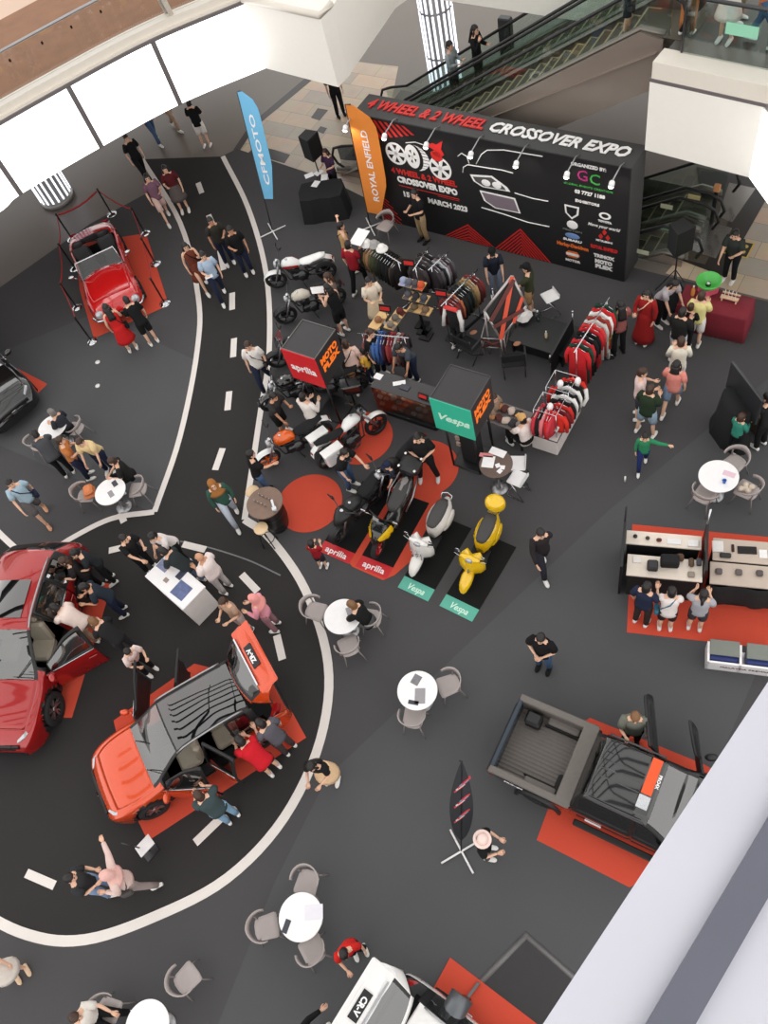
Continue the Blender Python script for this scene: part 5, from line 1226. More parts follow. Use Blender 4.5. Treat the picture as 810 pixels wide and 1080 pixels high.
def hair_mesh(kind):
    mb = MB(); n = 16; rings = []
    for i, t in enumerate(np.linspace(0, 1, 8)):
        z = -.07 + .212 * t
        q = math.sqrt(max(0.004, 1 - (max(z, 0) / .143) ** 2.6)) if z > 0 else 1
        ring = []
        for k in range(n):
            a = 2 * PI * k / n; f = math.sin(a)
            rx, ry = .086 * q, .107 * q; y = ry * f - .006
            zz = z
            if f > .3 and z < .07: zz = .062 + (z + .07) * .05; y = min(y, .09)
            if z <= 0 and f > .0: y = min(y, .01 if f <= .3 else y)
            ring.append((rx * math.cos(a) * (.98 if z < 0 else 1), y, zz))
        rings.append(ring)
    mb.loft(rings)
    if kind in ('long', 'pony', 'bob'):
        L = {'long': .36, 'bob': .17, 'pony': .1}[kind]
        rr = []
        for t in np.linspace(0, 1, 6):
            z = .02 - L * t; w_ = .085 * (1 + .25 * t) if kind != 'pony' else .075 * (1 - .4 * t)
            rr.append([(w_ * math.cos(a), -.075 - .02 * t + .045 * math.sin(a) - (.03 if kind == 'long' else .0) * t, z) for a in np.linspace(0, 2 * PI, 13)[:-1]])
        mb.loft(rr)
        if kind != 'pony':
            for s in (1, -1): mb.tube([(s * .082, .02, .03), (s * .092, .015, -.06), (s * .1, .0, -.06 - L * .45)], [.02, .028, .016], 8)
        else: mb.tube([(0, -.1, .05), (0, -.15, .03), (0, -.16, -.1), (0, -.13, -.22)], [.02, .035, .03, .01], 8)
    return mb
HAIR = {k: hair_mesh(k) for k in ('short', 'long', 'pony', 'bob')}
def hijab_mesh():
    mb = MB(); rings = []
    for z, rx, ry, oy in ((.15, .02, .02, -.01), (.135, .065, .075, -.01), (.09, .092, .112, -.012), (.03, .1, .118, -.014), (-.05, .098, .115, -.02), (-.12, .095, .1, -.012), (-.17, .13, .11, -.01), (-.24, .2, .15, .0), (-.3, .22, .17, .01)):
        ring = []
        for k in range(18):
            a = 2 * PI * k / 18; y = oy + ry * math.sin(a)
            if -.1 < z < .1 and math.sin(a) > .8: y = .07
            ring.append((rx * math.cos(a), y, z))
        rings.append(ring)
    mb.loft(rings); return mb
HIJAB = hijab_mesh()
def hand_local(mb, T, curl=.5, side=1):
    """hand hangs along -z from the wrist, palm faces +x*side ; five separate fingers"""
    mb.loft([[(.013 * math.cos(a) * k, w_ * math.sin(a), z) for a in np.linspace(0, 2 * PI, 9)[:-1]] for z, w_, k in ((.01, .024, 1.6), (-.03, .036, 1.2), (-.075, .042, 1.1), (-.095, .036, .9))], T=T)
    for i, (y, L) in enumerate(((.03, .07), (.011, .08), (-.009, .075), (-.028, .058))):
        c1, c2 = curl * .8, curl * 1.7; p = Vector((0, y, -.085)); s1 = L * .45; s2 = L * .3; s3 = L * .25
        p1 = p + Vector((side * math.sin(c1 * .6) * s1, 0, -math.cos(c1 * .6) * s1)); p2 = p1 + Vector((side * math.sin(c1 + c2 * .5) * s2, 0, -math.cos(c1 + c2 * .5) * s2)); p3 = p2 + Vector((side * math.sin(c1 + c2) * s3, 0, -math.cos(c1 + c2) * s3))
        mb.tube([p + Vector((0, 0, .02)), p, p1, p2, p3], [.009, .009, .0085, .0075, .005], 5, T=T)
    mb.tube([(0, .02, -.02), (side * .012, .045, -.05), (side * .02, .055, -.08), (side * .024, .052, -.1)], [.012, .011, .009, .006], 5, T=T)
def align(p, d, side_hint):
    """matrix at p with local -z along d"""
    z = -Vector(d).normalized(); y = Vector(side_hint) - z * Vector(side_hint).dot(z)
    if y.length < 1e-4: y = z.orthogonal()
    y.normalize(); x = y.cross(z)
    return Matrix(((x.x, y.x, z.x, p[0]), (x.y, y.y, z.y, p[1]), (x.z, y.z, z.z, p[2]), (0, 0, 0, 1)))
def skin_body(verts, edges, radii):
    me = bpy.data.meshes.new('b'); me.from_pydata([tuple(v) for v in verts], edges, [])
    o = bpy.data.objects.new('b', me); COL.objects.link(o)
    md = o.modifiers.new('skin', 'SKIN'); md.use_smooth_shade = True
    for i, r in enumerate(radii):
        sv = me.skin_vertices[0].data[i]; sv.radius = r if isinstance(r, tuple) else (r, r); sv.use_root = (i == 0)
    sb = o.modifiers.new('sub', 'SUBSURF'); sb.levels = 1; sb.render_levels = 1
    dg = bpy.context.evaluated_depsgraph_get(); ev = o.evaluated_get(dg); em = ev.to_mesh()
    V_ = [v.co.copy() for v in em.vertices]; F_ = [list(p.vertices) for p in em.polygons]
    ev.to_mesh_clear(); bpy.data.objects.remove(o); bpy.data.meshes.remove(me)
    return V_, F_
CM = {}
def cloth(rgb, name=None):
    k = tuple(rgb)
    if k not in CM: CM[k] = mat('cloth_%d_%d_%d' % k, rgb, .9, var=.12, scale=14, spec=.2)
    return CM[k]
M_HAIRS = {'black': mat('hair_black', (26, 22, 21), .5), 'brown': mat('hair_brown', (62, 40, 28), .5), 'light': mat('hair_light_brown', (120, 84, 52), .5), 'grey': mat('hair_grey', (120, 116, 112), .5)}
M_EYE = mat('eye_dark', (30, 24, 22), .2); M_LIP = mat('lips', (168, 96, 84), .5)
BK, NV, WH, GY, JE, KH = (26, 26, 28), (34, 40, 62), (228, 222, 216), (92, 92, 94), (72, 96, 128), (168, 142, 108)

def person(label, foot, head=None, face=0.0, h=None, top=BK, bot=BK, kind='trousers', sleeve='short', hair='short', hcol='black', arms=('down', 'down'), pose='stand', lean=0.0, skin='light', shoe=(230, 228, 224), look=0.0, z0=0.0, hold=None, cap=None, bag=None, build=1.0, turn=0.0, group=None, loc=None):
    """face: heading in the picture as a pixel (x, y) looked at, or radians; foot/head pixels"""
    base = Vector(loc) if loc is not None else at(foot[0], foot[1], z0)
    if isinstance(face, tuple):
        q_ = at(face[0], face[1], z0); fa = math.atan2(q_.y - base.y, q_.x - base.x) - PI / 2
    else: fa = face
    h = h or 1.68; s = h / 1.7
    r = thing('person', label, 'person', base, fa, group)
    child = h < 1.4
    # ---- skeleton (facing +y) ----
    ln = math.radians(lean); sit = pose in ('sit', 'bike')
    pz = .93 if not sit else .52
    if pose == 'squat': pz = .45
    P = {}
    pel = Vector((0, 0, pz)); up = Vector((0, math.sin(ln), math.cos(ln))); fw = Vector((0, math.cos(ln), -math.sin(ln)))
    if lean: pel = pel + Vector((0, -.12 * math.sin(ln), 0))
    waist = pel + up * .16; chest = pel + up * .36; neckb = pel + up * .51; 
    l2 = ln * .55
    upn = Vector((0, math.sin(l2), math.cos(l2)))
    head_c = neckb + upn * .16 + fw * .02
    legs = {}
    for sd in (1, -1):
        hip = pel + Vector((sd * .09, 0, -.02))
        if pose == 'walk':
            ph = sd; ank = Vector((sd * .09, ph * .27, .085 if ph > 0 else .12)); kn = Vector((sd * .09, ph * .16 + .08, .5))
        elif pose == 'sit':
            kn = Vector((sd * .13, .42, .5)); ank = Vector((sd * .13, .4, .085))
        elif pose == 'squat':
            kn = Vector((sd * .17, .34, .5)); ank = Vector((sd * .14, .05, .085))
        elif pose == 'wide':
            kn = Vector((sd * .15, .03, .49)); ank = Vector((sd * .2, 0, .085))
        else:
            kn = Vector((sd * .1, .02, .49)); ank = Vector((sd * .11, -.02, .085))
        legs[sd] = (hip, kn, ank)
    arm = {}
    for sd, a in ((-1, arms[0]), (1, arms[1])):       # -1 left in local x? +x is the right-hand side
        sh = neckb + up * -.05 + Vector((sd * .17 * (1 if not child else .92), 0, 0))
        if a == 'down': el = sh + Vector((sd * .07, -.02, -.28)); wr = el + Vector((sd * .0, .08, -.24))
        elif a == 'front': el = sh + Vector((sd * .06, .06, -.26)); wr = el + Vector((-sd * .1, .22, .03))
        elif a == 'phone': el = sh + Vector((sd * .05, .12, -.24)); wr = el + Vector((-sd * .08, .18, .14))
        elif a == 'reach': el = sh + Vector((sd * .03, .17, -.21)); wr = el + Vector((-sd * .07, .2, -.13))
        elif a == 'reachdown': el = sh + Vector((sd * .03, .1, -.26)); wr = el + Vector((0, .12, -.22))
        elif a == 'up': el = sh + Vector((sd * .12, .12, .2)); wr = el + Vector((sd * .02, .1, .22))
        elif a == 'out': el = sh + Vector((sd * .27, .05, -.06)); wr = el + Vector((sd * .24, .05, .02))
        elif a == 'clasp': el = sh + Vector((sd * .1, .02, -.26)); wr = el + Vector((-sd * .2, .16, -.06))
        elif a == 'back': el = sh + Vector((sd * .1, -.1, -.24)); wr = el + Vector((-sd * .14, -.08, -.12))
        elif a == 'face': el = sh + Vector((sd * .08, .14, -.22)); wr = el + Vector((-sd * .1, .06, .23))
        elif a == 'hip': el = sh + Vector((sd * .2, -.06, -.2)); wr = el + Vector((-sd * .12, .08, -.14))
        elif a == 'swing': el = sh + Vector((sd * .07, .1 * sd, -.26)); wr = el + Vector((0, .14 * sd + .06, -.2))
        else: el = sh + Vector((sd * .07, 0, -.27)); wr = el + Vector((0, .02, -.25))
        arm[sd] = (sh, el, wr)
    bw = build
    # ---- body: one skinned surface ----
    vs = [pel, waist, chest, neckb, neckb + upn * .07]; ra = [(.1, .085), (.095, .075), (.115, .085), (.07, .06), (.05, .05)]; es = [(0, 1), (1, 2), (2, 3), (3, 4)]
    for sd in (1, -1):
        i = len(vs); sh, el, wr = arm[sd]; vs += [sh, sh.lerp(el, .5), el, el.lerp(wr, .5), wr]; ra += [.052, .045, .036, .034, .022]; es += [(3, i), (i, i + 1), (i + 1, i + 2), (i + 2, i + 3), (i + 3, i + 4)]
        i = len(vs); hip, kn, ank = legs[sd]; vs += [hip + Vector((0, 0, -.04)), hip.lerp(kn, .55), kn, kn.lerp(ank, .4) + Vector((0, -.02, 0)), ank]; ra += [.082, .068, .05, .05, .032]; es += [(0, i), (i, i + 1), (i + 1, i + 2), (i + 2, i + 3), (i + 3, i + 4)]
    V_, F_ = skin_body(vs, es, ra)
    mb = MB(); mb.add(V_, F_, True)
    for sd in (1, -1):
        sh, el, wr = arm[sd]; d = (wr - el).normalized(); hint = Vector((0, 1, 0)) if abs(d.y) < .8 else Vector((-sd, 0, 0)) * -1
        hand_local(mb, align(wr, d, hint), .5, -sd)
        hip, kn, ank = legs[sd]
        if kind in ('barefoot',): pass
    HT = Matrix.Translation(head_c) @ Matrix.Rotation(look, 4, 'Z') @ Matrix.Rotation(-l2 - .08 if lean > 10 else -.12, 4, 'X') @ Matrix.Scale(1.0 if not child else 1.22, 4)
    n0 = len(mb.v)
    for i, f in enumerate(HEAD.f):
        mb.f.append([n0 + k for k in f]); mb.mi.append(HEAD.mi[i]); mb.sm.append(HEAD.sm[i])
    mb.v += [HT @ v for v in HEAD.v]
    S = Matrix.Scale(s, 4); mb.v = [S @ v for v in mb.v]
    body = mb.build('body', [M_SKIN[skin], M_EYE, M_LIP], r)
    # ---- clothes ----
    def fin(mb2, name, m_, **kw):
        mb2.v = [S @ v for v in mb2.v]; o = mb2.build(name, m_, r, **kw); return o
    SX = (1, 0, 0)
    def torso(mb2, z_lo, z_hi=.53, add=0.0, flare=0.0):
        ks = np.linspace(z_lo, z_hi, 9); pts = []; rx = []; ry = []
        for k in ks:
            pts.append(pel + up * k)
            w_ = np.interp(k, [-.12, 0, .16, .36, .46, .51, .53], [.175, .168, .155, .185, .18, .11, .07]); d_ = np.interp(k, [-.12, 0, .16, .36, .46, .53], [.125, .12, .11, .128, .105, .06])
            fl = flare * max(0, (.1 - k)) 
            rx.append((w_ + add + fl) * bw); ry.append((d_ + add + fl) * bw)
        mb2.tube(pts, rx, 16, side=SX, ry=ry)
    tm = MB(); torso(tm, -.1 if kind not in ('dress',) else -.05)
    for sd in (1, -1):
        sh, el, wr = arm[sd]
        inn = neckb + up * -.06 + Vector((sd * .06, 0, 0))
        if sleeve == 'short': tm.tube([inn, sh, sh.lerp(el, .35), sh.lerp(el, .72)], [.06 * bw, .076 * bw, .073 * bw, .07 * bw], 10)
        elif sleeve == 'long': tm.tube([inn, sh, sh.lerp(el, .5), el, el.lerp(wr, .5), el.lerp(wr, .93)], [.06 * bw, .074 * bw, .066 * bw, .056, .05, .04], 10)
        else: tm.tube([inn, sh.lerp(inn, .25)], [.055, .062], 8)
    nm = {'dress': 'dress_top'}.get(kind, 'shirt')
    fin(tm, nm, cloth(top))
    bm_ = MB()
    if kind in ('trousers', 'shorts'):
        if not sit and pose != 'squat': bm_.tube([pel + up * -.0 + Vector((0, 0, -.1)), pel + up * -.04, pel + up * .04, pel + up * .1], [.13 * bw, .165 * bw, .16 * bw, .15 * bw], 14, side=SX, ry=[.1, .118, .115, .108])
        else: bm_.ell(tuple(pel), (.18 * bw, .15 * bw, .12), 14, 8)
        for sd in (1, -1):
            hip, kn, ank = legs[sd]
            if kind == 'trousers': bm_.tube([hip + Vector((0, 0, .03)), hip.lerp(kn, .3), hip.lerp(kn, .7), kn, kn.lerp(ank, .45), kn.lerp(ank, .95)], [.09 * bw, .095 * bw, .08, .07, .065, .058], 12)
            else: bm_.tube([hip + Vector((0, 0, .03)), hip.lerp(kn, .3), hip.lerp(kn, .7), hip.lerp(kn, .93)], [.09 * bw, .1 * bw, .094, .09], 12)
        fin(bm_, kind, cloth(bot))
    elif kind in ('skirt', 'dress', 'longskirt'):
        zl = {'skirt': .52, 'dress': .45, 'longskirt': .14}[kind]
        if sit: bm_.ell(tuple(pel + Vector((0, .18, .0))), (.2, .3, .12), 14, 8)
        else:
            zz = np.linspace(pz + .1, zl, 6); bm_.tube([Vector((0, pel.y * (1 - i / 5), z)) for i, z in enumerate(zz)], [.15 + .03 * i / 1.2 for i in range(6)], 16, side=SX, ry=[.115 + .03 * i / 1.2 for i in range(6)])
        fin(bm_, 'skirt', cloth(bot))
    for sd in (1, -1):
        hip, kn, ank = legs[sd]; fm = MB(); a = ank
        z_ = a.z - .085
        fm.loft([[(a.x + w_ * math.cos(t), a.y + y, z_ + zz + hh * math.sin(t)) for t in np.linspace(0, 2 * PI, 11)[:-1]] for y, w_, hh, zz in ((-.075, .025, .03, .04), (-.06, .038, .045, .048), (0, .044, .05, .052), (.08, .05, .036, .038), (.15, .045, .028, .03), (.185, .02, .018, .022))])
        fin(fm, 'shoe', cloth(shoe))
    Hs = HT
    if hair == 'hijab':
        hm = MB(); hm.add(HIJAB.v, HIJAB.f, True, Hs); fin(hm, 'headscarf', cloth(hcol) if isinstance(hcol, tuple) else M_HAIRS[hcol])
    elif hair and hair != 'bald':
        hm = MB(); hm.add(HAIR[hair].v, HAIR[hair].f, True, Hs); fin(hm, 'hair', M_HAIRS[hcol])
    if cap:
        hm = MB(); hm.lathe([(.098, .035), (.1, .06), (.09, .115), (.06, .142), (.01, .15)], 16, T=Hs)
        if cap[0] == 'hat': hm.lathe([(.17, .04), (.165, .052), (.098, .06), (.098, .04)], 18, T=Hs)
        else: hm.add([(-.07, .08, .05), (.07, .08, .05), (.06, .17, .04), (-.06, .17, .04), (-.07, .08, .062), (.07, .08, .062), (.06, .17, .05), (-.06, .17, .05)], [[3, 2, 1, 0], [4, 5, 6, 7], [0, 1, 5, 4], [1, 2, 6, 5], [2, 3, 7, 6], [3, 0, 4, 7]], False, Hs)
        fin(hm, 'cap', cloth(cap[1]))
    if bag:   # cross-body strap and small bag worn on the body
        sm_ = MB(); k = bag[1] if len(bag) > 1 else 1
        sm_.tube([neckb + Vector((k * .1, .0, .0)) + fw * .06, chest + fw * .15, waist + Vector((-k * .16, .06, -.05)), pel + Vector((-k * .2, .02, 0))], .013, 5)
        sm_.tube([neckb + Vector((k * .1, .0, .0)) - fw * .03, chest - fw * .15 + up * .05, waist + Vector((-k * .16, -.06, -.05)), pel + Vector((-k * .2, .02, 0))], .013, 5)
        fin(sm_, 'bag_strap', cloth(bag[0]))
        sm_ = MB(); sm_.box(tuple(pel + Vector((-k * .23, .02, -.04))), (.09, .22, .17), bev=.03); fin(sm_, 'shoulder_bag', cloth(bag[0]))
    R_ = {sd: (Matrix.Translation(r.location) @ Matrix.Rotation(fa, 4, 'Z')) @ (arm[sd][2] * s + (arm[sd][2] - arm[sd][1]).normalized() * .1 * s) for sd in (1, -1)}
    r['hx'] = 0; del r['hx']
    return r, R_, fa
def sheet(label, p, fa, size=(.22, .3), colr=None, tilt=.5, name='paper_sheet'):
    mb = MB(); T = Matrix.Rotation(tilt, 4, 'X'); mb.box((0, 0, 0), (size[0], size[1], .006), T=T)
    o = mb.build(name, colr or M_WHITE); o.location = p; o.rotation_euler = (0, 0, fa); tag(o, label, 'paper'); return o
def phone(label, p, fa, col=None):
    mb = MB(); mb.box((0, 0, 0), (.075, .15, .01), bev=.004, rx=.8); o = mb.build('mobile_phone', col or M_BLACK); o.location = p; o.rotation_euler = (0, 0, fa); tag(o, label, 'phone')

pr = person
# upper left
pr('person in black t-shirt and black trousers walking at the top of the lane', (156, 190), face=(185, 215), pose='walk', top=BK, bot=BK, arms=('down', 'down'), shoe=BK)
pr('woman in mauve top and light shorts holding a pink folder', (178, 232), face=(190, 252), top=(120, 88, 104), bot=(210, 180, 170), kind='shorts', hair='long', arms=('front', 'down'), pose='walk')
pr('woman in dark red crop top and grey skirt with a yellow bag', (196, 223), face=(200, 245), top=(86, 30, 34), bot=(92, 84, 82), kind='skirt', hair='long', pose='stand', arms=('down', 'front'))
pr('person in black t-shirt and white shorts below the lit panels', (219, 155), face=(225, 120), top=BK, bot=WH, kind='shorts', sleeve='short', hair='short', arms=('front', 'front'))
pr('person in jeans mostly hidden under the lit balcony panels', (167, 150), face=(200, 170), top=GY, bot=JE, pose='walk')
pr('person in beige trousers mostly hidden under the lit balcony panels', (186, 136), face=(230, 150), top=(190, 180, 168), bot=(176, 150, 130), pose='walk')
pr('woman in a short red dress with long dark hair viewing the red roadster', (141, 369), face=(124, 330), top=(196, 36, 36), bot=(196, 36, 36), kind='dress', hair='long', sleeve='none', arms=('down', 'front'), lean=12, bag=(BK, -1))
pr('man in black t-shirt and black shorts leaning toward the red roadster', (163, 362), face=(132, 322), top=BK, bot=BK, kind='shorts', lean=25, arms=('front', 'down'))
pr('woman in a brown dress with long black hair walking in the lane', (218, 304), face=(232, 322), top=(112, 58, 44), bot=(112, 58, 44), kind='dress', hair='long', pose='walk', bag=(BK, 1), arms=('phone', 'down'), sleeve='none')
p_, H_, f_ = pr('woman in light blue shirt and dark jeans carrying white papers', (236, 314), face=(246, 338), top=(170, 190, 212), bot=NV, hair='pony', pose='walk', arms=('down', 'front'))
sheet('white papers held by the woman in the light blue shirt', H_[1], f_, tilt=.4)
pr('man in black t-shirt with yellow print standing beside the dashed line', (263, 288), face=(278, 318), top=BK, bot=NV, skin='tan', arms=('down', 'front'), pose='stand', build=1.12)
pr('man in dark shirt behind the man with the yellow print', (243, 278), face=(256, 300), top=(52, 50, 44), bot=NV, skin='tan', arms=('front', 'down'))
pr('man in white t-shirt with a black cross-body strap on the white line', (283, 407), face=(284, 438), top=WH, bot=NV, skin='light', hcol='brown', bag=(BK, 1), arms=('down', 'down'), pose='walk', build=1.1)
# around the motorcycles
pr('person in tan top with arm stretched out toward the white motorcycle', (373, 286), face=(420, 265), top=(190, 152, 104), bot=(60, 58, 58), sleeve='none', arms=('out', 'front'), bag=(BK, 1))
pr('man in red polo shirt and black trousers with white shoes at the jacket rack', (381, 306), face=(392, 285), top=(150, 30, 42), bot=BK, arms=('down', 'front'), pose='walk')
p_, H_, f_ = pr('woman in grey shirt holding a white sheet beside the cream motorcycle', (362, 338), face=(342, 345), top=(120, 104, 96), bot=BK, hair='bob', hcol='brown', arms=('front', 'front'))
sheet('white sheet held beside the cream-tanked motorcycle', H_[1] + Vector((0, 0, .05)), f_, (.26, .34), tilt=.3)
pr('woman in black tank top and black shorts near the red logo box', (364, 351), face=(330, 330), top=BK, bot=BK, kind='shorts', sleeve='none', hair='bob', arms=('front', 'front'), lean=10)
pr('person in cream apron dress and white shirt behind the cap boards', (402, 343), face=(412, 362), top=(232, 220, 200), bot=(236, 214, 180), kind='dress', hair='short', arms=('front', 'front'))
pr('woman in pink shirt and tan shorts raising a phone on a stick', (380, 408), face=(374, 380), top=(222, 190, 178), bot=(200, 146, 96), kind='shorts', hcol='brown', arms=('up', 'down'), bag=(BK, 1), pose='walk')
pr('child in yellow top beside the counter', (393, 402), face=(370, 395), h=1.2, top=(226, 176, 70), bot=NV, arms=('down', 'out'))
pr('person in black shirt behind the child in yellow', (404, 396), face=(420, 404), top=BK, bot=BK, hcol='brown', arms=('front', 'down'))
p_, H_, f_ = pr('man in patterned blue-grey shirt leaning over the glass counter', (437, 402), face=(420, 425), top=(70, 76, 84), bot=NV, lean=28, arms=('reachdown', 'reachdown'), skin='tan')
pr('man in white jacket and light grey trousers looking at the motorcycles', (338, 461), face=(352, 440), top=WH, bot=(178, 172, 166), sleeve='long', arms=('front', 'front'), shoe=(170, 30, 40))
pr('man in black and grey patterned shirt between two motorcycles', (303, 457), face=(345, 470), top=(54, 52, 52), bot=BK, kind='shorts', lean=18, arms=('front', 'reachdown'), skin='tan', build=1.1)
pr('man in black t-shirt and jeans leaning by the orange motorcycle', (284, 520), face=(310, 505), top=BK, bot=JE, arms=('down', 'reach'), lean=8, shoe=BK)
pr('man in black t-shirt bending over the white touring motorcycle', (372, 514), face=(392, 520), top=BK, bot=JE, arms=('reach', 'down'), lean=22, bag=(GY, 1), build=1.1)
pr('child in navy cap crouching behind the black and yellow scooter', (420, 520), face=(380, 545), h=1.25, top=NV, bot=BK, cap=('cap', NV), arms=('reachdown', 'front'))
pr('man in black t-shirt standing with clasped hands on the red dot', (453, 504), face=(450, 560), top=BK, bot=BK, arms=('clasp', 'clasp'), pose='wide', build=1.15, look=.2, h=1.74)
pr('child in red jersey squatting at the red logo strip', (342, 598), face=(350, 560), h=1.15, top=(150, 26, 36), bot=(44, 40, 50), kind='shorts', arms=('front', 'front'))
pr('woman in dark green top with golden brown headscarf walking toward the barrel table', (250, 548), face=(262, 572), top=(52, 86, 74), bot=(190, 198, 210), hair='hijab', hcol=(156, 104, 56), sleeve='long', pose='walk')
# stage side
pr('man in black polo and khaki trousers standing before the backdrop', (448, 254), face=(430, 268), top=BK, bot=KH, arms=('front', 'front'), shoe=BK, h=1.72)
pr('person in purple shirt sitting behind the black draped booth', (356, 203), face=(338, 222), top=(66, 44, 70), bot=BK, hair='bob', hcol='brown', arms=('front', 'front'), pose='stand', h=1.5)
pr('dark figure standing between the cream box and the orange flag', (360, 122), face=(380, 150), top=BK, bot=BK, hair='long', shoe=BK)
pr('man in navy t-shirt leaning on the slanted frame sign', (524, 312), face=(531, 350), top=(36, 42, 54), bot=(120, 130, 150), cap=('cap', BK), arms=('reachdown', 'reachdown'), lean=10)
pr('man in green and yellow shirt with brown shorts holding the frame sign', (560, 332), face=(530, 330), top=(56, 60, 40), bot=(150, 118, 84), kind='shorts', cap=('cap', BK), arms=('reach', 'down'))
# right side
pr('woman in a long red dress with a cream handbag on her shoulder', (678, 360), face=(664, 380), top=(150, 34, 34), bot=(150, 34, 34), kind='longskirt', hair='bob', sleeve='long', arms=('down', 'front'), bag=((236, 200, 176), -1))
pr('woman in grey and white top bending beside the red dress', (697, 342), face=(716, 356), top=(176, 170, 176), bot=BK, hair='bob', lean=30, arms=('reachdown', 'reachdown'))
pr('woman in colourful top reaching into the long jersey rack', (652, 372), face=(640, 350), top=(150, 90, 86), bot=BK, hair='long', arms=('reach', 'front'), shoe=BK)
pr('man in black jacket and pale grey trousers at the back of the queue', (712, 380), face=(745, 330), top=(34, 34, 34), bot=(190, 192, 194), sleeve='long', arms=('front', 'front'), build=1.12)
pr('child with a red bag next to the man in the black jacket', (722, 366), face=(745, 330), h=1.4, top=BK, bot=BK, hcol='brown', bag=((180, 40, 60), 1), arms=('front', 'front'))
pr('woman in pale yellow blouse and white shorts at the maroon table', (731, 364), face=(748, 320), top=(226, 214, 146), bot=WH, kind='shorts', hcol='brown', arms=('front', 'front'), h=1.7)
pr('person in dark green serving behind the green candy floss bowl', (768, 296), face=(752, 318), top=(52, 58, 54), bot=BK, arms=('front', 'reachdown'), lean=14, build=1.1)
pr('woman in white blouse in the queue behind the man in black jacket', (711, 410), face=(712, 380), top=(226, 224, 208), bot=(214, 206, 200), sleeve='long', arms=('front', 'front'), hcol='brown')
pr('woman in pink blouse and denim shorts in the queue', (706, 434), face=(716, 410), top=(226, 142, 130), bot=(120, 140, 164), kind='shorts', hair='bob', arms=('front', 'down'), pose='walk')
pr('woman in pale pink shirt facing the man in dark green', (672, 440), face=(690, 440), top=(226, 200, 196), bot=(60, 60, 64), kind='shorts', arms=('front', 'front'), hcol='brown')
pr('man in dark green t-shirt and light blue shorts in the middle of the aisle', (680, 458), face=(700, 425), top=(40, 54, 38), bot=(140, 160, 176), kind='shorts', build=1.15, arms=('front', 'front'), hcol='brown', pose='wide')
pr('child in white and blue top with green sleeves stretching out an arm', (677, 492), face=(674, 530), h=1.22, top=(50, 132, 92), bot=(36, 48, 96), sleeve='long', arms=('out', 'down'), pose='walk')
pr('child in teal and white top by the black draped screen', (772, 476), face=(790, 460), h=1.3, top=(52, 130, 112), bot=BK, sleeve='long', hcol='brown', arms=('front', 'front'))
pr('adult in black beside the black draped screen at the right edge', (800, 470), face=(780, 455), top=(34, 34, 34), bot=BK, arms=('reach', 'front'), lean=12)
pr('man in black and white jacket striding across the open floor', (573, 600), face=(586, 625), top=(44, 38, 40), bot=(44, 44, 52), sleeve='long', pose='walk', arms=('swing', 'swing'))
pr('man in black polo shirt and jeans standing above the pickup truck', (574, 704), face=(560, 740), top=(26, 24, 26), bot=JE, arms=('clasp', 'clasp'), build=1.15, shoe=BK, skin='light')
pr('man in navy t-shirt with white bag at the left end of the counters', (676, 656), face=(700, 610), top=(38, 44, 66), bot=(52, 46, 44), arms=('down', 'front'), cap=None)
pr('woman in white t-shirt and dark shorts browsing the open counters', (701, 662), face=(703, 620), top=(232, 222, 218), bot=(52, 34, 36), kind='shorts', arms=('reachdown', 'reachdown'), bag=((60, 110, 130), 1), h=1.6, lean=8)
pr('woman in light grey top with phone beside the woman in white', (732, 662), face=(738, 625), top=(168, 168, 174), bot=(60, 56, 60), kind='shorts', hair='pony', arms=('face', 'front'), h=1.6)
pr('man in grey-green shirt looking at his phone beside the pickup truck', (665, 782), face=(665, 815), top=(112, 114, 104), bot=BK, hcol='light', arms=('down', 'phone'), build=1.12, shoe=BK)
pr('person in black shirt and pale pink hat beside the crossed flag base', (516, 900), face=(545, 905), top=BK, bot=GY, cap=('hat', (234, 208, 200)), arms=('front', 'front'), h=1.55)
pr('woman in black top and cream patterned skirt near the lane line', (352, 822), face=(345, 850), top=(30, 30, 30), bot=(232, 196, 156), kind='skirt', hair='long', lean=12, arms=('front', 'front'), sleeve='short', h=1.6)
pr('man in red polo shirt bending at the orange SUV rear door', (290, 812), face=(262, 785), top=(200, 32, 44), bot=(44, 40, 44), kind='shorts', lean=34, arms=('reach', 'front'), build=1.15)
pr('person in grey shirt with blue print at the orange SUV rear wheel', (306, 790), face=(280, 770), top=(92, 90, 98), bot=(70, 60, 60), hair='short', lean=12, arms=('front', 'down'))
pr('person in teal and maroon top with pale jeans at the open orange front door', (246, 862), face=(225, 835), top=(62, 76, 78), bot=(136, 172, 200), hcol='brown', arms=('reach', 'face'), lean=12, build=1.1)
pr('person in pale pink shirt at the open far door of the orange SUV', (160, 708), face=(200, 735), top=(226, 206, 200), bot=BK, arms=('front', 'front'), lean=20, h=1.5)
# bottom left
pr('man in dark grey t-shirt and blue jeans beside the pink headscarf', (118, 938), face=(145, 930), top=(52, 54, 56), bot=(130, 154, 188), arms=('front', 'front'), h=1.7)
pr('woman in pale pink tunic and pink headscarf raising one hand', (155, 935), face=(120, 950), top=(222, 194, 186), bot=(150, 136, 132), hair='hijab', hcol=(226, 178, 170), sleeve='long', arms=('front', 'out'), pose='walk', bag=((80, 76, 74), 1), build=1.1)
pr('woman in a white dress and sandals cut off at the left edge', (24, 1026), face=(40, 1060), top=WH, bot=(226, 216, 206), kind='skirt', hair='long', arms=('down', 'down'), h=1.66, shoe=(220, 190, 160))
pr('boy in bright red t-shirt beside the white SUV tailgate', (380, 1003), face=(392, 1036), h=1.5, top=(206, 40, 36), bot=BK, arms=('down', 'front'), lean=15)
pr('person in beige with black sleeves at the bottom edge touching the white SUV', (348, 1092), face=(372, 1050), h=1.6, top=(28, 28, 30), bot=(150, 134, 112), sleeve='long', arms=('reach', 'down'), hcol='light', hair='bob')
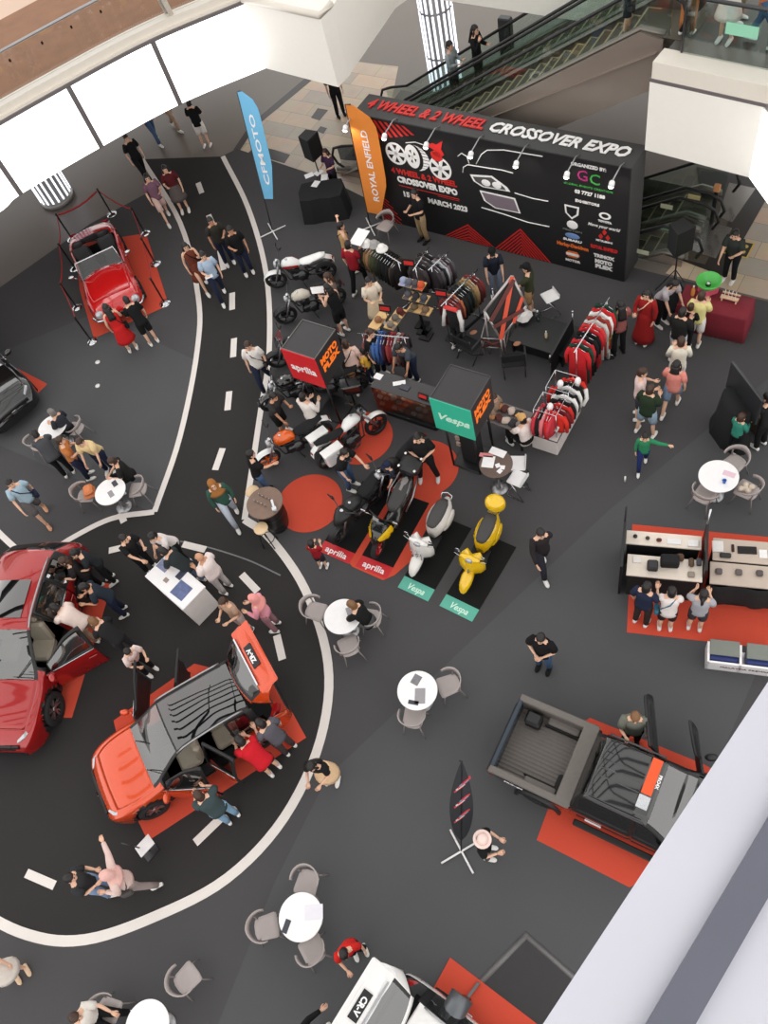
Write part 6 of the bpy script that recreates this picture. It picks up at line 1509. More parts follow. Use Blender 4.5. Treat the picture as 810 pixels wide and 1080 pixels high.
# display table group
pr('man in black t-shirt at the upper left corner of the brochure table', (160, 600), face=(178, 610), top=(32, 32, 34), bot=BK, arms=('front', 'reach'), lean=10)
pr('man in white t-shirt with lanyard behind the brochure table', (196, 592), face=(182, 612), top=(226, 218, 216), bot=BK, lean=22, arms=('face', 'reachdown'))
pr('person in dark charcoal top and jeans bending over the brochure table', (212, 616), face=(182, 606), top=(44, 50, 52), bot=(120, 140, 162), lean=40, arms=('reachdown', 'reachdown'), shoe=WH)
pr('bald man in white shirt beside the brochure table', (240, 622), face=(215, 612), top=(232, 218, 214), bot=(186, 180, 178), hair='bald', hcol='black', arms=('front', 'front'), build=1.2, skin='tan')
pr('person in beige top holding papers behind the orange tailgate', (262, 664), face=(252, 680), top=(176, 146, 124), bot=(190, 170, 164), hcol='brown', hair='short', arms=('front', 'front'), h=1.6)
pr('woman in pink with a pink headscarf behind the orange tailgate', (292, 662), face=(262, 662), top=(226, 150, 164), bot=(150, 110, 116), hair='hijab', hcol=(230, 152, 146), sleeve='long', arms=('front', 'front'), h=1.6)
# red SUV group
p_, H_, f_ = pr('woman with brown hair and dark top holding a white paper by the red SUV', (108, 622), face=(90, 630), top=(40, 36, 38), bot=BK, hair='bob', hcol='brown', arms=('front', 'front'), lean=10)
sheet('white paper held beside the red SUV rear wheel', H_[-1], f_, (.3, .24), tilt=.2)
pr('person in dark grey top standing behind the woman with the white paper', (120, 612), face=(105, 622), top=(40, 44, 48), bot=BK, hcol='black', arms=('front', 'phone'), lean=15)
pr('person in navy with a tan backpack by the red SUV', (132, 646), face=(112, 655), top=(40, 48, 58), bot=NV, hcol='black', lean=20, arms=('front', 'front'), skin='tan')
pr('man in white t-shirt with black strap bending into the red SUV door', (105, 672), face=(60, 655), top=(236, 214, 204), bot=(190, 160, 136), lean=42, arms=('reach', 'front'), kind='trousers', build=1.15, skin='light')
pr('man with reddish hair in black shirt beside the open red door', (142, 688), face=(110, 670), top=(36, 36, 38), bot=(48, 48, 50), hair='short', hcol='light', lean=30, arms=('reachdown', 'front'))
# left tables
pr('man in light blue tank top and grey shorts walking away from the lane', (50, 546), face=(70, 575), top=(164, 190, 204), bot=(96, 92, 92), kind='shorts', sleeve='short', arms=('swing', 'swing'), pose='walk', bag=(NV, 1), skin='light', h=1.75, shoe=(200, 150, 120))
pr('man in grey vest and black trousers leaning at the far left table', (74, 500), face=(52, 455), top=(74, 76, 80), bot=BK, lean=30, arms=('reach', 'reach'), build=1.1)
pr('person in rust orange shirt standing left of the man in cream', (95, 503), face=(120, 492), top=(190, 118, 66), bot=NV, arms=('front', 'front'), hcol='brown', lean=6)
pr('man in cream yellow t-shirt leaning over the second left table', (118, 497), face=(112, 525), top=(226, 200, 150), bot=NV, hcol='brown', arms=('reachdown', 'reachdown'), lean=20, build=1.15)
pr('person in black sitting at the second left table beside the white line', (146, 512), face=(118, 522), top=(34, 34, 32), bot=BK, hcol='brown', pose='sit', arms=('front', 'reach'), lean=12)
pr('person in dark clothes sitting right of the far left table', (82, 464), face=(58, 456), top=(52, 54, 62), bot=BK, hcol='grey', pose='sit', arms=('front', 'front'), lean=8)
pr('man in black t-shirt sitting and writing at the round table by the lane', (392, 664), face=(360, 652), top=(28, 28, 28), bot=GY, hair='short', hcol='light', pose='sit', arms=('reach', 'reach'), lean=20)
pr('person in white shirt sitting at the bottom left table', (114, 1072), face=(150, 1080), top=(226, 220, 212), bot=BK, pose='sit', arms=('reach', 'front'), hcol='brown')
pr('man in white t-shirt and straw cap sitting beside the teal box stand', (556, 476), face=(528, 452), top=(236, 222, 216), bot=BK, pose='sit', cap=('cap', (206, 160, 102)), arms=('reach', 'front'), lean=6)
pr('person in patterned shirt seated behind the teal box', (524, 452), face=(548, 462), top=(150, 130, 112), bot=BK, pose='sit', arms=('front', 'reach'), hcol='brown')
# escalators and bridge
pr = person
def rider(label, x, y, z, face, **kw): return person(label, None, face=face, loc=bl(x, y, z), **kw)
rider('person in black jacket riding the rear escalator', 1.55, 3.8, 1.95, BANG - PI / 2, top=BK, bot=BK, hair='long', sleeve='long', arms=('front', 'face'), shoe=BK)
rider('person in pale grey shirt riding the rear escalator below the person in black', .75, 3.75, 1.45, BANG - PI / 2, top=(150, 160, 162), bot=BK, sleeve='long', arms=('front', 'front'), shoe=BK)
rider('man in camouflage shirt and dark shorts on the front escalator near the bridge', 6.35, 2.2, 4.9, BANG - PI / 2, top=(150, 140, 118), bot=(30, 40, 44), kind='shorts', arms=('front', 'front'))
def bridge_p(label, a, b, fa, **kw):
    p = at(a, b, RZT + .3); return person(label, None, face=fa, loc=(p.x, p.y, RZT + .3), **kw)
def q_bridge(a, b): return p0 + tdir * a + ndir * b
ba = math.atan2(tdir.y, tdir.x)
bridge_p('person in orange top at the left end of the bridge', 724, 36, ba, top=(206, 120, 66), bot=(190, 120, 70), arms=('down', 'front'))
bridge_p('woman in black jacket over white dress on the bridge', 764, 44, ba + PI, top=(30, 28, 30), bot=WH, kind='skirt', hair='long', sleeve='long', arms=('front', 'front'))
bridge_p('person in rust top and blue jeans at the right end of the bridge', 800, 48, ba - PI / 2, top=(190, 110, 70), bot=JE, arms=('front', 'front'), pose='walk')
bridge_p('person in khaki standing behind the bridge notice', 778, 22, ba - PI / 2, top=(140, 130, 100), bot=(120, 112, 90), arms=('front', 'down'))
person('person in white trousers on the balcony above the lit panels', None, face=2.0, loc=tuple(at(181, 22, ZT + .12)), top=GY, bot=(196, 188, 176), arms=('front', 'front'))
ORD = ['first', 'second', 'third', 'fourth', 'fifth', 'sixth', 'seventh', 'eighth', 'ninth', 'tenth', 'eleventh', 'twelfth', 'thirteenth', 'fourteenth']
# ================= FURNITURE AND STANDS =================
M_CHAIR = mat('taupe_chair_plastic', (168, 158, 155), .55)
M_CHAIRLEG = mat('taupe_chair_leg', (134, 126, 124), .5)
def shell_chair(label, loc, rz, group=None):
    """faces +y"""
    r = thing('armchair', label, 'chair', loc, rz, group); r.scale = (.88, .88, .96)
    mb = MB(); 
    out = [(-.24, .2), (-.22, .25), (-.1, .27), (.1, .27), (.22, .25), (.24, .2), (.22, -.12), (.17, -.2), (.08, -.23), (-.08, -.23), (-.17, -.2), (-.22, -.12)]
    mb.loft([[(x * k, y * k, z - (.02 if False else 0)) for x, y in out] for z, k in ((.43, .93), (.445, 1.0), (.465, .98), (.46, .6))]); mb.build('seat', M_CHAIR, r)
    mb = MB(); A_ = np.linspace(math.radians(-14), math.radians(194), 15); rings = []
    for a in A_:
        t = abs(a - PI / 2) / (PI * .58); h0 = .62 + .04 * (1 - t); h1 = h0 + .16 - .1 * t; R_ = .27
        x, y = R_ * math.cos(a), -R_ * math.sin(a) * .95 - .0; nx, ny = math.cos(a), -math.sin(a)
        rings.append([(x, y, h0), (x + nx * .02, y + ny * .02, h0 + .01), (x + nx * .045, y + ny * .045, h1), (x + nx * .02, y + ny * .02, h1)])
    mb.loft(rings); mb.build('backrest', M_CHAIR, r)
    mb = MB()
    for s in (1, -1): mb.tube([(s * .2, -.14, .45), (s * .23, -.17, .56), (s * .22, -.19, .66)], .018, 6)
    mb.box((0, -.17, .445), (.4, .03, .02)); mb.build('back_support', M_CHAIRLEG, r)
    for sx, sy in ((1, 1), (-1, 1), (1, -1), (-1, -1)):
        mb = MB(); mb.tube([(sx * .17, sy * .17, .44), (sx * .25, sy * .27, 0)], [.018, .012], 6); mb.build('leg', M_CHAIRLEG, r)
    return r
def round_table(label, px, rad=.39, h=.74, top=None, z=None):
    p = at(px[0], px[1], h); r = thing('round_table', label, 'table', (p.x, p.y, 0), random.random())
    mb = MB(); mb.lathe([(rad - .01, h - .03), (rad, h - .02), (rad, h - .005), (rad - .01, h)], 40, smooth=False); mb.build('tabletop', top or M_WHITE, r)
    mb = MB(); mb.lathe([(.035, .03), (.035, h - .03)], 12); mb.build('column', M_ALU, r)
    mb = MB(); mb.lathe([(.2, 0), (.2, .015), (.04, .035)], 24); mb.build('base', M_ALU, r)
    return r
def flat_on(label, px, h, sz, col, rz, name='leaflet', cat='leaflet', th=.004, group=None):
    p = at(px[0], px[1], h); mb = MB(); mb.box((0, 0, th / 2 + .001), (sz[0], sz[1], th)); o = mb.build(name, col); o.location = (p.x, p.y, h); o.rotation_euler = (0, 0, rz); tag(o, label, cat, group); return o
M_LEAF = mat('leaflet_grey', (150, 146, 150), .5); M_LEAFD = mat('dark_booklet', (60, 60, 70), .5)
def chair_px(label, px, toward, group=None):
    p = at(px[0], px[1], .45); q_ = at(toward[0], toward[1], .45); return shell_chair(label, (p.x, p.y, 0), math.atan2(q_.y - p.y, q_.x - p.x) - PI / 2, group)
round_table('white round table with two taupe chairs in the centre of the open floor', (440, 728)); 
flat_on('white leaflet with grey print on the centre white table', (443, 734), .74, (.2, .3), M_LEAF, BANG + .5); flat_on('grey patterned leaflet at the upper edge of the centre white table', (439, 717), .74, (.16, .2), mat('leaflet_pattern', (120, 118, 122), .5, var=.6, scale=40), BANG)
flat_on('dark booklet at the lower edge of the centre white table', (436, 741), .74, (.2, .08), M_LEAFD, BANG + .3)
chair_px('taupe chair at the right of the centre white table', (474, 722), (458, 728)); chair_px('taupe chair below the centre white table', (436, 757), (440, 740))
round_table('white round table with leaflets next to the seated man by the lane line', (361, 650)); sheet('sheet of paper under the seated man\'s hands', at(371, 646, .76), 0, (.2, .28), M_LEAF, 0.02); 
chair_px('taupe chair standing on the white lane line', (332, 644), (352, 650)); chair_px('taupe chair below the table of the seated man', (368, 682), (362, 664)); chair_px('taupe chair under the seated man by the lane', (392, 652), (372, 650))
round_table('white round table with three taupe chairs at the bottom', (317, 967)); chair_px('taupe chair above the bottom white table', (324, 930), (318, 950)); chair_px('taupe chair left of the bottom white table', (280, 978), (300, 972)); chair_px('taupe chair below the bottom white table', (330, 1003), (322, 985))
flat_on('dark tablet on the bottom white table', (302, 977), .74, (.1, .22), M_LEAFD, BANG + .2, 'tablet', 'tablet')
flat_on('wide white leaflet overhanging the bottom white table', (331, 962), .74, (.32, .24), mat('leaflet_white', (224, 222, 230), .5), BANG + .6)
chair_px('lone taupe chair standing by itself at the bottom left', (196, 1033), (208, 1020))
round_table('white round table cut off at the bottom left edge', (155, 1082)); chair_px('taupe chair under the person in white at the bottom left', (113, 1066), (140, 1078))
round_table('white round table on the right with a blue cup', (758, 502)); chair_px('taupe chair left below the right white table', (743, 522), (757, 504)); chair_px('taupe chair holding white buns right of the right white table', (789, 517), (770, 508)); chair_px('taupe chair behind the right white table', (775, 488), (762, 499))
p = at(764, 508, .78); mb = MB(); mb.lathe([(.03, 0), (.038, .1), (.03, .1), (.026, .01)], 12); mb.ell((0, .04, .05), (.03, .02, .04)); o = mb.build('blue_cup', mat('blue_plastic', (70, 110, 190), .4)); o.location = (p.x, p.y, .742); tag(o, 'small blue cup on the right white table', 'cup')
flat_on('pink and white leaflet on the right white table', (769, 500), .74, (.24, .12), mat('leaflet_pink', (222, 190, 204), .5), BANG)
for i, (dx, dy) in enumerate(((-.1, .04), (.03, .08), (0, -.06), (.11, -.02), (-.02, .01))):
    p = at(787, 516, .47); mb = MB(); mb.ell((0, 0, .05), (.065, .06, .05), 12, 8); o = mb.build('wrapped_bun', mat('cream_paper_ball', (222, 206, 188), .8)); o.location = (p.x + dx, p.y + dy, .462); tag(o, 'cream wrapped bundle heaped on the right taupe chair', 'bundle', 'cream bundles on the chair')
round_table('white round table at the far left beside the black car', (55, 450)); chair_px('taupe chair under the man at the far left table', (40, 468), (52, 455)); chair_px('taupe chair at the right of the far left table', (80, 452), (62, 450))
round_table('second left white round table with leaflets near the white line', (116, 518)); chair_px('taupe chair holding an orange shirt at the second left table', (90, 522), (106, 520)); chair_px('taupe chair beneath the person in black at the white line', (146, 516), (128, 518))
flat_on('dark leaflet on the second left white table', (121, 510), .74, (.12, .18), M_LEAFD, .3); flat_on('grey leaflet on the second left white table', (117, 521), .74, (.12, .2), M_LEAF, .3)
p = at(95, 520, .5); mb = MB(); mb.box((0, 0, .0), (.3, .34, .1), bev=.04); mb.box((.02, .0, .12), (.24, .3, .14), bev=.05); o = mb.build('folded_shirt', cloth((214, 132, 88))); o.location = (p.x, p.y, .52); tag(o, 'folded orange shirt lying on the taupe chair', 'shirt')

# brochure table (white box counter)
BT = [(149, 598), (177, 577), (218, 635), (200, 650)]
a_, b_, c_ = at(149, 598, .95), at(172, 581, .95), at(198, 632, .95)
cx = (at(150, 598, .95) + at(197, 610, .95)) / 2
a1, a2, a3, a4 = at(150, 603, .95), at(171, 583, .95), at(197.5, 610, .95), at(174, 633, .95)
a1, a2 = at(151, 604, .95), at(175, 584, .95); a3 = at(198, 608, .95)
ex_ = (at(216, 632, .95) - at(172, 588, .95)); 
r = thing('brochure_table', 'white box table covered with car brochures and ringed by people', 'table', at(184, 613, .95) * 1.0 - Vector((0, 0, .95)), hdg((160, 592), (206, 632), .95))
mb = MB(); mb.box((0, 0, .93), (1.35, .68, .04), bev=.01); mb.build('tabletop', M_WHITE, r); mb = MB(); mb.box((0, 0, .46), (1.3, .64, .9), bev=.01); mb.build('box_body', M_WFAB, r)
mb = MB(); mb.box((0, 0, 0), (.5, .04, .04)); 
rzt = r.rotation_euler[2]
for (dx, dy, sx, sy, col, lb) in ((-.5, .1, .3, .22, mat('brochure_blue', (120, 126, 160), .4, var=.5, scale=12), 'blue-grey brochure at the near end of the brochure table'), (-.18, -.1, .12, .1, mat('brochure_brown', (150, 130, 120), .4), 'small brown card on the brochure table'), (.0, .2, .16, .24, mat('tablet_dark', (60, 62, 80), .3), 'dark tablet on the brochure table'), (.3, -.05, .38, .36, mat('brochure_dark_blue', (88, 100, 140), .4, var=.6, scale=10), 'large open blue brochure on the brochure table')):
    mb = MB(); mb.box((0, 0, .003), (sx, sy, .006)); o = mb.build('brochure', col); c0, s0 = math.cos(rzt), math.sin(rzt); o.location = (r.location.x + dx * c0 - dy * s0, r.location.y + dx * s0 + dy * c0, .951); o.rotation_euler = (0, 0, rzt + .05); tag(o, lb, 'brochure')
# info sign stand near the orange SUV
p = at(158, 897); r = thing('sign_stand', 'low stand with a tilted white panel in front of the orange SUV', 'sign', p, 0.5)
mb = MB(); mb.box((0, 0, .01), (.3, .3, .02)); mb.tube([(0, 0, 0), (-.1, .1, .9)], .015, 6); mb.build('pole', M_STEEL, r); mb = MB(); T = Matrix.Translation((.06, -.02, .35)) @ Matrix.Rotation(-.3, 4, 'X'); mb.box((0, 0, 0), (.34, .28, .02), T=T); mb.build('panel', M_WHITE, r)
# ---- barrel table with stools ----
p = at(279, 530, 1.0); r = thing('barrel_table', 'wooden topped black barrel table with rows of small bottles', 'table', (p.x, p.y, 0), BANG)
mb = MB(); mb.lathe([(.4, .96), (.42, .97), (.42, 1.0), (.41, 1.005)], 36, smooth=False); mb.build('tabletop', mat('brown_wood_top', (122, 98, 84), .5, var=.2, scale=5), r)
mb = MB(); mb.lathe([(.25, 0), (.31, .25), (.34, .5), (.31, .75), (.26, .96)], 32); br = mb.build('barrel', mat('black_barrel', (26, 24, 24), .4), r)
for z in (.12, .38, .62, .85): mb = MB(); mb.lathe([(float(np.interp(z, [0, .25, .5, .75, .96], [.25, .31, .34, .31, .26])) + .006, z - .02), (float(np.interp(z, [0, .25, .5, .75, .96], [.25, .31, .34, .31, .26])) + .006, z + .02)], 32, cap=False); mb.build('hoop', M_STEEL, br)
for k in range(8):
    q_ = p + BEX * (-.2 + .1 * (k % 4)) * 1.0 + BEY * (.1 - .18 * (k // 4)); mb = MB(); mb.lathe([(.012, 0), (.018, .01), (.018, .06), (.008, .08), (.008, .1)], 8); o = mb.build('small_bottle', M_CHROME); o.location = (q_.x, q_.y, 1.006); tag(o, 'small silver bottle standing on the barrel table', 'bottle', 'small silver bottles on the barrel table')
q_ = p + BEX * .28 + BEY * .0; mb = MB(); mb.box((0, 0, .08), (.05, .3, .02)); mb.box((0, -.1, .05), (.1, .08, .1)); o = mb.build('beer_tap', M_CHROME); o.location = (q_.x, q_.y, 1.006); tag(o, 'silver tool lying on the barrel table', 'tool')
def bar_stool(label, px, col):
    p = at(px[0], px[1], .72); r = thing('bar_stool', label, 'stool', (p.x, p.y, 0), 0.3)
    mb = MB(); mb.lathe([(.15, .69), (.165, .7), (.165, .72), (.15, .735)], 20); mb.build('seat', col, r)
    for k in range(4): a = k * PI / 2; mb = MB(); mb.tube([(.1 * math.cos(a), .1 * math.sin(a), .69), (.19 * math.cos(a), .19 * math.sin(a), 0)], .014, 6); mb.build('leg', M_BLACK, r)
    mb = MB(); mb.tube([(.165 * math.cos(a), .165 * math.sin(a), .25) for a in np.linspace(0, 2 * PI, 17)[:-1]], .01, 5, closed=True); mb.build('foot_ring', M_BLACK, r)
M_PALEW = mat('pale_wood_seat', (226, 196, 156), .5)
bar_stool('pale wooden bar stool above left of the barrel table', (266, 518), M_PALEW); bar_stool('pale wooden bar stool below the barrel table', (275, 557), M_PALEW)
# ---- brown round table and white stools beside the teal box ----
round_table('brown round pedestal table with papers beside the teal box pillar', (523, 489), .36, .98, mat('brown_table_top', (98, 80, 72), .5))
flat_on('white booklet on the brown round table', (515, 487), .98, (.26, .3), M_WHITE, BANG + .3); flat_on('pink card on the brown round table', (513, 480), .98, (.3, .1), mat('pink_card', (210, 130, 128), .5), BANG + .3); flat_on('open white folder at the back of the brown round table', (525, 477), .99, (.36, .18), M_WHITE, BANG)
for k, (x, y) in enumerate(((525, 491), (530, 493), (527, 497))): flat_on('small white note on the brown round table', (x, y), .98, (.1, .1), M_WHITE, k, group='small white notes on the brown table')
def white_stool(label, px, toward):
    p = at(px[0], px[1], .6); q_ = at(toward[0], toward[1], .6); r = thing('bar_stool', label, 'stool', (p.x, p.y, 0), math.atan2(q_.y - p.y, q_.x - p.x) - PI / 2)
    mb = MB(); mb.box((0, 0, .62), (.38, .36, .05), bev=.02); mb.box((0, -.17, .68), (.36, .03, .1), bev=.012); mb.build('seat', M_WHITE, r)
    mb = MB(); mb.tube([(-.15, .12, .6), (-.17, -.2, .02), (-.17, .22, .02), (.17, .22, .02), (.17, -.2, .02), (.15, .12, .6)], .012, 6); mb.build('cantilever_frame', M_CHROME, r)
white_stool('white stool nearest the brown round table', (546, 489), (525, 489)); white_stool('white stool lower right of the brown round table', (546, 505), (523, 495))
white_stool('white stool alone near the backdrop beside the man in green', (580, 313), (560, 322))
# ---- box signs on poles ----
def box_sign(label, pxs, z_top, ed, hgt, face, txt, mtxt, side_txt, sh=0.0, pillar_px=None):
    p = at(pxs[0], pxs[1], z_top)          # front-left top corner
    rz = BANG + .03; r = thing('box_sign', label, 'sign', (p.x, p.y, 0), rz)
    mb = MB(); mb.box((ed / 2, ed / 2, z_top - hgt / 2), (ed, ed, hgt)); mb.build('box_body', mat('dark_sign_box', (44, 42, 43), .5), r)
    mb = MB()
    for a, b in (((0, 0), (ed, 0)), ((ed, 0), (ed, ed)), ((ed, ed), (0, ed)), ((0, ed), (0, 0))): mb.tube([(a[0], a[1], z_top + .005), (b[0], b[1], z_top + .005)], .013, 4)
    mb.build('edge_trim', mat('grey_edge', (110, 106, 104), .5) if face is M_APR else mat('dark_edge', (74, 72, 74), .5), r)
    mb = MB(); mb.box((ed / 2, -.015, z_top - hgt / 2), (ed + .02, .03, hgt + .02)); fc = mb.build('front_panel', face, r)
    T = Matrix.Translation((ed / 2, -.034, z_top - hgt * .52)) @ Matrix.Rotation(PI / 2, 4, 'X'); mb = MB(); add_text(mb, txt, .3, T, width=ed * .78, bold=.008, shear=sh, ext=.003); mb.build('lettering', mtxt, fc)
    T = Matrix.Translation((ed + .006, ed / 2, z_top - hgt * .42)) @ Matrix.Rotation(PI / 2, 4, 'Z') @ Matrix.Rotation(PI / 2, 4, 'X')
    mb = MB(); add_text(mb, side_txt[0], .24, T @ Matrix.Translation((0, .12, 0)), width=ed * .74, bold=.014, ext=.003); add_text(mb, side_txt[1], .24, T @ Matrix.Translation((0, -.12, 0)), width=ed * .74, bold=.014, ext=.003); mb.build('side_lettering', mat('orange_lettering', (240, 118, 30), .5, emit=((240, 110, 30), .25)), r)
    for x, y in ((.12, .12), (ed - .12, .12), (.12, ed - .12), (ed - .12, ed - .12)):
        mb = MB(); mb.tube([(x, y, 0), (x, y, z_top - hgt)], .025, 6); mb.build('post', M_BLACK, r)
    mb = MB(); mb.box((ed / 2, ed / 2, .03), (ed * .8, ed * .8, .06), bev=.02); mb.build('base', M_BLACK, r)
    return r
box_sign('black cube sign with red front and white logo word', (297, 367.5), 2.6, .9, .98, M_APR, 'aprilia', M_WHITE, ('MOTO', 'PLEX'))
bs = box_sign('black cube sign with teal front and white script word', (453.6, 419.3), 2.6, .92, 1.0, M_TEALBOX, 'Vespa', M_MINT, ('MOTO', 'PLEX'), .35)
mb = MB(); mb.box((.46, .46, .8), (.42, .34, 1.5), bev=.04); mb.build('draped_pillar', M_BFAB, bs)
for k in range(3): mb = MB(); mb.box((.25, .28, .7 + .22 * k), (.1, .05, .13), bev=.01); mb.build('hanging_sample', mat('sample_tan', (160, 140, 128), .5), bs)
# ---- glass counter with watches ----
c0, c1 = at(391, 408, 1.0), at(454, 428, 1.0); L_ = (c1 - c0).length
r = thing('glass_counter', 'long dark glass counter showing small boxed goods on brown shelves', 'counter', (c0.x, c0.y, 0), math.atan2(c1.y - c0.y, c1.x - c0.x))
M_BRWN = mat('brown_shelf', (172, 92, 62), .5, var=.25, scale=6)
mb = MB(); mb.box((L_ / 2, .25, .06), (L_, .5, .12)); mb.box((L_ / 2, .48, .5), (L_, .03, .96)); mb.build('cabinet', M_BLACK, r)
mb = MB(); mb.box((L_ / 2, .26, .99), (L_ + .03, .52, .025)); mb.build('counter_top', mat('smoked_top', (44, 40, 42), .2), r)
mb = MB(); mb.box((L_ / 2, .005, .55), (L_, .012, .85)); mb.build('front_glass', glass('counter_glass', (.97, .97, .97), 0.0), r)
mb = MB(); mb.box((L_ / 2, .05, .965), (L_ - .1, .03, .015)); mb.build('light_strip', mat('warm_strip', (255, 230, 200), .5, emit=((255, 214, 170), 5)), r)
for z in (.3, .58, .82):
    mb = MB(); T = Matrix.Translation((L_ / 2, .2, z)) @ Matrix.Rotation(.35, 4, 'X'); mb.box((0, 0, 0), (L_ - .04, .36, .02), T=T); sh = mb.build('shelf', M_BRWN, r)
for k in range(24):
    x = .12 + (k % 8) * (L_ - .2) / 8; z = (.34, .61, .85)[k // 8]; pw = c0 + (c1 - c0).normalized() * x + Vector((-(c1 - c0).normalized().y, (c1 - c0).normalized().x, 0)) * .07
    mb = MB(); mb.box((0, 0, 0), (.13, .08, .06), bev=.01, rx=.35); o = mb.build('boxed_trinket', mat('trinket_%d' % (k % 3), ((226, 190, 160), (190, 120, 84), (236, 226, 214))[k % 3], .5)); o.location = (pw.x, pw.y, z - .02); o.rotation_euler = (0, 0, r.rotation_euler[2]); tag(o, '%s boxed trinket from the left on the %s shelf of the glass counter' % (ORD[k % 8], ('bottom', 'middle', 'top')[k // 8]), 'trinket', 'boxed trinkets inside the glass counter')
flat_on('pale card with red mark on the left end of the glass counter', (399, 397), 1.004, (.2, .17), M_WHITE, BANG, 'card', 'card'); flat_on('white papers under the man leaning over the glass counter', (421, 404), 1.004, (.3, .12), M_WHITE, BANG + .6, 'papers', 'paper'); flat_on('dark cloth wallet on the glass counter', (427, 409), 1.004, (.24, .14), M_LEAFD, BANG, 'wallet', 'wallet', .02)
p = at(446, 417, 1.1); mb = MB(); mb.box((0, 0, 0), (.26, .03, .13), rx=-.4); r2 = thing('counter_sign', 'small black sign with orange print at the right end of the glass counter', 'sign', (p.x, p.y, 1.005), BANG); mb = MB(); mb.box((0, 0, .07), (.26, .03, .13), rx=-.4); mb.build('sign_plate', M_BLACK, r2); mb = MB(); mb.box((0, -.018, .07), (.2, .012, .08), rx=-.4); mb.build('orange_print', M_BRED, r2)
# trinkets to the right of teal box: low white table heaped with goods
p = at(537, 439, .8); r = thing('display_table', 'small table heaped with patterned goods behind the teal box', 'table', (p.x, p.y, 0), BANG); mb = MB(); mb.box((0, 0, .76), (.9, .6, .04)); mb.build('tabletop', mat('grey_tabletop', (110, 104, 104), .5), r)
for sx in (-.4, .4):
    for sy in (-.25, .25): mb = MB(); mb.box((sx, sy, .37), (.04, .04, .74)); mb.build('leg', M_BLACK, r)
for k in range(9):
    q_ = p + BEX * (-.34 + .17 * (k % 5)) + BEY * (-.15 + .28 * (k // 5)); mb = MB(); mb.box((0, 0, .05), (.16, .2, .1), bev=.03); o = mb.build('folded_cloth', cloth(((170, 120, 84), (90, 52, 48), (196, 180, 168), (60, 58, 60), (140, 132, 128))[k % 5])); o.location = (q_.x, q_.y, .782); o.rotation_euler = (0, 0, BANG + k); tag(o, '%s folded cloth item on the small table behind the teal box, %s row' % (('tan', 'maroon', 'cream', 'charcoal', 'grey')[k % 5], ('front', 'back')[k // 5]), 'cloth', 'folded cloth goods behind the teal box')

# ---- clothes racks ----
def garment(mb_len=.75, wd=.46):
    mb = MB(); rings = []
    for z, w_, d_ in ((0, .06, .025), (-.03, .1, .03), (-.08, .22, .045), (-.14, .25, .055), (-.3, .22, .06), (-.5, .21, .06), (-mb_len, .225, .065)):
        rings.append([(d_ * math.cos(a), w_ * math.sin(a) * wd / .46, z) for a in np.linspace(0, 2 * PI, 13)[:-1]])
    mb.loft(rings)
    for s in (1, -1): mb.tube([(0, s * .2 * wd / .46, -.1), (.0, s * .27 * wd / .46, -.3), (0, s * .27 * wd / .46, -.58)], [.055, .05, .04], 8)
    return mb
GM = {}
def hang_row(a, b, h, cols, desc, grp, ln=.8, n=None, mark=None):
    a, b = Vector(a), Vector(b); n = n or len(cols); d = (b - a); ang = math.atan2(d.y, d.x)
    for k in range(n):
        c_ = cols[k % len(cols)]; p = a + d * ((k + .5) / n); key = (c_, ln)
        r = bpy.data.objects.new('jacket', None); COL.objects.link(r); r.location = (p.x, p.y, h - .04); r.rotation_euler = (0, 0, ang + random.uniform(-.12, .12)); tag(r, '%s %s from the left on the %s' % (ORD[k], desc[0], desc[1]), desc[0], grp)
        if key not in GM:
            o = garment(ln).build('garment', cloth(c_), r); GM[key] = o.data
        else:
            o = bpy.data.objects.new('garment', GM[key]); COL.objects.link(o); o.parent = r
        if 'hook' not in GM:
            mb = MB(); mb.tube([(0, -.19, -.06), (0, 0, .0), (0, .19, -.06)], .008, 5); mb.tube([(0, 0, 0), (0, 0, .05), (0, .02, .065)], .005, 4); o2 = mb.build('hanger', M_CHROME, r); GM['hook'] = o2.data
        else: o2 = bpy.data.objects.new('hanger', GM['hook']); COL.objects.link(o2); o2.parent = r
def rack(label, pa, pb, h=1.5, ext=.12):
    a, b = at(pa[0], pa[1], h), at(pb[0], pb[1], h); d = (b - a); L = d.length; ang = math.atan2(d.y, d.x)
    r = thing('clothes_rack', label, 'clothes rack', (a.x, a.y, 0), ang)
    mb = MB(); mb.tube([(-ext, 0, h), (L + ext, 0, h)], .014, 8); mb.build('rail', M_CHROME, r)
    for x in (0, L):
        mb = MB(); mb.tube([(x, 0, h), (x, 0, .06)], .014, 8); mb.tube([(x, -.25, .03), (x, .25, .03)], .014, 6); mb.build('upright', M_CHROME, r)
    return a, b
c1_ = ((70, 56, 46), (40, 36, 36), (120, 92, 62), (150, 112, 80), (82, 80, 56), (64, 66, 48), (54, 58, 42), (44, 46, 36), (30, 30, 28), (24, 24, 24), (22, 22, 24), (26, 26, 28))
a, b = rack('clothes rack with tan to black jackets and caps on top near the red polo man', (384, 254), (420, 276)); hang_row(a, b, 1.5, c1_, ('jacket', 'tan to black rack'), 'jackets on the tan to black rack', n=14)
a, b = rack('clothes rack with blue padded jackets behind the glass counter', (382, 352), (426, 356), 1.45); hang_row(a, b, 1.45, ((120, 70, 66), (60, 50, 52), (80, 80, 86), (76, 112, 170), (70, 106, 166), (60, 70, 120), (60, 30, 40), (150, 60, 62), (120, 40, 44), (170, 166, 164)), ('jacket', 'rack with blue padded jackets'), 'jackets on the rack with blue padded jackets', n=12)
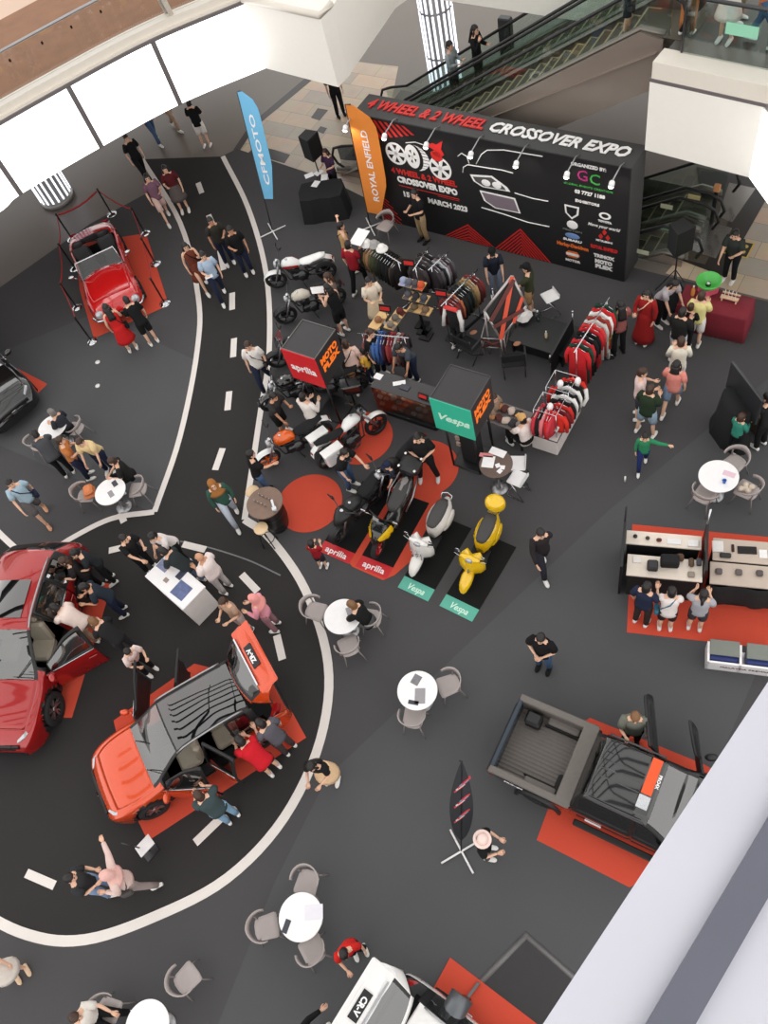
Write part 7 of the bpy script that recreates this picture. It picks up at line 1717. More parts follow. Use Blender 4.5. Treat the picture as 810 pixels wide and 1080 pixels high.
a, b = rack('short clothes rack with pale and dark tops behind the cap shelves', (455, 282), (470, 268), 1.5); hang_row(a, b, 1.5, ((60, 54, 58), (90, 86, 90), (40, 40, 44), (176, 180, 186), (120, 104, 108)), ('top', 'short rack behind the cap shelves'), 'tops on the short rack', n=7)
a, b = rack('short clothes rack above the cap shelves holding grey bags', (438, 282), (450, 264), 1.5); hang_row(a, b, 1.5, ((72, 64, 66), (50, 46, 48), (84, 78, 78)), ('grey top', 'small rack above the cap shelves'), 'grey tops above the cap shelves', n=5)
a, b = rack('long clothes rack with maroon, rust, black and tan jackets', (470, 318), (500, 288), 1.55, .18); hang_row(a, b, 1.55, ((100, 44, 46), (120, 52, 50), (92, 40, 44), (170, 100, 64), (36, 36, 38), (30, 30, 32), (34, 38, 40), (28, 30, 30), (90, 84, 60), (150, 120, 84), (166, 138, 98)), ('jacket', 'long maroon to tan rack'), 'jackets on the long maroon to tan rack', n=13)
a, b = rack('tall rack of colourful racing jerseys on the right', (608, 368), (640, 318), 1.75); hang_row(a, b, 1.75, ((196, 40, 46), (36, 66, 52), (190, 44, 52), (30, 30, 32), (24, 24, 26), (188, 36, 44), (200, 60, 60), (196, 196, 190), (150, 60, 50), (226, 226, 222)), ('jersey', 'tall colourful racing rack'), 'racing jerseys on the tall rack', 1.25, 12)
r = thing('racing_jersey', 'yellow, green and white racing jersey at the near side of the tall rack', 'jersey', at(640, 372, .1) * 1 - Vector((0, 0, .1)), BANG + .6)
mb = MB(); T = Matrix.Translation((0, 0, 1.5)); mb.v = [T @ v for v in garment(.9).v]; g_ = garment(.9); mb.f = g_.f; mb.mi = g_.mi; mb.sm = g_.sm; mb.build('jersey_top', mat('yellow_green_jersey', (180, 176, 40), .8, var=.9, scale=5), r)
mb = MB(); mb.loft([[(.06 * math.cos(a), .2 * k * math.sin(a), z) for a in np.linspace(0, 2 * PI, 13)[:-1]] for z, k in ((.72, 1), (.4, 1.05), (.12, 1.15))]); mb.build('white_trousers', cloth((206, 204, 196)), r)
mb = MB(); mb.tube([(0, 0, .0), (0, 0, 1.6)], .02, 6); mb.box((0, 0, .02), (.3, .3, .03)); mb.build('stand', M_BLACK, r)
def cap_obj(label, loc, c_, grp=None, rz=0):
    r = thing('cap', label, 'cap', loc, rz, grp)
    if 'crown' not in GM:
        mb = MB(); mb.lathe([(.09, 0), (.094, .03), (.085, .08), (.055, .115), (.01, .125)], 14); GM['crown'] = mb
        mb = MB(); mb.loft([[(x, y, .01 - .12 * (x * x) * 2) for x in (-.08, -.04, 0, .04, .08)] for y in (.07, .12, .16)], False, True, False); GM['brim'] = mb
    for nm in ('crown', 'brim'): GM[nm].build(nm, cloth(c_), r)
for k, (x, y, c_) in enumerate(((386, 254, (226, 224, 220)), (394, 255, (160, 158, 156)), (402, 259, (238, 236, 232)))):
    p = at(x, y, 1.62); r = thing('cap', ('white crumpled hat', 'grey cap', 'white round hat')[k] + ' lying on top of the tan to black rack', 'hat', (p.x, p.y, 1.5)); mb = MB(); mb.lathe([(.16, .0), (.15, .03), (.1, .05), (.09, .12), (.02, .14)], 18); mb.build('hat_body', cloth(c_), r)
sheet('white board on top of the tan to black rack', at(379, 250, 1.66), BANG, (.36, .5), M_WHITE, .15, 'white_board')
# cap shelves
M_SHELFW = mat('pale_shelf_wood', (216, 176, 118), .5, var=.1, scale=6)
def board(label, px, h, sx, sy, rz, caps, grp, lbl):
    p = at(px[0], px[1], h); r = thing('display_shelf', label, 'shelf', (p.x, p.y, 0), rz)
    mb = MB(); mb.box((0, 0, h - .015), (sx, sy, .03)); mb.build('board', M_SHELFW, r)
    mb = MB(); mb.tube([(0, 0, h - .03), (0, 0, .05)], .02, 6); mb.box((0, 0, .03), (.3, .3, .04)); mb.build('post', M_BLACK, r)
    n = len(caps)
    for k, c_ in enumerate(caps):
        t = (k + .5) / n - .5; d = Vector((math.cos(rz), math.sin(rz), 0)) * (t * sx); cap_obj(ORD[k] + ' ' + lbl + ', from the left', (p.x + d.x, p.y + d.y, h), c_, grp, rz + PI + random.uniform(-.3, .3))
board('highest pale wood shelf with pale blue, grey and orange caps', (435, 299), 1.5, .66, .27, BANG + .05, ((150, 158, 186), (96, 98, 108), (80, 76, 80), (196, 84, 52)), 'caps on the highest shelf', 'cap on the highest pale wood shelf')
board('middle pale wood shelf with three dark caps', (439, 313), 1.25, .66, .27, BANG + .05, ((88, 86, 92), (56, 54, 58), (70, 72, 80)), 'caps on the middle shelf', 'cap on the middle pale wood shelf')
board('lowest pale wood shelf with two olive caps', (443, 326), 1.0, .62, .27, BANG + .05, ((112, 98, 78), (128, 104, 84)), 'caps on the lowest shelf', 'cap on the lowest pale wood shelf')
board('pale wood display board with maroon and grey hats', (417, 336), 1.1, .7, .28, BANG + PI / 2, ((136, 124, 112), (110, 104, 96), (92, 44, 42)), 'hats on the pale wood display board', 'hat on the angled pale wood board')
board('pale wood board in front of the person in the cream apron', (399, 338), 1.1, .55, .28, BANG + PI / 2, ((150, 110, 80),), 'items on the board before the cream apron', 'brown leather item on the board before the cream apron')
for k, (x, y) in enumerate(((431, 277), (406, 325), (465, 309))):
    p = at(x, y, 1.6); r = thing('small_sign', 'small black sign with orange print ' + ('above the highest cap shelf', 'beside the cream apron', 'on the end of the long jacket rack')[k], 'sign', (p.x, p.y, 0), BANG + .2)
    mb = MB(); mb.tube([(0, 0, 0), (0, 0, 1.5)], .01, 5); mb.box((0, 0, .01), (.2, .2, .02)); mb.build('pole', M_BLACK, r); mb = MB(); mb.box((0, 0, 1.6), (.3, .02, .2), rx=-.2); s_ = mb.build('sign_plate', M_BLACK, r); mb = MB(); add_text(mb, 'SALE', .1, Matrix.Translation((0, -.02, 1.6)) @ Matrix.Rotation(PI / 2 - .2, 4, 'X'), width=.24, bold=.004) if False else mb.box((0, -.018, 1.6), (.24, .008, .1), rx=-.2); mb.build('orange_print', M_BRED, s_)
# mannequin pieces: leather jacket and trousers before the long rack
p = at(484, 366); r = thing('mannequin', 'headless mannequin in black trousers with white gloves and a red scarf', 'mannequin', p, BANG)
mb = MB(); mb.tube([(0, 0, .8), (0, 0, 1.0), (0, 0, 1.3), (0, 0, 1.42)], [.15, .14, .18, .08], 14, side=(1, 0, 0), ry=[.1, .1, .11, .07]); mb.build('jacket', M_BFAB, r)
for s in (1, -1):
    mb = MB(); mb.tube([(s * .08, 0, .85), (s * .09, .02, .45), (s * .1, 0, .08)], [.09, .07, .05], 10); mb.build('trouser_leg', M_BFAB, r)
    mb = MB(); mb.tube([(s * .17, 0, 1.35), (s * .24, -.05, 1.05), (s * .26, -.1, .8)], [.06, .05, .05], 8); mb.build('white_sleeve', M_WFAB, r)
    mb = MB(); mb.ell((s * .1, -.05, .05), (.05, .12, .05), 10, 6); mb.build('shoe', M_WFAB, r)
mb = MB(); mb.box((0, -.05, 1.42), (.36, .12, .08), bev=.03); mb.build('red_scarf', M_BRED, r)
# ---- slanted frame sign ----
M_ORX = mat('orange_band', (222, 84, 54), .5); M_FRAMEG = mat('silver_frame', (186, 180, 178), .35, .6)
P4 = [at(*c, z) for c, z in (((540, 291), 2.1), ((511, 328), 1.5), ((528, 357), .75), ((555, 322), 1.4))]
r = thing('frame_sign', 'slanted silver diamond frame with orange crossed bands on black', 'sign', (P4[2].x, P4[2].y, 0), 0)
o0 = Vector((P4[2].x, P4[2].y, 0)); Q = [p - o0 for p in P4]
nn_ = (Q[1] - Q[0]).cross(Q[3] - Q[0]).normalized() * .02
mb = MB(); mb.add([v + nn_ for v in Q] + [v - nn_ for v in Q], [[0, 1, 2, 3], [7, 6, 5, 4], [0, 4, 5, 1], [1, 5, 6, 2], [2, 6, 7, 3], [3, 7, 4, 0]]); mb.build('black_panel', M_BKD, r)
for i in range(4): mb = MB(); mb.tube([Q[i], Q[(i + 1) % 4]], .035, 6); mb.build('frame_bar', M_FRAMEG, r)
ups = nn_ * 2.2 if nn_.z > 0 else nn_ * -2.2
def band(a, b, w_, m_, nm):
    a, b = a + ups, b + ups; d = (b - a).normalized(); v = ups.normalized().cross(d) * w_; mb = MB(); mb.add([a + v, a - v, b - v, b + v, a + v + ups * .3, a - v + ups * .3, b - v + ups * .3, b + v + ups * .3], [[3, 2, 1, 0], [4, 5, 6, 7], [0, 1, 5, 4], [1, 2, 6, 5], [2, 3, 7, 6], [3, 0, 4, 7]]); mb.build(nm, m_, r)
band(Q[0], Q[2], .05, M_ORX, 'orange_band')
M_BRB = mat('brown_lettered_band', (96, 44, 38), .5, var=.5, scale=30)
band(Q[0].lerp(Q[3], .1), Q[1].lerp(Q[2], .35), .05, M_BRB, 'lettered_band'); band(Q[3].lerp(Q[2], .1), Q[1].lerp(Q[2], .55), .05, M_BRB, 'lettered_band'); band(Q[3].lerp(Q[0], .3), Q[3].lerp(Q[2], .5), .04, M_ORX, 'orange_band')
for i in (1, 2): mb = MB(); mb.tube([Q[i], (Q[i].x, Q[i].y, .02)], .025, 6); mb.build('support_leg', M_FRAMEG, r)
mb = MB(); mb.tube([Q[0], (Q[0].x, Q[0].y + .1, .02)], .025, 6); mb.build('support_leg', M_FRAMEG, r)
# low square frame table under it
p = at(524, 366); r = thing('frame_table', 'low silver framed table with straps below the slanted frame sign', 'table', p, BANG + .3)
for z in (.62, .3): mb = MB(); mb.tube([(.28, .28, z), (-.28, .28, z), (-.28, -.28, z), (.28, -.28, z)], .02, 6, closed=True); mb.build('frame_ring', M_FRAMEG, r)
for sx in (1, -1):
    for sy in (1, -1): mb = MB(); mb.tube([(.28 * sx, .28 * sy, .62), (.28 * sx, .28 * sy, 0)], .02, 6); mb.build('leg', M_FRAMEG, r)
mb = MB(); mb.box((0, 0, .63), (.5, .5, .02)); mb.build('tabletop', M_BLACK, r)
for k in (0, 1): mb = MB(); mb.tube([(-.28, -.29, .3 + .3 * k), (.28, -.29, .6 - .3 * k)], .03, 4); mb.build('strap', M_BRB, r)
# black director chairs and low black table
def director(label, px, toward):
    p = at(*px); q_ = at(*toward); r = thing('folding_chair', label, 'chair', p, math.atan2(q_.y - p.y, q_.x - p.x) - PI / 2)
    mb = MB(); mb.box((0, 0, .44), (.5, .44, .03), bev=.01); mb.build('seat', M_BFAB, r); mb = MB(); mb.box((0, -.22, .74), (.56, .03, .26), bev=.01, rx=.1); mb.build('backrest', M_BFAB, r)
    for s in (1, -1):
        mb = MB(); mb.tube([(s * .27, -.22, .9), (s * .27, -.22, .44), (s * .25, .22, 0)], .013, 5); mb.build('leg', M_STEEL, r); mb = MB(); mb.tube([(s * .27, .22, .44), (s * .25, -.22, 0)], .013, 5); mb.build('leg', M_STEEL, r)
        mb = MB(); mb.box((s * .28, 0, .64), (.05, .42, .03), bev=.01); mb.build('armrest', M_BLACK, r)
director('black folding chair left of the low framed table', (496, 376), (520, 350)); director('black folding chair right of the low framed table', (543, 392), (540, 350))
p = at(575, 352, .45); r = thing('low_table', 'low wide black table with bottles and bags near the frame sign', 'table', (p.x, p.y, 0), BANG); mb = MB(); mb.box((0, 0, .43), (1.5, 1.0, .04), bev=.01); mb.build('tabletop', M_BLACK, r)
for sx in (-.65, .65):
    for sy in (-.42, .42): mb = MB(); mb.box((sx, sy, .2), (.05, .05, .41)); mb.build('leg', M_BLACK, r)
mb = MB(); mb.box((0, .0, .2), (1.3, .8, .3)); mb.build('lower_cabinet', M_DARK, r)
def bottle(label, px, h, m_, s=1.0):
    p = at(px[0], px[1], h + .1); r = thing('bottle', label, 'bottle', (p.x, p.y, h)); mb = MB(); mb.lathe([(.03, 0), (.034, .02), (.034, .14), (.014, .19), (.014, .21)], 12); mb.v = [v * s for v in mb.v]; mb.build('bottle_body', m_, r); mb = MB(); mb.lathe([(.016, .2), (.016, .225)], 10); mb.v = [v * s for v in mb.v]; mb.build('cap', M_WHITE, r)
bottle('clear water bottle on the low black table', (567, 335), .45, glass('bottle_plastic', (.75, .82, .86), .2), 1.5); bottle('small cream jar on the low black table', (576, 353), .45, mat('cream_jar', (226, 206, 170), .5), 1.0)
p = at(553, 335, .5); mb = MB(); mb.box((0, 0, .1), (.42, .34, .2), bev=.09); mb.box((.1, .1, .24), (.2, .18, .12), bev=.05); o = mb.build('white_bag', M_WFAB); o.location = (p.x, p.y, .451); o.rotation_euler = (0, 0, .6); tag(o, 'crumpled white bag on the low black table', 'bag')
for x, y, lb in ((545, 359, 'round tan badge on the low black table near the folding chair'), (499, 349, 'round pale badge beside the left folding chair')):
    p = at(x, y, .6); mb = MB(); mb.ell((0, 0, .03), (.1, .07, .03), 14, 6); r = thing('cap', lb, 'cap', (p.x, p.y, .452 if x > 520 else .52)); mb.build('cap_crown', cloth((170, 120, 96)), r)
# leaning black boards on chrome posts
for (pa, pb, lb) in (((604, 336), (582, 384), 'slim black board leaning at the right side of the low black table'), ((520, 312), (493, 346), 'thin black rail leaning left of the slanted frame sign')):
    a, b = at(*pa, .9), at(*pb, .5); r = thing('leaning_board', lb, 'board', (a.x, a.y, 0), math.atan2(b.y - a.y, b.x - a.x)); L = (b - a).length
    mb = MB(); mb.box((L / 2, 0, .55), (L, .05, .7 if pa[0] > 600 else .06), ry=.12); mb.build('board', M_BLACK, r); mb = MB(); mb.tube([(0, 0, 0), (0, 0, 1.1)], .016, 6); mb.ell((0, 0, 1.12), (.03, .03, .04), 8, 6); mb.build('post', M_CHROME, r); mb = MB(); mb.tube([(L, 0, 0), (L, 0, .9)], .016, 6); mb.build('post', M_CHROME, r)
# ---- white plinth with racing suits ----
q0, q1, q2 = at(563, 472), at(588, 481), at(615, 441)
ang_ = math.atan2(q1.y - q0.y, q1.x - q0.x); w_ = (q1 - q0).length; dl = (q2 - q1).length
ang_ = BANG + .03; q0 = q1 - Vector((math.cos(ang_), math.sin(ang_), 0)) * .62
r = thing('display_plinth', 'white plinth with clear racks carrying red, white and black racing jackets', 'plinth', q0, ang_)
w_, dl = .62, 1.3
M_PLW = mat('white_plinth', (226, 216, 212), .5)
mb = MB(); mb.box((w_ / 2, dl / 2, .27), (w_, dl, .5), bev=.01); mb.build('plinth_body', M_PLW, r); mb = MB(); mb.box((w_ / 2, dl / 2, .535), (w_ + .02, dl + .02, .025)); mb.build('black_edge', M_BLACK, r); mb = MB(); mb.box((w_ / 2, dl / 2, .56), (w_, dl, .02)); mb.build('plinth_top', M_PLW, r)
for y0_ in (.1, .75):
    for xx in (.05, w_ - .05):
        
        for yy_ in (y0_, y0_ + .5): mb = MB(); mb.tube([(xx, yy_, .57), (xx, yy_, 1.35)], .012, 6); mb.build('rack_post', M_CHROME, r)
    mb = MB(); mb.tube([(.05, y0_, 1.35), (w_ - .05, y0_, 1.35), (w_ - .05, y0_ + .5, 1.35), (.05, y0_ + .5, 1.35)], .012, 6, closed=True); mb.build('top_frame', M_CHROME, r)
def pl(x, y, z): c0_, s0_ = math.cos(ang_), math.sin(ang_); return Vector((q0.x + x * c0_ - y * s0_, q0.y + x * s0_ + y * c0_, z))
hang_row(pl(.1, .16, 0), pl(w_ - .1, .16, 0), 1.36, ((200, 60, 70), (36, 32, 34), (220, 120, 124), (196, 40, 44)), ('jacket', 'front rack of the white plinth'), 'racing jackets on the plinth front', .62, 5)
hang_row(pl(w_ - .12, .15, 0), pl(w_ - .12, 1.25, 0), 1.36, ((214, 52, 42), (110, 36, 40), (200, 50, 46), (34, 32, 34), (232, 228, 226), (30, 30, 32), (234, 230, 228), (28, 28, 30)), ('jacket', 'side rack of the white plinth'), 'racing jackets on the plinth side', .62, 9)
for (x, y, c_, lb) in ((.35, .3, (36, 36, 38), 'black racing bust on the front of the white plinth'), (.3, .95, (200, 46, 46), 'red and white racing bust on the back of the white plinth'), (.62, 1.15, (52, 60, 46), 'dark green mannequin bust at the far end of the white plinth')):
    p = pl(x, y, .572); r = thing('mannequin', lb, 'mannequin', p, ang_); mb = MB(); mb.tube([(0, 0, 0), (0, 0, .25), (0, 0, .5), (0, 0, .62)], [.13, .13, .19, .08], 14, side=(1, 0, 0), ry=[.1, .1, .12, .07]); mb.build('torso', cloth(c_), r)
    mb = MB(); mb.ell((0, 0, .76), (.07, .08, .1), 12, 8); mb.tube([(0, 0, .6), (0, 0, .7)], .045, 8); mb.build('head', M_WHITE, r)
    for s in (1, -1): mb = MB(); mb.tube([(s * .17, 0, .55), (s * .24, -.08, .35), (s * .2, -.2, .22)], [.06, .05, .04], 8); mb.build('sleeve', M_WFAB if s > 0 else cloth(c_), r)
# ---- maroon table with candy floss bowl ----
t0, t1 = at(722, 318, .78), at(790, 318, .78)
r = thing('cloth_table', 'long table under a pleated maroon cloth', 'table', (0, 0, 0), 0); ang_ = BANG + .06
c_ = at(755, 318, .78); r.location = (c_.x, c_.y, 0); r.rotation_euler = (0, 0, ang_)
M_MAR = mat('maroon_cloth', (124, 30, 44), .85, var=.1)
out = []; per = [(-.78, -.34), (.78, -.34), (.78, .34), (-.78, .34)]; npl = 0
for i in range(4):
    a, b = Vector(per[i]), Vector(per[(i + 1) % 4]); m_ = int((b - a).length / .045)
    for k in range(m_): p = a.lerp(b, k / m_); out.append((p.x, p.y, npl)); npl += 1
mb = MB(); mb.loft([[(x * (1 + f * (.03 if k % 2 else -.01)) * g, y * (1 + f * (.06 if k % 2 else -.02)) * g, z) for x, y, k in out] for z, f, g in ((.02, 1, 1.06), (.4, .8, 1.03), (.72, .3, 1.0), (.78, 0, 1.0))]); mb.build('pleated_cloth', M_MAR, r)
p = at(747, 300, 1.0); r = thing('candy_floss_machine', 'round green bowl machine with a pink base on the maroon table', 'machine', (p.x, p.y, .782)); mb = MB(); mb.lathe([(.08, .18), (.2, .2), (.27, .3), (.28, .36), (.265, .36), (.19, .22), (.06, .2)], 28, cap=False); mb.lathe([(.2, .2), (.0, .19)], 28); mb.build('green_bowl', mat('green_plastic', (88, 190, 88), .35), r); mb = MB(); mb.lathe([(.05, .2), (.05, .28), (.02, .3)], 12); mb.build('spinner', M_CHROME, r); mb = MB(); mb.box((0, -.02, .1), (.36, .32, .2), bev=.02); mb.build('pink_base', mat('pink_box', (206, 84, 110), .5), r)
bottle('orange jar at the left end of the maroon table', (731, 308), .782, mat('orange_jar', (222, 150, 70), .5), 1.3)
p = at(770, 312, .95); r = thing('stick_holder', 'wooden rack holding paper sticks on the maroon table', 'holder', (p.x, p.y, .782), BANG); mb = MB(); mb.box((0, 0, .1), (.4, .1, .03)); mb.box((-.16, 0, .05), (.03, .1, .1)); mb.box((.16, 0, .05), (.03, .1, .1)); mb.box((0, .12, .12), (.4, .03, .03)); mb.build('wooden_rack', mat('pale_wood', (226, 190, 160), .5), r)
for k in range(4): mb = MB(); mb.tube([(-.12 + .08 * k, 0, .1), (-.12 + .08 * k, .03, .3)], .008, 5); mb.build('stick', M_WFAB, r)
# ---- speakers ----
def speaker_on_stand(px_top, zt, lb1, lb2, rz):
    p = at(px_top[0], px_top[1], zt); st = thing('speaker_stand', lb1, 'speaker stand', (p.x, p.y, 0), rz)
    mb = MB(); mb.tube([(0, 0, .3), (0, 0, zt - .35)], .018, 8); mb.build('pole', M_BLACK, st)
    for k in range(3): a = k * 2 * PI / 3 + .3; mb = MB(); mb.tube([(0, 0, .75), (.42 * math.cos(a), .42 * math.sin(a), .02)], .012, 6); mb.build('leg', M_BLACK, st)
    s_ = thing('loudspeaker', lb2, 'loudspeaker', (p.x, p.y, zt - .35), rz); s_.scale = (1.25, 1.25, 1.15)
    mb = MB(); mb.prism([(-.19, -.17), (.19, -.17), (.14, .15), (-.14, .15)], 0, .6); mb.build('cabinet', mat('speaker_black', (34, 34, 35), .6), s_); mb = MB(); mb.box((0, -.175, .3), (.34, .012, .54)); mb.build('grille', M_BLACK, s_)
speaker_on_stand((327, 153), 1.7, 'black speaker stand rising over the draped booth', 'black loudspeaker above the draped booth', .6)
speaker_on_stand((717, 250), 1.75, 'black speaker stand left of the maroon table', 'black loudspeaker in front of the basement escalators', .1)
p = at(713, 318); r = thing('draped_cover', 'heap of black cloth at the foot of the right speaker stand', 'cloth', p, .4); mb = MB(); mb.lathe([(.42, .0), (.36, .12), (.22, .3), (.1, .5), (.06, .62)], 11); mb.build('cloth_heap', M_BFAB, r)
p = at(338, 200, .8); r = thing('draped_booth', 'booth table under a black cloth with papers on top', 'table', (p.x, p.y, 0), BANG + .5); mb = MB(); mb.loft([[(x * g * (1 + .03 * ((k * 7) % 3)), y * g, z) for k, (x, y) in enumerate([(-.6, -.38), (-.3, -.42), (0, -.38), (.3, -.42), (.6, -.38), (.64, 0), (.6, .38), (.3, .42), (0, .38), (-.3, .42), (-.6, .38), (-.64, 0)])] for z, g in ((.0, 1.12), (.3, 1.06), (.6, 1.02), (.8, .98))], smooth=False); mb.build('black_cloth', M_BFAB, r)
for k, (x, y) in enumerate(((326, 185), (336, 182), (333, 194), (342, 187))): flat_on(('leftmost', 'rear middle', 'front', 'rightmost')[k] + ' white note sheet on the black draped booth', (x, y), .802, (.26, .2), M_WHITE, .4 * k, group='white note sheets on the black booth')
# ---- flags ----
def feather(label, base_px, tip_px, tip_z, width, m_, txt, mtxt, side=-1, low=.28, bulge=.5, tsz=.22, top_round=True, ncross=2, cross=M_WHITE, crossang=.3, wdir=None):
    b, t_ = at(*base_px), at(*tip_px, tip_z); r = thing('feather_flag', label, 'flag', b, 0)
    P0 = Vector((0, 0, .1)); P1 = t_ - b; ax = (P1 - P0).normalized(); L = (P1 - P0).length
    wd = Vector(wdir) if wdir else BEX * side; wd = (wd - ax * wd.dot(ax)).normalized(); nn2 = ax.cross(wd)
    pol = [P0 + ax * L * t for t in np.linspace(0, 1, 9)]; mb = MB(); mb.tube(pol + [P1 + wd * width * .2 + ax * .02], .015, 6); mb.build('pole', M_BLACK, r)
    mb = MB(); ts = np.linspace(low, 1.0, 14); L_, R_2 = [], []
    for t in ts:
        u = (t - low) / (1 - low); w_ = width * (min(1, u * 7 + .25) ** .8) * (1.0 if u < .75 else math.sqrt(max(0.02, 1 - ((u - .75) / .26) ** 2)))
        w_ = width * bulge_f(u, bulge); L_.append(P0 + ax * L * t - (wd * w_ if bulge == 'leaf' else Vector())); R_2.append(P0 + ax * L * t + wd * w_)
    vs = []
    for s in (.006, -.006): vs += [p + nn2 * s for p in L_] + [p + nn2 * s for p in R_2]
    n = len(L_); fs = []
    for i in range(n - 1): fs += [[i, i + 1, n + i + 1, n + i], [2 * n + i, 3 * n + i, 3 * n + i + 1, 2 * n + i + 1], [i, 2 * n + i, 2 * n + i + 1, i + 1], [n + i, n + i + 1, 3 * n + i + 1, 3 * n + i]]
    mb.add(vs, fs, False); fl = mb.build('sail', m_, r)
    if not txt:
        Mr, Mw, Mb_ = mat('flag_red', (206, 60, 70), .6), M_WFAB, mat('flag_blue', (120, 160, 190), .6)
        for s in (1, -1):
            for k in range(15):
                g_ = k // 5; c_ = P0 + ax * L * (.38 + .17 * g_ + .022 * (k % 5)) + wd * (.05 - .03 * (k % 5)) + nn2 * s * .012; dd = (ax * .8 + wd * -.6).normalized() * .11
                mb = MB(); mb.tube([c_ - dd, c_ + dd], .018, 4); mb.build('lettering_stroke', (Mr, Mw, Mr, Mb_, Mr)[k % 5], fl)
    for s in (1, -1) if txt else ():
        X_ = ax; Z_ = nn2 * s; Y_ = Z_.cross(X_); o_ = P0 + ax * L * (low + (1 - low) * .47) + wd * width * .5 + Z_ * .012
        T = Matrix(((X_.x, Y_.x, Z_.x, o_.x), (X_.y, Y_.y, Z_.y, o_.y), (X_.z, Y_.z, Z_.z, o_.z), (0, 0, 0, 1)))
        if Y_.dot(wd) > 0 and False: T = T @ Matrix.Rotation(PI, 4, 'Z')
        mb = MB(); add_text(mb, txt, tsz, T, width=L * (1 - low) * .66, bold=.004, ext=.002); mb.build('lettering', mtxt, fl)
    for k in range(2):
        a = crossang + k * PI / 2; mb = MB(); mb.tube([(-.42 * math.cos(a), -.42 * math.sin(a), .03), (.42 * math.cos(a), .42 * math.sin(a), .03)], .02, 6); mb.build('cross_base_bar', cross, r)
    return r
def bulge_f(u, b):
    if b == 'leaf': return max(.03, math.sin(PI * min(1, max(0, u)) ** .8) ** .8)
    return (.55 + .45 * min(1, u * 3)) * (1 if u < .8 else math.sqrt(max(.02, 1 - ((u - .8) / .21) ** 2)))
M_SKY = mat('sky_blue_flag', (110, 180, 218), .7); M_ORF = mat('orange_flag', (226, 134, 52), .7)
feather('tall sky blue feather flag beside the lane', (288, 245), (250, 97), 3.55, .62, M_SKY, 'CFMOTO', M_WHITE, 1, .24, 'r', .26, crossang=.1)
feather('orange feather flag at the left end of the backdrop', (391, 240), (364, 110), 3.8, .8, M_ORF, 'ROYAL ENFIELD', M_WHITE, 1, .12, 'r', .26, crossang=.0, wdir=at(430, 205) - at(400, 200))
feather('black leaf-shaped flag with red and blue lettering on a white crossed base', (487, 898), (487, 803), 2.6, .2, mat('dark_flag', (40, 42, 46), .8), None, None, 1, .12, 'leaf', .3, crossang=.15, wdir=(-1, .3, 0))
chair_px('taupe chair before the backdrop beside the orange flag', (407, 237), (395, 250))
# ---- stanchions round the roadster ----
SP = [(153, 246), (164, 278), (174, 320), (97, 360), (81, 324), (79, 283), (64, 238), (95, 215), (134, 210)]
M_ROPE = mat('red_belt', (170, 44, 44), .6)
tops = []
for i, (x, y) in enumerate(SP[:6] + [(76, 252), (118, 226)]):
    p = at(x, y); r = thing('stanchion', 'chrome based barrier post ' + ['behind the roadster on its right', 'beside the roadster at mid right', 'at the front right carpet corner', 'at the front left carpet corner', 'left of the roadster bonnet', 'left of the roadster mirror', 'at the rear left of the roadster', 'directly behind the roadster boot'][i], 'barrier post', p, 0, 'barrier posts around the red roadster')
    mb = MB(); mb.lathe([(.17, 0), (.17, .015), (.06, .04), (.03, .06)], 22); mb.build('base', M_CHROME, r); mb = MB(); mb.lathe([(.025, .04), (.025, .92), (.035, .93), (.035, .99), (.01, 1.0)], 12); mb.build('post', M_BLACK, r); tops.append(Vector((p.x, p.y, .93)))
for i, j in ((0, 1), (1, 2), (3, 4), (4, 5), (5, 6), (6, 7), (7, 0)):
    a, b = tops[i], tops[j]; mb = MB(); pts = [a.lerp(b, t) - Vector((0, 0, .12 * math.sin(PI * t))) for t in np.linspace(0.03, .97, 7)]; mb.tube(pts, .035, 5, side=(0, 0, 1), ry=.012); o = mb.build('barrier_rope', M_ROPE); tag(o, 'sagging red rope ' + {0: 'at the rear right of the roadster', 1: 'at the front right of the roadster', 3: 'at the front left of the roadster', 4: 'beside the left bonnet of the roadster', 5: 'at the rear left side of the roadster', 6: 'behind the roadster, left part', 7: 'behind the roadster, right part'}[i], 'rope', 'red ropes around the roadster')
# small floor bits
for x, y in ((103, 382), (103, 407)): p = at(x, y); mb = MB(); mb.lathe([(.07, .002), (.07, .01)], 16); o = mb.build('floor_dot', M_WHITE); o.location = p; tag(o, 'small white dot on the carpet below the roadster', 'marker', 'white floor dots below the roadster')
p = at(659, 508); mb = MB(); mb.tube([(0, 0, .01), (0, 0, .2)], .02, 8); o = mb.build('paper_cup', M_WHITE); o.location = p; tag(o, 'tiny white bottle standing alone on the open carpet', 'bottle')
# ---- right exhibition counters ----
carpet('long red-orange carpet under the right counters and three visitors', [(667, 553), (661, 667), (810, 684), (900, 692), (900, 575)], m_=M_REDCARPET)
BE = math.atan2((at(810, 684) - at(661, 667)).y, (at(810, 684) - at(661, 667)).x)
def counter(label, px, h, sx, sy, topm, frame=True, legs=True):
    p = at(px[0], px[1], h); r = thing('display_counter', label, 'counter', (p.x, p.y, 0), BE); mb = MB(); mb.box((sx / 2, -sy / 2, h - .02), (sx, sy, .04), bev=.006); mb.build('counter_top', topm, r)
    mb = MB(); mb.box((sx / 2, -sy / 2, h / 2 - .02), (sx - .06, sy - .06, h - .06)); mb.build('black_base', M_BFAB, r); return r, p
M_CRTOP = mat('cream_counter_top', (226, 214, 200), .45); M_CRTOP2 = mat('taupe_counter_top', (186, 170, 156), .45)
counter('back cream counter with small gadgets on the left', (661, 559), .95, 1.4, .3, M_CRTOP); counter('front cream counter piled with dark merchandise before the three visitors', (662, 584), .95, 1.38, .46, M_CRTOP)
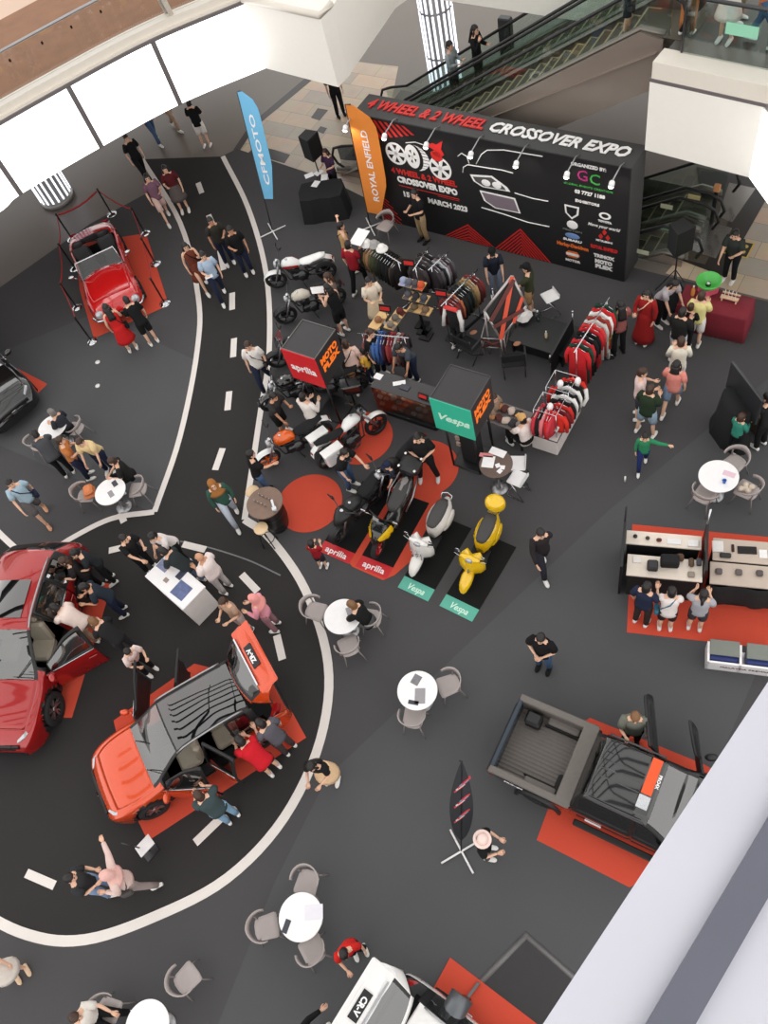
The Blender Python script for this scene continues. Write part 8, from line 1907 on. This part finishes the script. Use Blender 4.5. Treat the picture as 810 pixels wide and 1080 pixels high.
counter('back taupe counter at the right edge with tablets', (752, 567), .95, 1.6, .48, M_CRTOP2); counter('front taupe counter at the right edge with boxed phones', (749, 592), .95, 1.6, .46, M_CRTOP2)
for (px, lb) in (((659, 553), 'left'), ((746, 556), 'middle')):
    p = at(px[0], px[1], 1.2); r = thing('divider_frame', 'black divider frame at the %s end of the cream counters' % lb, 'divider', (p.x, p.y, 0), BE - PI / 2); mb = MB(); mb.box((.45, 0, .62), (1.0, .05, 1.24)); mb.build('black_panel', M_BLACK, r); mb = MB(); mb.tube([(-.1, 0, 0), (-.1, 0, 1.7)], .02, 6); mb.build('post', M_CHROME if lb == 'middle' else M_BLACK, r)
for k, (x, y, sx, sy, sz, c_, lb) in enumerate([(670, 566, .08, .07, .08, (70, 60, 60), 'small brown gadget, leftmost on the back cream counter'), (683, 568, .08, .07, .08, (80, 70, 60), 'small brown gadget second on the back cream counter'), (695, 570, .1, .07, .08, (110, 60, 60), 'small red-brown gadget third on the back cream counter'), (711, 571, .26, .12, .02, (226, 224, 224), 'white printed card on the back cream counter'), (731, 573, .2, .14, .03, (234, 232, 232), 'white box at the right end of the back cream counter'),
    (672, 590, .16, .14, .02, (226, 220, 214), 'white sheet at the left of the front cream counter'), (688, 598, .2, .2, .16, (62, 60, 62), 'square charcoal helmet box on the front cream counter'), (706, 594, .34, .22, .22, (36, 35, 36), 'large black bag on the front cream counter'), (717, 589, .14, .14, .12, (92, 70, 58), 'brown leather pouch on the front cream counter'), (729, 594, .1, .18, .1, (96, 78, 66), 'tall brown pouch on the front cream counter'), (737, 593, .09, .16, .06, (84, 84, 90), 'grey pouch at the right of the front cream counter'), (729, 606, .12, .12, .05, (150, 140, 128), 'small tan box at the edge of the front cream counter'),
    (757, 576, .2, .24, .02, (220, 216, 214), 'white leaflet standing on the back taupe counter'), (773, 578, .05, .16, .03, (60, 44, 40), 'slim dark phone on the back taupe counter'), (788, 580, .34, .16, .02, (44, 42, 42), 'black tablet lying on the back taupe counter'), (805, 584, .14, .18, .02, (228, 226, 226), 'white leaflet at the right edge of the back taupe counter'), (765, 586, .2, .1, .06, (60, 60, 60), 'black tray on the back taupe counter'),
    (758, 603, .12, .12, .07, (96, 88, 88), 'boxed phone, left one on the front taupe counter'), (779, 604, .12, .12, .07, (100, 92, 90), 'boxed phone, middle one on the front taupe counter'), (801, 605, .12, .12, .07, (90, 84, 84), 'boxed phone, right one on the front taupe counter')]):
    p = at(x, y, .97); mb = MB(); mb.box((0, 0, sz / 2), (sx, sy, sz), bev=min(.03, sz * .3)); o = mb.build('merchandise_item', cloth(c_)); o.location = (p.x, p.y, .951); o.rotation_euler = (0, 0, BE + .05); tag(o, lb, 'merchandise')
p = at(790, 640, .5); r = thing('draped_skirt', 'black cloth swags hanging from the front taupe counter', 'cloth', tuple(at(752, 615, .9)[:2]) + (0,), BE); mb = MB(); mb.loft([[(x, -.04 - .03 * math.sin(x * 9 + z), z) for x in np.linspace(0, 1.6, 24)] for z in (.9, .6, .3)] + [[(x, -.06 - .03 * math.sin(x * 9), .12 + .1 * abs(math.sin(x * 4))) for x in np.linspace(0, 1.6, 24)]], False, True, False); so_ = mb.build('cloth_swag', M_BFAB, r); so_.modifiers.new('t', 'SOLIDIFY').thickness = .015
# white and blue bins below the carpet
p = at(749, 706); r = thing('drawer_bin', 'low white unit with blue lidded bins beside the red carpet', 'bin', p, BE); M_BLUE = mat('navy_plastic', (36, 50, 110), .4)
mb = MB(); mb.box((.55, .02, .18), (1.3, .04, .36)); mb.box((.02 - .1, .2, .2), (.04, .4, .4)); mb.box((.48, .2, .2), (.04, .4, .38)); mb.box((.55, .2, .02), (1.3, .4, .04)); mb.build('white_casing', M_WHITE, r)
for x in (.2, .84): mb = MB(); mb.box((x, .22, .2), (.5, .3, .3), bev=.02); mb.build('bin_body', M_BLUE, r); mb = MB(); mb.box((x, .3, .4), (.52, .3, .05), bev=.01); mb.build('bin_lid', mat('grey_lid', (120, 124, 116), .5), r)
mb = MB(); add_text(mb, 'MALAYSIA PREMIUM', .08, Matrix.Translation((.6, -.004, .2)) @ Matrix.Rotation(PI / 2, 4, 'X'), width=.9); mb.build('lettering', mat('dark_red_ink', (96, 40, 60), .5), r)
# black draped screen on the right
a, b = at(773, 386, 1.7), at(800, 430, 1.5); r = thing('draped_screen', 'large black screen on a black draped stand at the right edge', 'screen', (a.x, a.y, 0), math.atan2(b.y - a.y, b.x - a.x)); L = (b - a).length
mb = MB(); mb.box((L / 2, 0, 1.4), (L + .1, .06, .8), bev=.01); mb.build('screen_panel', mat('screen_black', (40, 42, 44), .3), r); mb = MB(); mb.box((L / 2, .045, 1.4), (L, .02, .72)); mb.build('screen_back', M_BLACK, r)
mb = MB(); mb.loft([[(L / 2 + L * .5 * g * c_, -.1 + .3 * g * s_ * (1 + .1 * (k % 2)), z) for k, (c_, s_) in enumerate([(math.cos(t), math.sin(t)) for t in np.linspace(0, 2 * PI, 17)[:-1]])] for z, g in ((0, 1.15), (.4, .95), (1.0, .85), (1.2, .8))]); mb.build('black_drape', M_BFAB, r)
p = at(803, 450); r = thing('photo_light', 'brown box and black lamp head beside the draped screen', 'lamp', p, .3); mb = MB(); mb.box((0, 0, .3), (.5, .4, .6), bev=.03); mb.build('brown_case', mat('brown_case', (98, 84, 72), .6), r); mb = MB(); mb.lathe([(.08, .6), (.1, .9), (.06, 1.0)], 12); mb.build('lamp_head', M_BLACK, r)
# dark grey framed panel standing near the ledge and steel pieces in front of the white SUV
A4 = [at(555, 987), at(488, 1056), at(560, 1135), at(640, 1062)]
r = thing('bordered_mat', 'large black floor panel with a grey border beside the white SUV', 'mat', (A4[0].x, A4[0].y, 0), 0); o0 = Vector((A4[0].x, A4[0].y, 0)); Q = [p - o0 for p in A4]
mb = MB(); mb.prism([(p.x, p.y) for p in Q], .003, .014); mb.build('black_panel', mat('panel_black', (46, 44, 45), .6), r)
for i in range(4): mb = MB(); a, b = Q[i], Q[(i + 1) % 4]; d = (b - a).normalized(); mb.tube([a - d * .04 + Vector((0, 0, .012)), b + d * .04 + Vector((0, 0, .012))], .008, 4, side=(0, 0, 1), ry=.055); mb.build('grey_border', mat('mid_grey_frame', (112, 110, 110), .5), r)
a, b = at(505, 1036, .1), at(470, 1082, .1); mb = MB(); mb.tube([(0, 0, .06), (b.x - a.x, b.y - a.y, .06)], .03, 6); o = mb.build('steel_pole', mat('mid_grey_frame', (112, 110, 110), .5)); o.location = (a.x, a.y, 0); tag(o, 'dark grey pole lying across the red carpet beside the white SUV', 'pole')
a, b = at(487, 1050, 1.0), at(462, 1095, 1.0); r = thing('steel_roller', 'brushed grey steel roller bar in front of the framed panel', 'roller', (a.x, a.y, 0), math.atan2(b.y - a.y, b.x - a.x)); L = (b - a).length
mb = MB(); mb.tube([(0, 0, .9), (L, 0, .9)], .19, 14, side=(0, 0, 1)); mb.build('roller', mat('roller_steel', (104, 108, 112), .3, .5), r)
for x in (.05, L - .05): mb = MB(); mb.box((x, 0, .4), (.08, .12, .8)); mb.build('leg', M_STEEL, r)
